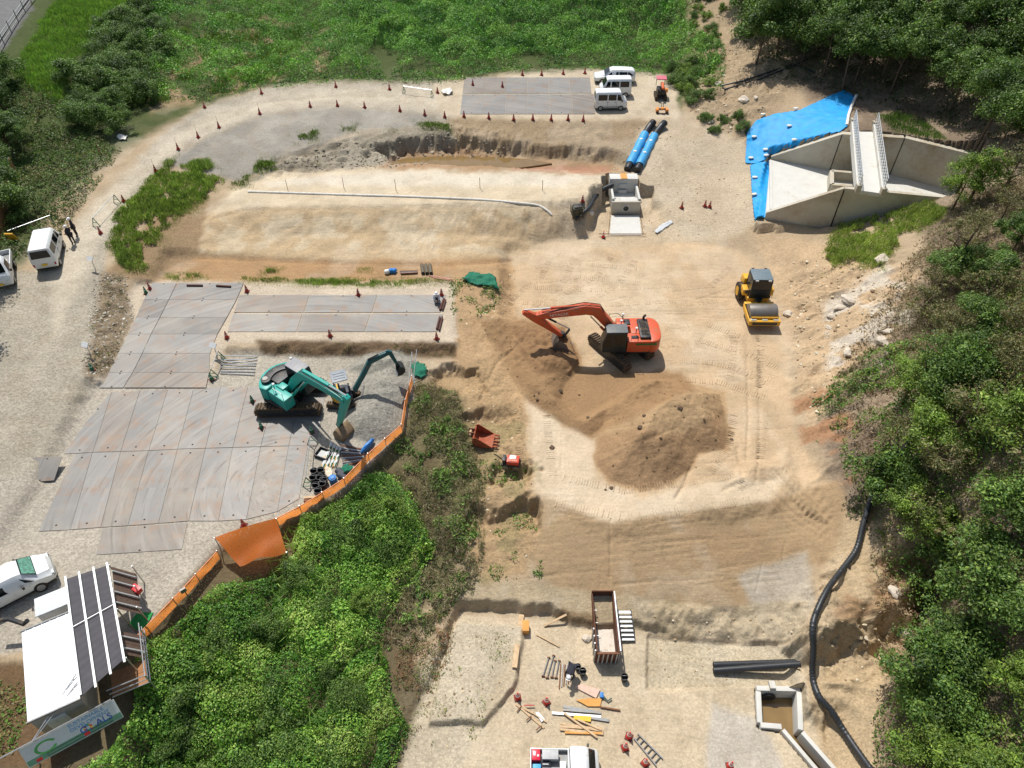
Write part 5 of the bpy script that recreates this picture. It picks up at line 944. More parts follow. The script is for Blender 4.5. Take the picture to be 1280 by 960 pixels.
def person(label, loc, rz, pose, top, low, helmet=True):
    o = thing('person', label, 'person', loc, rz)
    if pose == 'stand':
        J = [(0,0,.93,.15),(0,0,1.15,.15),(0,0,1.38,.16),(0,0,1.5,.07),(.02,0,1.6,.075),(.01,.11,.88,.1),(.03,.12,.48,.07),(0,.12,.08,.055),(.14,.13,.04,.05),(.01,-.11,.88,.1),(.0,-.12,.48,.07),(-.03,-.12,.08,.055),(.11,-.13,.04,.05),(0,.21,1.4,.07),(.02,.27,1.13,.05),(.2,.22,1.02,.04),(0,-.21,1.4,.07),(.02,-.27,1.13,.05),(.2,-.2,1.05,.04)]
        head = (.03,0,1.64); H = [((.22,.21,1.01),(1,-.2,.1)),((.22,-.19,1.05),(1,.2,.1))]
    elif pose == 'crouch':
        J = [(-.1,0,.36,.16),(-.02,0,.55,.17),(.14,0,.76,.16),(.2,0,.86,.07),(.24,0,.92,.07),(-.05,.13,.34,.11),(.3,.17,.5,.08),(.12,.16,.1,.06),(.26,.17,.04,.05),(-.05,-.13,.34,.11),(.3,-.17,.5,.08),(.12,-.16,.1,.06),(.26,-.17,.04,.05),(.16,.2,.76,.07),(.28,.24,.55,.05),(.42,.12,.42,.04),(.16,-.2,.76,.07),(.28,-.24,.55,.05),(.42,-.12,.4,.04)]
        head = (.28,0,.97); H = [((.43,.11,.41),(1,-.3,-.3)),((.43,-.11,.39),(1,.3,-.3))]
    else:                                          # bent over from the hips
        J = [(-.05,0,.88,.16),(.14,0,.98,.17),(.42,0,1.0,.17),(.52,0,.98,.07),(.6,0,.93,.07),(-.03,.12,.84,.11),(.05,.13,.46,.08),(0,.13,.08,.055),(.14,.14,.04,.05),(-.03,-.12,.84,.11),(.05,-.13,.46,.08),(0,-.13,.08,.055),(.14,-.14,.04,.05),(.4,.2,.98,.07),(.48,.23,.7,.05),(.56,.14,.48,.04),(.4,-.2,.98,.07),(.48,-.23,.7,.05),(.56,-.12,.46,.04)]
        head = (.66,0,.9); H = [((.57,.13,.47),(.4,-.2,-1)),((.57,-.11,.45),(.4,.2,-1))]
    E = [(0,1),(1,2),(2,3),(3,4),(0,5),(5,6),(6,7),(7,8),(0,9),(9,10),(10,11),(11,12),(2,13),(13,14),(14,15),(2,16),(16,17),(17,18)]
    body('body', o, J, E, top)
    lowJ = [(0,0,0,0)]+[J[5],J[6],J[7],J[9],J[10],J[11]]; lowJ[0] = (J[0][0],J[0][1],J[0][2],J[0][3]*1.04)
    body('trousers', o, [(a,b_,c,r_*1.09) for a, b_, c, r_ in lowJ], [(0,1),(1,2),(2,3),(0,4),(4,5),(5,6)], low)
    h = B().sphere(head, .1, 12, 1.2).part('head', SKIN, o, 0, 80); hx, hy, hz_ = head
    B().box((hx+.1,hy,hz_-.005), (.03,.025,.04), 0, 0, 0, (.4,.6)).part('nose', SKIN, h)
    for s in (-1, 1): B().sphere((hx+.085,hy+s*.035,hz_+.012), .013, 8).part('eye', BLK, h); B().box((hx,hy+s*.1,hz_), (.03,.02,.05)).part('ear', SKIN, h)
    B().box((hx+.09,hy,hz_-.05), (.02,.045,.012)).part('mouth', RED, h)
    if helmet:
        k = B().sphere((hx-.01,hy,hz_+.06), .135, 14, .85).part('helmet', HELM, o, 0, 80); B().box((hx+.11,hy,hz_+.03), (.1,.18,.02)).part('visor', HELM, k)
    else: B().sphere((hx-.02,hy,hz_+.04), .108, 12, 1.0).part('hair', BLK, o, 0, 80)
    for p, d in H: hand(o, p, d, o)
    return o
person('person in dark clothes and white helmet standing farther from the van', G(97, 295), R(205), 'stand', DKC, DBR); person('person in dark clothes and white helmet leaning at the van window', G(93, 305), R(165), 'stand', DKC, DBR)
person('worker in white shirt and helmet crouching at the end of the plates', G(546, 377), R(-80), 'crouch', WSH, DBR); person('worker in black bending over between pipes and buckets', G(714, 841), R(-110), 'bend', DKC, DKC)
# ------------------------------------------------------------ concrete spillway with foot bridge
sp0 = 1.6
o = thing('concrete_spillway', 'pale concrete spillway with flaring walls beside the blue tarp', 'spillway', (0,0,0))
A0, B0, B1 = P(963,199,sp0), P(1037,213,sp0), P(1112,218,sp0); D0, E1, E2 = P(958,264,1.9), P(1055,233,5.3), P(1072,236,5.3); FR = P(1195,240,sp0); NR = P(1200,246,5.3)
def up3(v, z): return Vector((v.x, v.y, z))
B().slab([(v.x, v.y) for v in (D0, E1, E2, NR, FR, B1, B0, A0)], sp0-.5, sp0).part('apron_floor', CONC2, o)
def wall(name, a, c, z0a, z0c, z1a, z1c, th, m_=CONC, par=o):
    d = (up3(c, 0)-up3(a, 0)); n_ = Vector((-d.y, d.x, 0)).normalized()*th; v = [up3(a, z0a), up3(c, z0c), up3(c, z1c), up3(a, z1a)]
    return B().add([*v]+[w_+n_ for w_ in v], [(0,1,2,3),(7,6,5,4),(0,4,5,1),(1,5,6,2),(2,6,7,3),(3,7,4,0)]).part(name, m_, par, 0, 0)
wall('back_wing_wall', A0, B0, sp0-.6, sp0-.6, sp0+.25, 5.3, .55); wall('back_wall', B0+Vector((.03,0,0)), B1, sp0-.6, sp0-.6, 5.3, 5.3, .55); wall('channel_wall', B1+Vector((.03,0,0)), FR, sp0-.6, sp0-.6, 5.3, 5.3, .55)
wall('front_wing_wall', E1, D0, -1.0, -1.0, 5.3, 1.95, .35); wall('front_wall', NR, E1+Vector((.03,0,0)), 0, 0, 5.3, 5.3, .35)
for q in (B0, B1): B().box((q.x, q.y-.03, 3.4), (.06,.05,3.7)).part('joint', BLK, o)
q = up3(E1, 3.2); B().box((q.x-.05, q.y-.36, 3.2), (.06,.06,4.0)).part('joint', BLK, o)
w0, w1 = P(1040,213,sp0+.9), P(1074,216,sp0+.9); w2, w3 = P(1076,233,sp0+.9), P(1040,230,sp0+.9)
for a, c in ((w0,w1),(w3,w2),(w0,w3)): B().bar(up3(a, sp0+.45), up3(c, sp0+.45), .35, .9).part('low_wall', CONC, o)
a, c = P(1037,203,sp0+.5), P(1074,206,sp0+.5); B().bar(a, c, .9, 1.1).part('sill_block', CONC, o)
B().bar(P(963,201,sp0+.08), P(964,262,sp0+.08), .25, .16).part('edge_strip', CONC2, o)
nb, fb_ = P(1087,240,5.35), P(1078,157,5.35)
o = thing('foot_bridge', 'white concrete foot bridge with steel railings across the spillway', 'bridge', nb); d = up3(fb_, 0)-up3(nb, 0); n_ = Vector((d.y, -d.x, 0)).normalized()
B().bar(Vector((0,0,-.15)), d+Vector((0,0,-.15)), 1.8, .35).part('deck', CONC2, o)
for s in (-1, 1):
    B().bar(n_*s*.98+Vector((0,0,.05)), d+n_*s*.98+Vector((0,0,.05)), .28, .7).part('kerb_beam', CONC2, o); k0 = n_*s*.98+Vector((0,0,.4)); L_ = d.length; u = d.normalized()
    rl = B()
    for hgt in (.12,.42,.72,1.0): rl.bar(k0+Vector((0,0,hgt)), k0+d+Vector((0,0,hgt)), .05)
    r_ = rl.part('railing', ALU, o)
    for k in range(24): B().bar(k0+u*L_*k/23, k0+u*L_*k/23+Vector((0,0,1.0)), .045).part('baluster', ALU, r_)
    for k in range(2): B().box(k0+u*L_*k+Vector((0,0,-.15)), (.4,.4,.6)).part('end_post', CONC, o)
# ------------------------------------------------------------ blue tarp, draped on the slope
TARP = mat('blue_tarp', (0,148,214), .62, var=.12, scale=1.4, spec=.5, bump=.25)
def drape(name, polys, m_, label, cat, lift=.1, wr=.07, step=.09, thick=True, rip=1.2, use_h=True):
    pts = np.array([p for pg in polys for p in pg]); w_ = np.array([[*G(x, y)] for x, y in pts]); a, c = w_.min(0)-.3, w_.max(0)+.3
    X, Y = np.meshgrid(np.arange(a[0], c[0], step), np.arange(a[1], c[1], step)); Hh = height(X.ravel(), Y.ravel()).reshape(X.shape); qx, qy = proj(X, Y, Hh+lift)
    ins = np.zeros(X.shape, bool)
    for pg in polys: ins |= sdist(qx, qy, pg) > 0
    k = 3; Hs = Hh.copy()
    for _ in range(k): Hs = np.maximum(Hs, (np.roll(Hs,1,0)+np.roll(Hs,-1,0)+np.roll(Hs,1,1)+np.roll(Hs,-1,1))/4)
    Zz = Hs+lift+wr*(np.abs(fbm(X*.7+Y*.4, Y*.7-X*.3, rip, 3, 401))*1.6+.4*fbm(X, Y, rip*.4, 3, 402)); idx = np.arange(X.size).reshape(X.shape)
    f = np.stack([idx[:-1,:-1],idx[:-1,1:],idx[1:,1:],idx[1:,:-1]], -1)[ins[:-1,:-1] & ins[1:,1:] & ins[:-1,1:] & ins[1:,:-1]]
    used, inv = np.unique(f, return_inverse=True); V = np.stack([X, Y, Zz], -1).reshape(-1, 3)[used]
    o = mesh_np(name, V, inv.reshape(-1, 4), m_, None, True); sm = o.modifiers.new('t', 'SOLIDIFY'); sm.thickness = .02; return tag(o, label, cat)
drape('blue_tarp', [[(931,204),(933,166),(945,150),(968,142),(1000,137),(1032,122),(1055,112),(1071,121),(1063,140),(1060,158),(1049,166),(1002,184),(962,198),(945,205)]], TARP, 'large bright blue tarp covering the slope above the spillway', 'tarp')
drape('blue_tarp', [[(937,206),(962,200),(963,262),(958,272),(942,277)]], TARP, 'narrow blue tarp hanging down the left edge of the spillway', 'tarp', .12)
SANDB = mat('white_sandbag', (226,222,212), .85, var=.1, dirt=.3)
def sandbag_mesh(l, w_, h): 
    return B().loft([[(x*l/2, math.cos(a)*w_/2*k, h/2+math.sin(a)*h/2*k) for a in [2*math.pi*j/10 for j in range(10)]] for x, k in ((-1,.35),(-.75,.9),(0,1),(.75,.9),(1,.35))]).mesh('sandbag', SANDB, 0, 60)
SBM = sandbag_mesh(.5,.36,.18)
for k, (x, y, lb) in enumerate([(942,174,'on the left of the large tarp'),(956,190,'beside the fold of the tarp'),(938,200,'at the lower left corner of the tarp'),(957,197,'where the two tarps meet'),(986,160,'in the middle of the tarp'),(994,138,'near the back edge of the tarp'),(992,177,'at the front edge of the tarp'),(953,146,'at the back left corner of the tarp'),(943,224,'holding the narrow tarp, upper one'),(942,246,'holding the narrow tarp, lower one'),(983,199,'left one by the spillway back wall'),(1008,201,'right one by the spillway back wall'),(1046,194,'on the sill under the bridge')]):
    g = G(x, y) if k < 10 else P(x, y, sp0 if k < 12 else sp0+1.05)
    o = put('sandbag', SBM, None, g+Vector((0,0,.16 if k < 10 else .0)), random.uniform(-.4,.4)); tag(o, 'white sandbag '+lb, 'sandbag')
k = B().tube([G(x, y)+Vector((0,0,.16)) for x, y in [(1070,121),(1064,134),(1060,146),(1058,158)]], .14, 10); single(k, 'rope_roll', SANDB, 'grey white edge roll along the right side of the tarp', 'tarp roll')
# ------------------------------------------------------------ intake box and its slab
fl, fr_ = P(764,267,.1), P(799,267,.1); W = fr_.x-fl.x; bx0 = (fl.x+fr_.x)/2; y0 = fl.y
o = thing('concrete_intake', 'concrete intake box with round opening above the fresh slab', 'concrete box', (bx0, y0, .05))
fw = B(); fw.box((0,.12,.62), (W,.25,1.3)); fw.part('front_wall', CONC, o, .01)
for s in (-1, 1): B().box((s*(W/2-.1), 1.55, .72), (.2,2.6,1.5)).part('side_wall', CONC2, o, .01)
B().box((0,1.5,.35), (W-.42,2.5,.5)).part('inner_floor', CONC2, o); hb = B().box((0,3.3,1.0), (W+.04,1.0,2.1)).part('head_block', CONC2, o, .02); B().box((0,3.3,2.07), (.6,.98,.03)).part('formwork_board', OWOOD, hb)
for k in range(2): B().box((-.05,2.75-.12*k,1.35-.55*k), (.8,.14,.4)).part('step_block', CONC2, o, .02)
B().box((.25,.45,1.22), (1.6,.6,.12)).part('cover_slab', CONC2, o, .01)
pr = B(); pr.cyl((0,-.06,.62), (0,.02,.62), .34, n=20); pr = pr.part('pipe_collar', CONC2, o); B().cyl((0,-.075,.62), (0,-.06,.62), .26, n=20).part('pipe_opening', BLK, pr)
o = thing('fresh_slab', 'freshly cast pale concrete slab with pegs in front of the intake', 'slab', (0,0,0)); z = .16; p4 = [P(762,293,z), P(802,293,z), P(799,269,z), P(764,269,z)]; zb = max(hz(v.x, v.y) for v in p4)
B().slab([(v.x, v.y) for v in p4], zb-.3, zb+.07).part('slab', CONC2, o)
B().bar(p4[0]+Vector((-1.0,-.1,.12)), p4[1]+Vector((.4,-.1,.12)), .05).part('form_bar', RUSTY, o)
for k in range(6):
    for s, (a, c) in enumerate(((p4[0],p4[3]),(p4[1],p4[2]))): q = a+(c-a)*k/5; B().cyl(q+Vector((.1*(2*s-1),0,-.2)), q+Vector((.1*(2*s-1),0,.35)), .02, n=6).part('peg', RUSTY, o)
# ------------------------------------------------------------ pipes and hoses
def ribbed(path, r_, pitch=.12, dep=.1, n=14):
    path = [Vector(p) for p in path]; out = []; rad = []
    L_ = [0]
    for a, c in zip(path[:-1], path[1:]): L_.append(L_[-1]+(c-a).length)
    k = 0
    while k*pitch/2 < L_[-1]:
        s_ = k*pitch/2; i = max(j for j in range(len(path)-1) if L_[j] <= s_); u = (s_-L_[i])/(L_[i+1]-L_[i]+1e-9)
        p0, p1, p2, p3 = path[max(i-1,0)], path[i], path[i+1], path[min(i+2, len(path)-1)]
        out.append(.5*((2*p1)+(p2-p0)*u+(2*p0-5*p1+4*p2-p3)*u*u+(3*p1-p0-3*p2+p3)*u**3)); rad.append(r_*(1 if k % 2 else 1-dep)); k += 1
    return B().tube(out, rad, n)
def LIFT(v, r_): return Vector((v.x, v.y, max(hz(v.x+a_, v.y+b_) for a_ in (-.3,0,.3) for b_ in (-.3,0,.3))+r_))
hs = [(1140,552),(1122,572),(1098,598),(1085,630),(1076,660),(1067,692),(1046,722),(1028,747),(1015,776),(1008,800),(1007,825),(1013,850),(1022,872),(1036,893),(1050,914),(1066,938),(1084,966),(1100,985)]
single(ribbed([LIFT(G(x, y), .18) for x, y in hs], .18, .2, .14), 'corrugated_hose', HDPE, 'long black corrugated hose winding down the right side', 'hose')
for k, y in enumerate((829,836)):
    a, c = P(892,y+2,-2.6), P(997,y,-2.6); a.z, c.z = hz(a.x+.3, a.y)+.19, hz(c.x-.3, c.y)+.19; b_ = ribbed([a, (a+c)/2, c], .18, .16, .06); o = thing('drain_pipe', ['rear','front'][k]+' one of two black drain pipes lying in the lower works', 'pipe', (0,0,0)); b_.part('pipe_wall', HDPE, o); B().cyl(a+Vector((-.015,0,0)), a+Vector((-.005,0,0)), .14, n=14).part('pipe_bore', RUB, o)
for k, (a, m_, c) in enumerate((((817,152),(806,168),(784,212)),((831,153),(818,170),(796,213)))):
    o = thing('wrapped_pipe', ['left','right'][k]+' black pipe wrapped in blue sheet leading to the intake', 'pipe', (0,0,0)); zz = (3.25,2.6,1.75); pts = [P(*q, z) for q, z in zip((a, m_, c), zz)]
    ribbed(pts, .36, .25, .07).part('pipe_wall', HDPE, o); u = (pts[2]-pts[1]); path = [pts[1]+u*t_ for t_ in np.linspace(0,.86,12)]
    w_ = B().tube([p+Vector((0,0,.02)) for p in path], [.43+.03*math.sin(j*2.1)+.015*math.sin(j*5) for j in range(12)], 14, False).part('blue_wrap', CYAN, o)
    for t_ in (.25,.6): q = pts[1]+u*t_; B().box(q+Vector((0,0,.43)), (.3,.25,.08)).part('sandbag_patch', SANDB, o, .03)
pth = [P(766,231,1.7), P(752,240,1.3)+Vector((0,0,.2)), G(742,254)+Vector((0,0,.45)), G(735,264)+Vector((0,0,.35)), G(719,277)+Vector((0,0,.3))]
single(ribbed(pth, .22, .16, .05), 'suction_hose', HDPE, 'thick black hose between the intake and the pump', 'hose')
g = G(721, 270); o = thing('water_pump', 'dark green engine pump beside the thick hose', 'pump', g, .2); B().box((0,0,.55), (.9,.8,.9)).part('engine_block', mat('pump_green', (56,60,46), .6, dirt=.3), o, .06); B().box((0,0,1.05), (.7,.6,.14)).part('hood', BLK, o, .03)
for x, y in ((-.5,-.42),(.5,-.42),(.5,.42),(-.5,.42)): B().bar((x,y,0), (x,y,1.1), .05).part('frame_post', BLK, o)
B().cyl((.2,-.5,.4), (.2,-.75,.4), .14, n=12).part('outlet', BLK, o)
g = G(739, 269); o = thing('fuel_can', 'small grey white can right of the hose', 'can', g); B().box((0,0,.22), (.38,.26,.44)).part('body', PLASTW, o, .05); B().tube([(-.1,0,.44),(-.1,0,.54),(.1,0,.54),(.1,0,.44)], .025, 6).part('handle', PLASTW, o); B().cyl((.14,0,.44), (.14,0,.5), .04, n=8).part('cap', RED, o)
for k, (pts, lb) in enumerate((([(1018,92),(990,82),(960,92),(930,102),(902,108)],'upper'),([(1020,70),(985,86),(950,100),(905,113)],'lower'))):
    single(B().tube([G(x, y)+Vector((0,0,.1)) for x, y in pts], .09, 8), 'water_hose', HDPE, lb+' thin black hose coming out of the wood', 'hose')
wl = [(310,240),(360,242),(430,244),(520,247),(600,250),(650,254),(672,257),(684,263),(690,270)]
pts = [G(x, y)+Vector((0,0,.1)) for x, y in wl]; single(ribbed([p-Vector((0,0,.05)) for p in pts], .11, .5, .2, 10), 'sandbag_line', SANDB, 'long white line of sheeted sandbags on the berm', 'sandbags')
for k, x in enumerate((360,430,495,600,678)):
    g = G(x, 238-k%2*3); o = thing('survey_stake', f'{ORD[k]} thin survey stake from the left on the berm crest', 'stake', g); B().cyl((0,0,-.1), (0,0,1.1), .025, n=6).part('stake_rod', RUSTY, o); B().box((0,0,1.05), (.06,.06,.1)).part('stake_top', PLASTW, o)
# ------------------------------------------------------------ outlet box with muddy water
MUD = mat('muddy_water', (128,104,66), .05, var=.12, scale=1.2, spec=.6); zt = -2.35
o = thing('concrete_outlet', 'white concrete outlet box with channel at the lower right', 'outlet', (0,0,0)); T = lambda x, y: P(x, y, zt)
def w2(nm, a, c, th=.26, zb_=-3.8): a, c = T(*a), T(*c); return B().bar(up3(a, (zb_+zt)/2), up3(c, (zb_+zt)/2), th, zt-zb_).part(nm, CONC2, o, .01)
w2('back_wall', (946,860), (1000,861)); w2('right_wall', (999,864), (1001,912)); w2('left_wall', (948,864), (950,903)); w2('front_wall', (951,906), (977,908)); w2('channel_wall', (1003,915), (1047,965), .22); w2('channel_wall', (979,912), (1024,965), .2)
a = P(962,880,-3.0); B().cyl((a.x, T(960,862).y-.2, -3.0), (a.x, T(960,862).y-.14, -3.0), .4, n=20).part('pipe_opening', BLK, o)
q = T(990,858); B().box((T(965,860).x, q.y+.02, zt+.1), (.3,.4,.22)).part('notch_block', CONC2, o); B().bar(P(1002,866,-2.5), P(1012,872,-2.45), .3, .3).part('side_stub', CONC2, o, .02)
wp = [T(948,861), T(999,862), T(1002,914), T(1046,966), T(1025,966), T(978,912), T(950,906)]
k = B().slab([(v.x, v.y) for v in wp], -3.5, -3.28).part('water', MUD, None, 0, 0); tag(k, 'brown muddy water standing in the outlet box', 'water', None, 'structure')
dp = [(478,206),(505,198),(545,195),(600,195),(660,199),(690,204),(640,211),(560,213),(500,212)]
k = B().slab([tuple(P(x, y, 1.27)[:2]) for x, y in dp], 1.0, 1.27).part('water', MUD, None, 0, 0); tag(k, 'shallow orange brown water in the ditch under the far wall', 'water', None, 'structure')
# ------------------------------------------------------------ lower works
zf = -2.55
a, c = P(757,830,zf), P(757,760,zf)
o = thing('steel_bin', 'open rusty steel bin with white posts in the lower works', 'bin', (a.x+.02, a.y+1.85, hz(a.x, a.y)+.02), R(0)); BW, BL, BH = 1.18, 3.5, 1.35
INS = mat('bin_rust', (104,66,46), .8, .15, var=.25, dirt=.2); B().box((0,0,.06), (BW,BL,.1)).part('bin_floor', mat('bin_floor_steel', (206,196,182), .6, dirt=.3), o)
for s in (-1, 1): B().box((s*BW/2,0,BH/2), (.05,BL,BH)).part('side_wall', INS, o)
B().box((0,BL/2,BH*.55), (BW+.05,.06,BH*1.1)).part('end_wall', INS, o); B().box((0,-BL/2,BH*.45), (BW+.05,.06,BH*.9)).part('end_wall', INS, o)
for k in range(9):
    y = -BL/2+.1+k*(BL-.2)/8; B().bar((BW/2+.08,y,.05), (BW/2+.08,y,BH+.1), .07).part('post', ALU, o)
    if k < 4: B().bar((-BW/2-.08,y,.05), (-BW/2-.08,y,BH*.95), .07).part('post', ALU, o)
for k in range(5): B().bar((-BW/2+.12+k*(BW-.2)/4,-BL/2-.07,.05), (-BW/2+.12+k*(BW-.2)/4,-BL/2-.07,BH*.92), .06).part('post', ALU, o)
B().bar((BW/2+.08,-BL/2,BH+.06), (BW/2+.08,BL/2,BH+.06), .07).part('rail', ALU, o); B().bar((-BW/2,-BL/2-.07,BH*.92), (BW/2,-BL/2-.07,BH*.92), .07).part('rail', RUSTY, o)
for k in range(4): B().bar((-BW/2+.03,BL/2-.2-k*.75,BH*.75), (-BW/2+.22,BL/2-.2-k*.75,BH*.75), .03).part('hook', ALU, o)
g0, g1 = P(785,802,zf), P(780,763,-1.5); o = thing('steel_stairs', 'short flight of steel steps beside the rusty bin', 'stairs', g0+Vector((0,0,.05))); d = Vector((g1.x-g0.x, g1.y-g0.y, 1.05))
for s in (-1, 1): B().bar(Vector((s*.36,0,.05)), d+Vector((s*.36,0,.05)), .05, .14).part('stringer', GREY, o)
for k in range(7): B().box(d*(k+.3)/7+Vector((0,0,.1)), (.7,.16,.04)).part('tread', ALU, o)
def plank(a, c, w_, h_, m_, label, cat='plank', za=None, name='plank', group=None):
    ga, gc = G(*a), G(*c); q = B().bar(ga+Vector((0,0,h_/2+(za or .03))), gc+Vector((0,0,h_/2+(za or .03))), w_, h_); return single(q, name, m_, label, cat, group)
plank((643,836),(652,770),.28,.06,WOOD,'long pale plank at the left of the lower works',za=.1); plank((680,783),(708,770),.12,.05,WOOD,'loose board leaning on the cut bank'); plank((671,794),(699,809),.06,.05,WOOD,'thin lath lying below the cut bank')
g = G(657, 787); o = thing('tool_crate', 'small orange crate beside the long plank', 'crate', g); B().box((0,0,.22), (.36,.62,.44)).part('body', OWOOD, o, .03); B().box((0,0,.46), (.38,.64,.05)).part('lid', OWOOD, o, .015)
for k, (a, c) in enumerate([((679,845),(686,822)),((684,848),(692,820)),((690,847),(694,826)),((695,848),(699,826))]):
    o = thing('support_prop', f'{ORD[k]} short steel prop from the left of the worker in black', 'prop', (0,0,0)); ga, gc = G(*a)+Vector((0,0,.06)), G(*c)+Vector((0,0,.06)); B().cyl(ga, gc, .04, n=8).part('tube', GREY, o); B().box(ga, (.18,.05,.14)).part('foot_plate', RUSTY, o); B().box(gc, (.16,.05,.12)).part('head_plate', RUSTY, o)
for k in range(5): single(B().cyl(G(699+k*2.8,861-k*1.5)+Vector((0,0,.05)), G(701+k*2.6,830+k*.5)+Vector((0,0,.05)), .03, n=8), 'steel_tube', SILV if k % 2 else RUSTY, 'thin steel tube in the bundle below the worker in black', 'pipe', 'tubes below the worker')
def pail(px, py, label, r_=.17, h=.32, z=None, group=None):
    g = G(px, py); o = thing('bucket', label, 'bucket', g+Vector((0,0,.0 if z is None else z)), 0, group); n_ = 16; ci = lambda r, z: [(r*math.cos(2*math.pi*k/n_), r*math.sin(2*math.pi*k/n_), z) for k in range(n_)]
    B().loft([ci(r_*.8,0.02), ci(r_,h), ci(r_*.92,h), ci(r_*.74,.06)]).part('shell', BLK, o); B().tube([(r_*math.cos(t_), .1*math.sin(t_)*0, h+.02+.12*math.sin(t_)) for t_ in np.linspace(0, math.pi, 8)], .008, 5).part('bail', SILV, o); return o
pail(722,836,'black bucket nearest the worker in black'); pail(728,842,'black bucket second from the worker in black',.2,.4); pail(780,849,'lone black bucket right of the rusty bin',.2,.4)
for k, (x, y) in enumerate([(394,594),(402,592),(393,602),(401,601),(396,611),(404,609),(399,618),(406,604)]): pail(x, y, 'black bucket in the cluster beside the orange fence', .24, .45, None, 'clustered black buckets')
for k, (pts, m_, lb) in enumerate([([(718,860),(745,873),(750,863),(727,856)],mat('weathered_board',(206,176,156),.85,var=.1),'pinkish formwork board below the worker in black'),([(720,876),(735,884),(750,884),(752,874),(737,873)],OWOOD,'orange formwork board above the stacked timbers'),([(716,900),(738,903),(739,897),(718,895)],mat('yellow_board',(226,182,60),.7),'yellow board under the crossed timbers'),([(669,892),(677,903),(681,900),(673,890)],PLASTW,'white board among the scattered sticks')]):
    p = [G(x, y) for x, y in pts]; z = max(v.z for v in p)+.06+.04*(k == 2); single(B().slab([(v.x, v.y) for v in p][::-1], z, z+.03), 'formwork_board', m_, lb, 'board')
for k, (a, c, m_, w_) in enumerate([((704,884),(751,892),GREY,.14),((704,888),(750,891.5),GREY,.12),((690,892),(751,897),SILV,.12),((705,893),(761,902),GREY,.14),((701,905),(754,915),WOOD,.12),((700,909),(752,911),WOOD,.12),((700,912),(754,918),WOOD,.12),((706,916),(752,917.5),OWOOD,.1),((705,893),(746,923),WOOD,.1),((722,901),(752,914),WOOD,.09),((750,885),(775,889),RUSTY,.07)]):
    plank(a, c, w_, .08, m_, f'{ORD[k]} beam from the back in the stack below the orange board', 'timber', .03+.06*(k in (8,9)), 'timber_beam')
for k, (a, c) in enumerate([((645,881),(680,911)),((650,884),(666,893)),((652,883),(683,903)),((646,890),(652,883)),((658,902),(664,896)),((670,914),(677,908)),((655,883),(668,883))]): plank(a, c, .05 if k else .09, .05, RED if k == 6 else (RUSTY if k > 2 else WOOD), f'{ORD[k]} loose stick in the tangle left of the timber stack', 'stick', .02+.02*k, 'wooden_stick')
g = G(752, 870); o = thing('power_tool', 'small blue and grey power tool near the orange board', 'tool', g); B().box((0,0,.1), (.2,.28,.2)).part('motor', BLUE, o, .03); B().tube([(.1,-.1,.15),(.3,-.3,.12),(.5,-.15,.15)], .04, 8).part('handle', DTEAL, o)
a0, a1, c0, c1 = (792,924),(820,958),(797,918),(828,949); o = thing('aluminium_ladder', 'dark ladder lying on the sand at the bottom edge', 'ladder', (0,0,0)); qa, qb, qc, qd = [G(*q)+Vector((0,0,.08)) for q in (a0,a1,c0,c1)]
B().bar(qa, qb, .06, .09).part('rail', GREY, o); B().bar(qc, qd, .06, .09).part('rail', GREY, o)
for k in range(6): u = (k+.5)/6; B().cyl(qa+(qb-qa)*u, qc+(qd-qc)*u, .03, n=8).part('rung', GREY, o)
# load of the truck at the bottom edge, bags in the truck at the left
def bedbox(tr, name, label, x, y, d, m_, cat, z=.66, parts=()):
    q = in_bed(tr, x, y, z); o = thing(name, label, cat, q, tr.rotation_euler.z); B().box((0,0,d[2]/2), d).part('body', m_, o, .03)
    for nm, c_, dd, mm in parts: B().box(c_, dd).part(nm, mm, o, .01)
    return o
bedbox(TR,'generator','red generator with white marks in the truck bed',-1.42,.38,(.42,.5,.42),mat('generator_red',(204,24,54),.4),'generator',parts=[('vent_panel',(-.08,.05,.43),(.12,.2,.02),PLASTW),('cap',(.1,-.05,.44),(.1,.1,.04),PLASTW)])
bedbox(TR,'tool_box','grey tool box behind the truck cab',-.72,.4,(.78,.42,.4),mat('box_grey',(176,176,174),.5),'tool box',parts=[('lid',(0,0,.42),(.8,.44,.03),mat('box_grey')),('latch',(.2,.2,.38),(.08,.06,.05),BLK)]); bedbox(TR,'tool_box','second grey tool box at the bottom edge of the truck bed',-.72,-.42,(.78,.42,.36),mat('box_grey'),'tool box',parts=[('lid',(0,0,.38),(.8,.44,.03),mat('box_grey'))])
bedbox(TR,'tool_bag','dark tool bag in the middle of the truck bed',-.95,0,(.5,.3,.25),DKC,'bag',parts=[('strap',(0,0,.26),(.3,.04,.03),PLASTW)]); bedbox(TR,'teal_box','teal box at the rear of the truck bed',-1.38,-.2,(.4,.4,.3),CYAN,'box'); bedbox(TR,'white_box','white box right behind the cab',-.1,-.1,(.3,.5,.3),PLASTW,'box')
for k, (x, y, lb) in enumerate(((-.5,.3,'behind the cab'),(-1.1,-.25,'at the tail'),(-.4,-.35,'on the right side'))):
    o = put('cement_bag', SBM, None, in_bed(TL, x, y, .66), TL.rotation_euler.z+.3*k, (1.3,1.4,1.5)); tag(o, 'sheeted white bag '+lb+' of the light truck bed', 'bag')
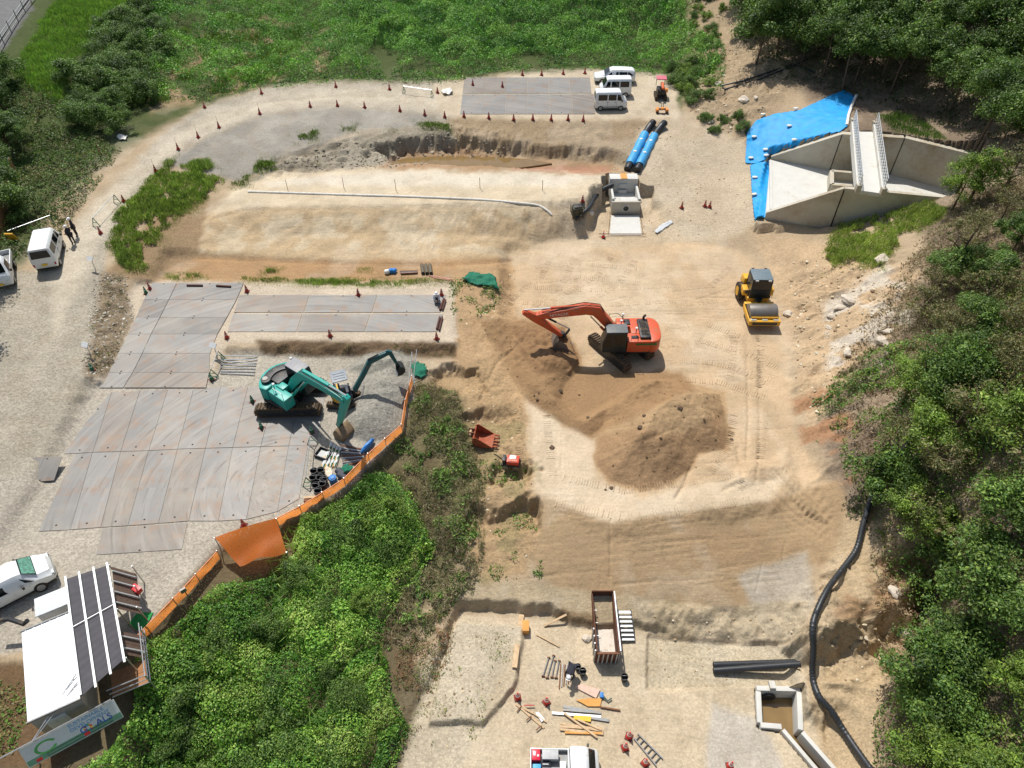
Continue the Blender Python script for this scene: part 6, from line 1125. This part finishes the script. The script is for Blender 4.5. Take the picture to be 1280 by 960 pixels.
# ------------------------------------------------------------ corridor bits and berm foot
for k, (a, c, lb) in enumerate([((234,358),(254,358.5),'left dark beam behind the ramp plates'),((271,359),(289,359.5),'right dark beam behind the ramp plates'),((550,389),(555,375),'left dark beam across the corridor end'),((553,389),(557,376),'right dark beam across the corridor end'),((546,413),(550,398),'left short beam on the lower strip end'),((549,414),(553,398),'right short beam on the lower strip end')]): plank(a, c, .12, .14, mat('dark_timber', (84,54,44), .85), lb, 'beam', .06, 'timber_beam')
g = G(484, 342); o = tag(put('sack', SBM, None, g, .3, (.9,1.3,2.2)), 'white sack beside the blue sacks at the berm foot', 'sack')
for k, x in enumerate((489,493)): o = tag(put('sack', SBM.copy(), None, G(x, 341), 1.2, (.9,1.2,2.1)), ('left' if not k else 'right')+' blue sack at the berm foot', 'sack'); o.data.materials[0] = BLUE
for k in range(3): single(B().cyl(G(500+k*.5,340.5+k*1.3)+Vector((0,0,.1)), G(522,340+k*1.3)+Vector((0,0,.1)), .07, n=8), 'steel_pipe', RUSTY if k != 1 else GREY, f'{ORD[k]} brown pipe from the back beside the sacks', 'pipe')
for k in range(3):
    o = thing('short_tube', ('left','middle','right')[k]+' one of three short dark tubes at the berm foot', 'tube', (0,0,0)); a, c = G(529+k*5,343.5)+Vector((0,0,.14)), G(527.5+k*5,333)+Vector((0,0,.14)); B().tube([a, c], .15, 12, False).part('tube_wall', mat('tube_brown', (98,90,74), .7), o); B().cyl(a+(c-a)*.02, a+(c-a)*.03, .14, n=12).part('tube_inside', BLK, o)
for k in range(3): plank((536+k*3,344.5+k*1.6),(565+k,349+k*1.2),.05,.04,mat('striped_pole',(206,150,130),.6,var=.35,scale=20),f'{ORD[k]} red and white pole from the back at the berm foot','pole',.03,'survey_pole')
GNET = mat('green_net', (20,104,78), .8, var=.25, scale=14, bump=.5)
drape('green_net', [[(575,350),(588,339),(612,343),(620,345),(625,366),(612,360),(594,357)]], GNET, 'crumpled dark green net on the sand slope', 'net', .12, .28, .12, rip=.6); drape('green_net', [[(512,456),(522,451),(532,455),(537,466),(528,474),(516,470)]], GNET, 'green net heap right of the orange fence end', 'net', .15, .35, .12, rip=.5)
for x, y, lb in ((119,336,'white sign board standing beside the gravel road'),(113,443,'small white sign on the stones beside the ramp'),(271,444,'small white bag at the end of the ramp plates')):
    g = G(x, y); o = thing('sign_board', lb, 'sign', g, R(-20)); B().bar((0,0,0), (0,.05,.9), .04).part('post', SILV, o); B().box((0,0,1.0), (.55,.06,.36), 0, -.8).part('board', PLASTW, o)
for k in range(7): single(B().cyl(G(276,446+k*3.6)+Vector((0,0,.08)), G(322-k*.6,446.5+k*3.8)+Vector((0,0,.08)), .04, n=8), 'steel_pipe', SILV, f'{ORD[k]} steel pipe from the back in the rows left of the teal excavator', 'pipe')
# ------------------------------------------------------------ stores along the fence
rs = random.Random(8)
for k in range(12):
    x = 404+k*2.0; m_ = (YEL, PLASTW, GRN)[k % 3]; a, c = G(401+k*1.7,588-k*.4), G(414+k*1.2,553+k*.8); q = thing('marker_pole', 'yellow and white marker pole in the bundle inside the fence', 'pole', (0,0,0), 0, 'marker poles inside the fence'); h = .06+.05*(k % 3); L5 = (c-a)/6
    for j in range(6): B().cyl(a+L5*j+Vector((0,0,h)), a+L5*(j+1)+Vector((0,0,h)), .035, n=8).part('section', PLASTW if j % 2 else m_, q)
for k in range(14): single(B().cyl(G(425+k*.3,556+k*2.2)+Vector((0,0,.08+.03*(k%2))), G(457-k*.2,563+k*1.1)+Vector((0,0,.08+.03*(k%2))), .045, n=8), 'steel_pipe', (GREY, RUSTY, SILV)[k % 3], 'steel or timber pole in the stack against the orange fence', 'pipe', 'poles stacked against the fence')
single(B().loft([[(G(452+j*4.5,568-j*4).x, G(452+j*4.5,568-j*4).y+math.cos(a)*.28*kk, G(452+j*4.5,568-j*4).z+.25+math.sin(a)*.24*kk) for a in [2*math.pi*i/10 for i in range(10)]] for j, kk in ((0,.5),(1,1),(2,1.1),(3,1),(3.6,.4))]), 'blue_sheet_bundle', BLUE, 'rolled blue sheet beside the orange fence', 'sheet')
g = G(405, 569); o = thing('black_tray', 'open black tray left of the marker poles', 'tray', g, -.4); B().box((0,0,.05), (.9,.7,.04)).part('tray_floor', GREY, o)
for s in (-1, 1): B().box((s*.45,0,.14), (.05,.74,.24)).part('tray_side', BLK, o); B().box((0,s*.36,.14), (.9,.05,.24)).part('tray_side', BLK, o)
drape('green_net', [[(424,586),(434,579),(444,583),(438,592),(430,596)]], GNET, 'green net bundle inside the fence corner', 'net', .2, .4, .1, rip=.4)
g = G(417, 602); o = thing('blue_drum', 'small blue container near the fence corner', 'container', g); B().cyl((0,0,0), (0,0,.4), .24, n=16).part('body', BLUE, o, .03); B().cyl((0,0,.4), (0,0,.46), .18, .16, 14).part('lid', BLUE, o, .01)
for k in range(2): single(B().cyl(G(422+k*2,590+k*5)+Vector((0,0,.2)), G(431+k*2,596+k*4)+Vector((0,0,.2)), .2, n=14), 'dark_roll', mat('dark_roll', (70,72,78), .7), ('upper' if not k else 'lower')+' dark roll beside the green net bundle', 'roll')
drape('white_bag', [[(406,586),(414,583),(418,592),(410,599),(405,594)]], mat('cream_sheet', (222,206,180), .85), 'cream sheet over goods inside the fence corner', 'sheet', .2, .3, .1, rip=.4)
for k in range(2): plank((380,623+k*4),(399,622+k*4),.16,.1,WOOD if not k else RUSTY,('upper' if not k else 'lower')+' short beam by the fence below the buckets','beam',.03,'timber_beam')
# ------------------------------------------------------------ orange net fence
m, t, b = nodes('orange_net'); L = t.links.new; b.inputs['Base Color'].default_value = (*lin((250,140,66)), 1); b.inputs['Roughness'].default_value = .6
tp = t.nodes.new('ShaderNodeBsdfTransparent'); ms = t.nodes.new('ShaderNodeMixShader'); ck = t.nodes.new('ShaderNodeTexVoronoi'); ck.inputs['Scale'].default_value = 14; tc = t.nodes.new('ShaderNodeTexCoord'); L(tc.outputs['Object'], ck.inputs[0])
mr = t.nodes.new('ShaderNodeMapRange'); mr.inputs[1].default_value = .18; mr.inputs[2].default_value = .36; mr.inputs[3].default_value = .12; mr.inputs[4].default_value = 1; L(ck.outputs['Distance'], mr.inputs[0]); L(mr.outputs[0], ms.inputs[0]); tl = t.nodes.new('ShaderNodeBsdfTranslucent'); tl.inputs[0].default_value = (*lin((255,164,84)), 1); m2 = t.nodes.new('ShaderNodeMixShader'); m2.inputs[0].default_value = .72; L(b.outputs[0], m2.inputs[1]); L(tl.outputs[0], m2.inputs[2]); L(tp.outputs[0], ms.inputs[1]); L(m2.outputs[0], ms.inputs[2]); L(ms.outputs[0], t.nodes['Material Output'].inputs[0]); ONET = m
ONET2 = ONET.copy(); ONET2.name = 'orange_net_dense'
for n_ in ONET2.node_tree.nodes:
    if n_.type == 'MAP_RANGE': n_.inputs[3].default_value = .7
for mm_ in (ONET, ONET2):
    for n_ in mm_.node_tree.nodes:
        if n_.type == 'TEX_VORONOI': n_.inputs['Scale'].default_value = 9
def net_fence(pts, label, h=.72, step=2.0):
    w_ = [G(x, y) for x, y in pts]; o = thing('net_fence', label, 'fence', (0,0,0)); seg = []
    for a, c in zip(w_[:-1], w_[1:]):
        n_ = max(1, round((c-a).length/step)); seg += [a+(c-a)*k/n_ for k in range(n_)]
    seg.append(w_[-1]); seg = [Vector((v.x, v.y, hz(v.x, v.y))) for v in seg]
    for v in seg: B().cyl(v+Vector((0,0,-.1)), v+Vector((0,0,h+.12)), .025, n=6).part('post', SILV, o)
    for a, c in zip(seg[:-1], seg[1:]):
        v = []; n_ = Vector((-(c-a).y, (c-a).x, 0)).normalized()
        for i in range(7):
            for j in range(5): u, s_ = i/6, j/4; v.append(a+(c-a)*u+Vector((0,0,.06+h*s_-.05*math.sin(u*math.pi)))+n_*(.05*math.sin(s_*3.1)*math.sin(u*6.3+a.x)))
        B().add(v, [(i*5+j, (i+1)*5+j, (i+1)*5+j+1, i*5+j+1) for i in range(6) for j in range(4)]).part('net_panel', ONET, o, 0, 60)
        B().bar(a+Vector((0,0,h+.02)), c+Vector((0,0,h+.02)), .04).part('rail', mat('orange_rail', (222,140,90), .6), o)
    return o
net_fence([(174,806),(222,757),(276,698)], 'orange net fence between the office and the orange sheet'); net_fence([(342,662),(378,643),(432,607),(462,577),(503,540),(508,510),(516,480)], 'orange net fence curving around the stores and gravel heap'); 
a, c = G(516,480), P(521,437,2.6); single(B().cyl(a, c, .03, n=8), 'white_pole', PLASTW, 'white pole leaning at the end of the orange fence', 'pole'); single(B().cyl(a+Vector((-.3,0,0)), c+Vector((-.35,0,-.2)), .03, n=8), 'white_pole', PLASTW, 'second white pole leaning left of the first at the fence end', 'pole')
ns = [P(268,672,1.6), P(345,648,1.6), P(358,690,.9), P(312,712,.6), P(300,708,.7)]
v = []
for i in range(15):
    for j in range(11):
        u, s_ = i/14, j/10; top = ns[0].lerp(ns[1], u); bot = (ns[4] if u < .35 else ns[4]).lerp(ns[2], u); p = top.lerp(bot, s_)+Vector((0,0,.14*math.sin(u*9+s_*4)*s_+.12*math.sin(s_*7+u*3)-.35*math.sin(s_*math.pi)*.3)); v.append(p)
o = thing('orange_net_sheet', 'orange net sheet spread from the fence down the bank', 'net', (0,0,0)); B().add(v, [(i*11+j, (i+1)*11+j, (i+1)*11+j+1, i*11+j+1) for i in range(14) for j in range(10)]).part('net_panel', ONET2, o, 0, 60)
for q in (ns[0], ns[1], ns[2]): B().cyl((q.x,q.y,hz(q.x,q.y)-.1), q, .03, n=6).part('post', SILV, o)
g = P(229,738,1.5); single(B().box((g.x,g.y,g.z), (.3,.12,.3), .7).cyl((g.x,g.y+.05,hz(g.x,g.y)), (g.x,g.y+.05,g.z), .03, n=6), 'flood_lamp', GREY, 'small grey lamp on the orange fence', 'lamp')
# brown board fence at the left edge
a, c = G(2, 305), G(22, 215); o = thing('board_fence', 'brown board fence at the left edge of the road', 'fence', a); d = c-a; BRN = mat('brown_board', (158,112,72), .8, var=.15)
for k in range(12): u = (k+.5)/12; p = d*u; p.z = hz(a.x+p.x, a.y+p.y)-a.z; B().box(p+Vector((0,0,.75)), (.04, d.length/12*.96, 1.5), math.atan2(d.y, d.x)-math.pi/2).part('board', BRN, o)
B().bar(Vector((-.06,0,1.55)), d+Vector((-.06,0,1.55)), .06).part('top_rail', SILV, o)
# lane and its wire fence at the top left
a, c = P(-6,66,6.0), P(48,-6,6.0); o = thing('wire_fence', 'grey post and rail fence along the lane at the top left corner', 'fence', a); d = c-a
for k in range(7): p = d*k/6; p.z = hz(a.x+p.x, a.y+p.y)-a.z; B().bar(p, p+Vector((0,0,1.3)), .07).part('post', GREY, o)
for h in (.5,.9,1.25): B().bar(Vector((0,0,h+hz(a.x,a.y)-a.z)), d+Vector((0,0,h+hz(c.x,c.y)-a.z)), .05).part('rail', SILV, o)
n_ = Vector((-d.y, d.x, 0)).normalized(); lane = [a-d*.6+n_*.6, c+d*.6+n_*.6, c+d*.6+n_*4.6, a-d*.6+n_*4.6]
V = []; 
for i in range(13):
    for j in range(5): q = (lane[0].lerp(lane[1], i/12)).lerp(lane[3].lerp(lane[2], i/12), j/4); V.append((q.x, q.y, hz(q.x, q.y)+.12))
tag(B().add(V, [(i*5+j,(i+1)*5+j,(i+1)*5+j+1,i*5+j+1) for i in range(12) for j in range(4)]).part('lane', mat('asphalt', (104,104,102), .9, var=.15, scale=2)), 'grey asphalt lane at the top left corner', 'road', None, 'structure')
# ------------------------------------------------------------ site office, awning, deck and banner
zr = 3.15; r0, r1, r2, r3 = P(27,788,zr), P(87,766,zr), P(100,872,zr), P(34,906,zr); c = (r0+r1+r2+r3)/4; ya = math.atan2((r0-r3).y+(r1-r2).y, (r0-r3).x+(r1-r2).x); LL = ((r0-r3).length+(r1-r2).length)/2; WW = ((r1-r0).length+(r2-r3).length)/2
print('office', LL, WW)
gz = hz(c.x, c.y); o = thing('site_office', 'white roofed site office container at the lower left', 'container', (c.x, c.y, .55), ya); HO = zr-.55; WOF = mat('office_wall', (176,168,156), .7, dirt=.3); ROOFW = mat('white_roof_sheet', (236,238,238), .45, var=.03)
B().box((0,0,HO/2-.05), (LL-.1,WW-.1,HO-.1)).part('wall', WOF, o, .02); rf = B().box((0,0,HO-.05), (LL,WW,.08)).part('roof', ROOFW, o, .01)
for k in range(6): B().box((0,-WW/2+WW*(k+.5)/6,HO+.005), (LL,.05,.035)).part('roof_seam', mat('seam_white', (214,216,216), .5), rf)
for s in (-1, 1): B().box((s*LL/2,0,HO), (.06,WW+.08,.1)).part('gutter', GREY, rf)
for s in (-1, 1): B().box((0,s*WW/2,HO*.55), (1.2,.03,.8)).part('window', GLASS, o)
B().box((-LL/2+.02,.2,HO*.42), (.05,.85,1.9)).part('door', WHITE, o, .01); 
q = P(66,752,2.9); B_ = thing('flat_cabinet', 'pale grey flat roofed cabinet behind the office container', 'cabinet', (q.x, q.y, hz(q.x,q.y)), ya); B().box((0,0,1.1), (1.0,1.5,2.2)).part('body', mat('cabinet_grey', (204,210,212), .5), B_, .02); B().box((0,0,2.24), (1.1,1.6,.06)).part('top', mat('cabinet_grey'), B_, .02)
z1, z2 = 3.75, 3.2; a0, a1, a2, a3 = P(82,724,z1), P(136,706,z2), P(157,822,z2), P(101,871,z1)
o = thing('awning', 'dark corrugated awning with white rails over the office deck', 'awning', (0,0,0)); DKS = mat('dark_roof_sheet', (74,72,76), .75, .0, var=.12, scale=2.5)
rip = []
for i in range(2):
    for j in range(33): s_ = j/32; l = (a0.lerp(a1, 0)).lerp(a3, s_) if i == 0 else a1.lerp(a2, s_); rip.append(l+Vector((0,0,.012*(j % 2))))
AW = B().add(rip, [(j, j+1, 33+j+1, 33+j) for j in range(32)]).part('roof_sheet', DKS, o, 0, 0); AW.modifiers.new('t', 'SOLIDIFY').thickness = .02
for k, u in enumerate((.02,.33,.66,.98)):
    p, q = a0.lerp(a1, u), a3.lerp(a2, u); e = (q-p).normalized(); B().bar(p-e*.1+Vector((0,0,.1)), q+e*(.25 if k else 0)+Vector((0,0,.1)), .1, .07).part('rail', ALU, o)
p, q = a0.lerp(a3, .45), a1.lerp(a2, .45); B().bar(p+Vector((0,0,.09)), q+Vector((0,0,.09)), .03).part('cross_rail', SILV, o)
for u in (0,.5,1): q = a1.lerp(a2, u); B().cyl((q.x,q.y,hz(q.x,q.y)-.1), (q.x,q.y,q.z), .04, n=8).part('post', SILV, o)
# scaffold deck with brown boards and sheeted side on the bank side
o = thing('scaffold_deck', 'brown scaffold deck with steel posts beside the awning', 'scaffold', (0,0,0)); e0, e1 = a1+Vector((.08,0,-.12)), a2+Vector((.12,-.9,-.12)); u_ = (e1-e0); out = Vector((-u_.y, u_.x, 0)).normalized(); out = out if out.x > 0 else -out
BPN = mat('brown_panel', (104,84,72), .7, var=.15)
for k in range(10):
    if k in (4, 5): continue
    p, q = e0+u_*k/10, e0+u_*(k+.97)/10; v = [p, q, q+out*.75, p+out*.75]; v = [Vector((w_.x, w_.y, z_)) for w_, z_ in zip(v, (3.0,3.0,1.7,1.7))]
    if k > 7: v = [Vector((w_.x, w_.y, 1.75)) for w_ in (p-out*.9, q-out*.9, q+out*.7, p+out*.7)]
    B().add([*v]+[w_+Vector((0,0,-.03)) for w_ in v], [(0,1,2,3),(7,6,5,4),(0,4,5,1),(1,5,6,2),(2,6,7,3),(3,7,4,0)]).part('deck_board' if k > 7 else 'side_panel', BPN if k < 8 else mat('brown_board', (140,104,74), .8), o, 0, 0)
    if k < 8: B().bar(v[0].lerp(v[1], .5)+Vector((.03,0,.08)), v[3].lerp(v[2], .5)+Vector((.06,0,.08)), .07).part('side_rail', ALU, o)
for k in range(6): p = e0+u_*k/5+out*.8; B().cyl((p.x,p.y,hz(p.x,p.y)-.1), (p.x,p.y,2.5), .035, n=8).part('post', SILV, o)
for h in (1.75,2.1,2.5):
    p, q = e0+u_*.55+out*.8, e1+out*.8; B().cyl((p.x,p.y,h), (q.x,q.y,h), .03, n=8).part('rail', SILV, o); q2 = e1-out*.9; B().cyl((q.x,q.y,h), (q2.x,q2.y,h), .03, n=8).part('rail', SILV, o)
g = P(171,737,1.9); o = thing('red_box', 'red box fixed on the scaffold near the awning corner', 'box', g, -.5); B().box((0,0,0), (.5,.3,.3)).part('body', LRED, o, .03); B().box((0,0,.17), (.54,.34,.05)).part('lid', LRED, o, .01); B().cyl((0,0,-.15), (0,0,hz(g.x,g.y)-g.z), .03, n=6).part('post', SILV, o)
p4 = [G(160,782), G(180,792), G(192,766), G(172,766)]; z = max(v.z for v in p4)+.04; single(B().slab([(v.x, v.y) for v in p4], z, z+.02), 'green_mat', mat('green_mat', (44,136,66), .9, var=.08), 'green mat between the awning and the orange fence', 'mat')
# banner under a pole
t0, t1, b1, b0 = P(17,942,2.75), P(137,878,2.75), P(157,891,1.9), P(45,957,1.9)
o = thing('banner', 'white and green banner with GOALS lettering hung below the office', 'banner', (0,0,0)); xv = (t1-t0); yv = (t0-b0); yv = yv-xv.normalized()*yv.dot(xv.normalized()); nv = xv.cross(yv).normalized(); W_, H_ = xv.length, yv.length
mid = (t0+t1+b0+b1)/4; xu, yu = xv.normalized(), yv.normalized(); MB_ = Matrix(((xu.x,yu.x,nv.x,mid.x),(xu.y,yu.y,nv.y,mid.y),(xu.z,yu.z,nv.z,mid.z),(0,0,0,1)))
sh = B(); sh.M = MB_; sh.box((0,0,0), (W_,H_,.02)); sh = sh.part('banner_sheet', mat('banner_white', (206,214,208), .6, var=.04), o)
gb = B(); gb.M = MB_; gb.box((0,-H_*.33,.014), (W_*.99,H_*.28,.006)); gb.part('green_band', mat('banner_green', (96,140,112), .6), sh)
LB = mat('banner_light_blue', (92,156,196), .6); DBL = mat('banner_blue', (36,84,160), .6)
put_text('SUSTAINABLE', H_*.24, LB, sh, MB_ @ Matrix.Translation((W_*.18,H_*.36,.016))); put_text('DEVELOPMENT', H_*.24, LB, sh, MB_ @ Matrix.Translation((W_*.2,H_*.13,.016))); put_text('G   ALS', H_*.42, DBL, sh, MB_ @ Matrix.Translation((W_*.24,-H_*.13,.02)))
def ringm(x, y, r0_, r1_, m_, nm, sx=1.0, z=.018, a0_=0, a1_=360, n=24):
    k = B(); k.M = MB_; p = [(x+math.cos(R(a0_+(a1_-a0_)*i/n))*r_*sx, y+math.sin(R(a0_+(a1_-a0_)*i/n))*r_, z) for i in range(n+1) for r_ in (r0_, r1_)]; k.add(p, [(2*i, 2*i+1, 2*i+3, 2*i+2) for i in range(n)]); k.part(nm, m_, sh, 0, 0)
for k in range(12): ringm(W_*.155, -H_*.13, H_*.08, H_*.18, mat(f'wheel_colour_{k%6}', [(226,60,60),(236,160,40),(60,150,70),(40,150,200),(150,40,90),(240,200,40)][k % 6], .6), 'wheel_piece', 1, .02, k*30+3, k*30+27, 4)
ringm(-W_*.27, H_*.05, H_*.22, H_*.3, mat('logo_green', (84,170,84), .6), 'green_ring', 1.5, .018, 20, 335)
for x in (-W_*.38, W_*.12):
    k = B(); k.M = MB_; k.box((x,-H_*.36,.019), (W_*.06,H_*.14,.006)); k.part('red_mark', LRED, sh)
for y in (-.26,-.4):
    k = B(); k.M = MB_; k.box((0.05*W_,H_*y,.019), (W_*.7,H_*.02,.005)); k.part('dark_line', BLK, sh)
pl = B(); pl.cyl(t0-xu*.5+yu*.1, t1+xu*.1+yu*.1, .035, n=8); pl.part('top_pole', SILV, o)
for q, e in ((t0.lerp(t1, .2), (100,835)),(t0.lerp(t1, .22), (108,838))): B().cyl(q+yu*.12, P(*e, 3.3), .025, n=6).part('stay', SILV, o)
for s in (.05,.95): q = t0.lerp(t1, s)-nv*.1; B().cyl((q.x,q.y,hz(q.x,q.y)-.1), (q.x,q.y,q.z+.1), .04, n=8).part('post', SILV, o)
single(B().tube([P(-8,776,2.1), P(12,774,2.1), P(30,780,2.0), P(34,776,2.2)], .12, 10), 'black_duct', BLK, 'black pipe end beside the office at the left edge', 'pipe')
# two pale sheets dropped beside the road, stones
for x, y, lb in ((152,172,'crumpled white sheet at the road edge below the thicket'),(558,115,'crumpled white sheet beside the far barrier')): drape('white_bag', [[(x-8,y),(x-2,y-4),(x+8,y-3),(x+7,y+3),(x-3,y+4)]], SANDB, lb, 'sheet', .1, .3, .12, rip=.5)
drape('grey_sheet', [[(818,288),(826,280),(840,274),(842,279),(830,287),(820,294)]], mat('grey_sheet', (190,192,192), .8, bump=.4), 'crumpled grey sheet on the slope right of the slab', 'sheet', .06, .12, .1, rip=.5)
STONE = mat('pale_rock', (196,184,166), .9, var=.15, scale=3, bump=.4)
def rock(px, py, s, label, group=None, m_=STONE, sx=1):
    g = G(px, py); bm = bmesh.new(); bmesh.ops.create_icosphere(bm, subdivisions=2, radius=1); rs_ = np.random.default_rng(int(px*13+py))
    for v_ in bm.verts: v_.co = v_.co*float(rs_.uniform(.75,1.15)); v_.co.x *= sx; v_.co.z *= .65
    me = bpy.data.meshes.new('boulder'); bm.to_mesh(me); bm.free(); me.materials.append(m_); o = put('boulder', me, None, g+Vector((0,0,s*.1)), float(rs_.uniform(0, 6)), (s,s,s)); return tag(o, label, 'rock', group)
rock(985,393,.4,'white rock beside the road roller'); rock(1103,325,.5,'big pale rock below the slope grass',None,STONE,1.5); rock(859,44,.6,'pale rock at the edge of the pond weeds')
for k, (x, y) in enumerate([(1040,395),(1050,385),(1062,375),(1036,410),(1112,415),(1105,428),(1115,452),(1060,440)]): rock(x, y, .2+.1*(k % 3), 'pale rock sticking out of the cut slope right of the roller', 'rocks of the cut slope', STONE, 1.8)
for k, (x, y) in enumerate([(668,495),(672,500),(700,488),(724,494),(735,522),(800,535),(826,547),(805,520),(850,510),(880,525),(914,550),(690,560),(757,612),(764,610)]): rock(x, y, .09+.05*(k % 3), 'small dark clod on or beside the sand heaps', 'clods on the sand', mat('dark_clod', (98,80,62), .95))
for k, (x, y) in enumerate([(905,95),(898,105),(930,125),(945,122),(888,152)]): rock(x, y, .25+.15*(k % 3), 'pale rock on the bare slope behind the blue tarp', 'rocks behind the tarp', STONE, 1.3)
rock(734,799,.3,'single grey stone left of the rusty bin'); rock(1130,790,.35,'pale rock at the eroded cut right of the hose',None,STONE,1.2); rock(1118,740,.3,'pale rock above the eroded cut',None,STONE,1.4)

# crawler and wheel prints pressed into the sand fill: low bars of sand, one mass
V, F = [], []
def prints(path, gauge, wd, pitch=.17, ht=.035):
    w_ = [G(x, y) for x, y in path]; s_ = [0]
    for a, c in zip(w_[:-1], w_[1:]): s_.append(s_[-1]+(c-a).length)
    k = 0
    while k*pitch < s_[-1]:
        q = k*pitch; i = max(j for j in range(len(w_)-1) if s_[j] <= q); d = (w_[i+1]-w_[i]).normalized(); p = w_[i]+d*(q-s_[i]); n_ = Vector((-d.y, d.x, 0)); k += 1
        for sd_ in (-1, 1):
            if random.random() < .18: continue
            c = p+n_*sd_*gauge/2; b0_ = len(V); ht_ = ht*random.uniform(.5,1.2)
            for e, f_ in ((-1,-1),(1,-1),(1,1),(-1,1)): r_ = c+n_*e*wd/2*random.uniform(.9,1)+d*f_*pitch*.36; V.append((r_.x, r_.y, hz(r_.x, r_.y)-.004))
            for e in (-1, 1): r_ = c+n_*e*wd*.46; V.append((r_.x, r_.y, hz(r_.x, r_.y)+ht_))
            F.extend([(b0_,b0_+1,b0_+5,b0_+4),(b0_+2,b0_+3,b0_+4,b0_+5)])
for pth in [[(650,345),(720,338),(800,346)],[(655,368),(740,372),(840,366)],[(690,390),(760,350),(780,322)],[(850,462),(900,466),(960,486)],[(700,330),(690,350),(660,372),(650,385)],[(840,372),(900,366),(925,340)],[(880,440),(925,450),(965,470)],[(665,520),(668,560),(672,596)],[(905,600),(930,570),(936,520)],[(830,420),(880,415),(920,430)],[(700,612),(780,630),(870,618),(930,608)],[(930,480),(934,430),(930,415)]]: prints(pth, 2.0, .55)
cx, cy = proj(*np.array(V).T); vc = np.array(V); ii = np.clip(np.searchsorted(xs, vc[:, 0]), 0, nx-1); jj = np.clip(np.searchsorted(ys, vc[:, 1]), 0, ny-1)
tag(mesh_np('track_prints', V, F, SOIL, None, False, np.concatenate([C[jj, ii], GRV[jj, ii][:, None]], 1)), 'rows of crawler prints pressed into the sand fill', 'track prints', None, 'stuff')
# stones strewn over the gravel, banks and lower works, one mass
V, F = [], []
ico = bmesh.new(); bmesh.ops.create_icosphere(ico, subdivisions=1, radius=1); iv = np.array([v_.co[:] for v_ in ico.verts]); fi = np.array([[v_.index for v_ in f_.verts] for f_ in ico.faces]); ico.free()
def strew(polys, dens, s0, s1, cols):
    p = in_px(polys, dens, False); n_ = len(p); s_ = s0+(s1-s0)*RNG.uniform(0, 1, n_)**3; vv = iv[None]*RNG.uniform(.6, 1.2, (n_, len(iv), 1))*(s_[:, None, None]*np.array([1,1,.6])*RNG.uniform(.7,1.3,(n_,1,3)))+p[:, None, :3]
    cc = np.repeat(palette(n_, cols)*KALB, len(iv), 0); return vv.reshape(-1, 3), (fi[None]+(np.arange(n_)*len(iv))[:, None, None]).reshape(-1, 3), cc
GS = [(190,182,166),(160,152,138),(208,200,184),(140,130,114)]; SS = [(206,186,150),(176,152,116),(220,206,178),(150,126,96)]
outv, outf, outc, base_ = [], [], [], 0
for args in [([[(120,340),(160,345),(168,395),(142,470),(100,474)]],26,.03,.13,GS),([[(0,350),(100,300),(120,400),(105,480),(50,600),(0,680)],[(0,690),(120,690),(170,790),(60,760)],[(230,690),(270,690),(180,790),(150,700)]],3,.02,.05,GS),([[(330,210),(430,175),(560,165),(640,180),(640,202),(430,212)]],12,.04,.2,[(150,140,120),(126,116,98),(172,160,138)]),([[(540,780),(650,780),(640,860),(560,950)],[(815,795),(940,815),(940,860),(815,860)],[(800,760),(1000,770),(1000,800),(850,795)]],10,.02,.09,SS),([[(985,330),(1060,300),(1120,380),(1060,470),(1000,540)],[(1030,780),(1130,740),(1150,770),(1060,880)],[(880,40),(980,100),(930,175),(860,140)]],8,.03,.18,SS),([[(580,480),(650,500),(665,600),(660,720),(580,720)],[(570,400),(640,335),(645,400),(600,420)]],6,.02,.1,SS),([[(440,465),(515,460),(510,520),(462,552),(432,530)]],60,.02,.05,[(168,162,146),(146,140,126),(184,176,160)]),([[(800,160),(940,190),(950,290),(830,300),(700,300),(700,270)]],4,.02,.1,SS),([[(745,545),(800,483),(905,492),(905,562),(838,606),(762,602)],[(590,402),(705,408),(726,462),(690,520),(650,492)]],3,.02,.1,[(120,94,64),(142,112,76)])]:
    v_, f_, c_ = strew(*args); outv.append(v_); outf.append(f_+base_); outc.append(c_); base_ += len(v_)
cc = np.concatenate(outc); m, t, b = nodes('stones'); ca = t.nodes.new('ShaderNodeVertexColor'); ca.layer_name = 'Col'; t.links.new(ca.outputs[0], b.inputs[0]); b.inputs['Roughness'].default_value = .9
tag(mesh_np('loose_stones', np.concatenate(outv), np.concatenate(outf), m, None, False, cc), 'small stones and clods strewn over road, banks and lower works', 'stones', None, 'stuff')
# ------------------------------------------------------------ things that share a label are told apart by their order in the photo
O2 = ORD+['twentieth']+['twenty-'+w_ for w_ in ORD[:9]]+['thirtieth']+['thirty-'+w_ for w_ in ORD[:9]]+['fortieth']+['forty-'+w_ for w_ in ORD[:9]]+['fiftieth']+['fifty-'+w_ for w_ in ORD[:9]]+['sixtieth']
bpy.context.view_layer.update(); byl = {}
for ob in COL.objects:
    if ob.parent is None and 'label' in ob and ob.get('kind') not in ('stuff', 'structure'): byl.setdefault(ob['label'], []).append(ob)
for lb, obs in byl.items():
    if len(obs) < 2: continue
    obs.sort(key=lambda ob: proj(*ob.matrix_world.translation)[0])
    for k, ob in enumerate(obs): ob['label'] = f'{O2[k]} from the left, {lb}'
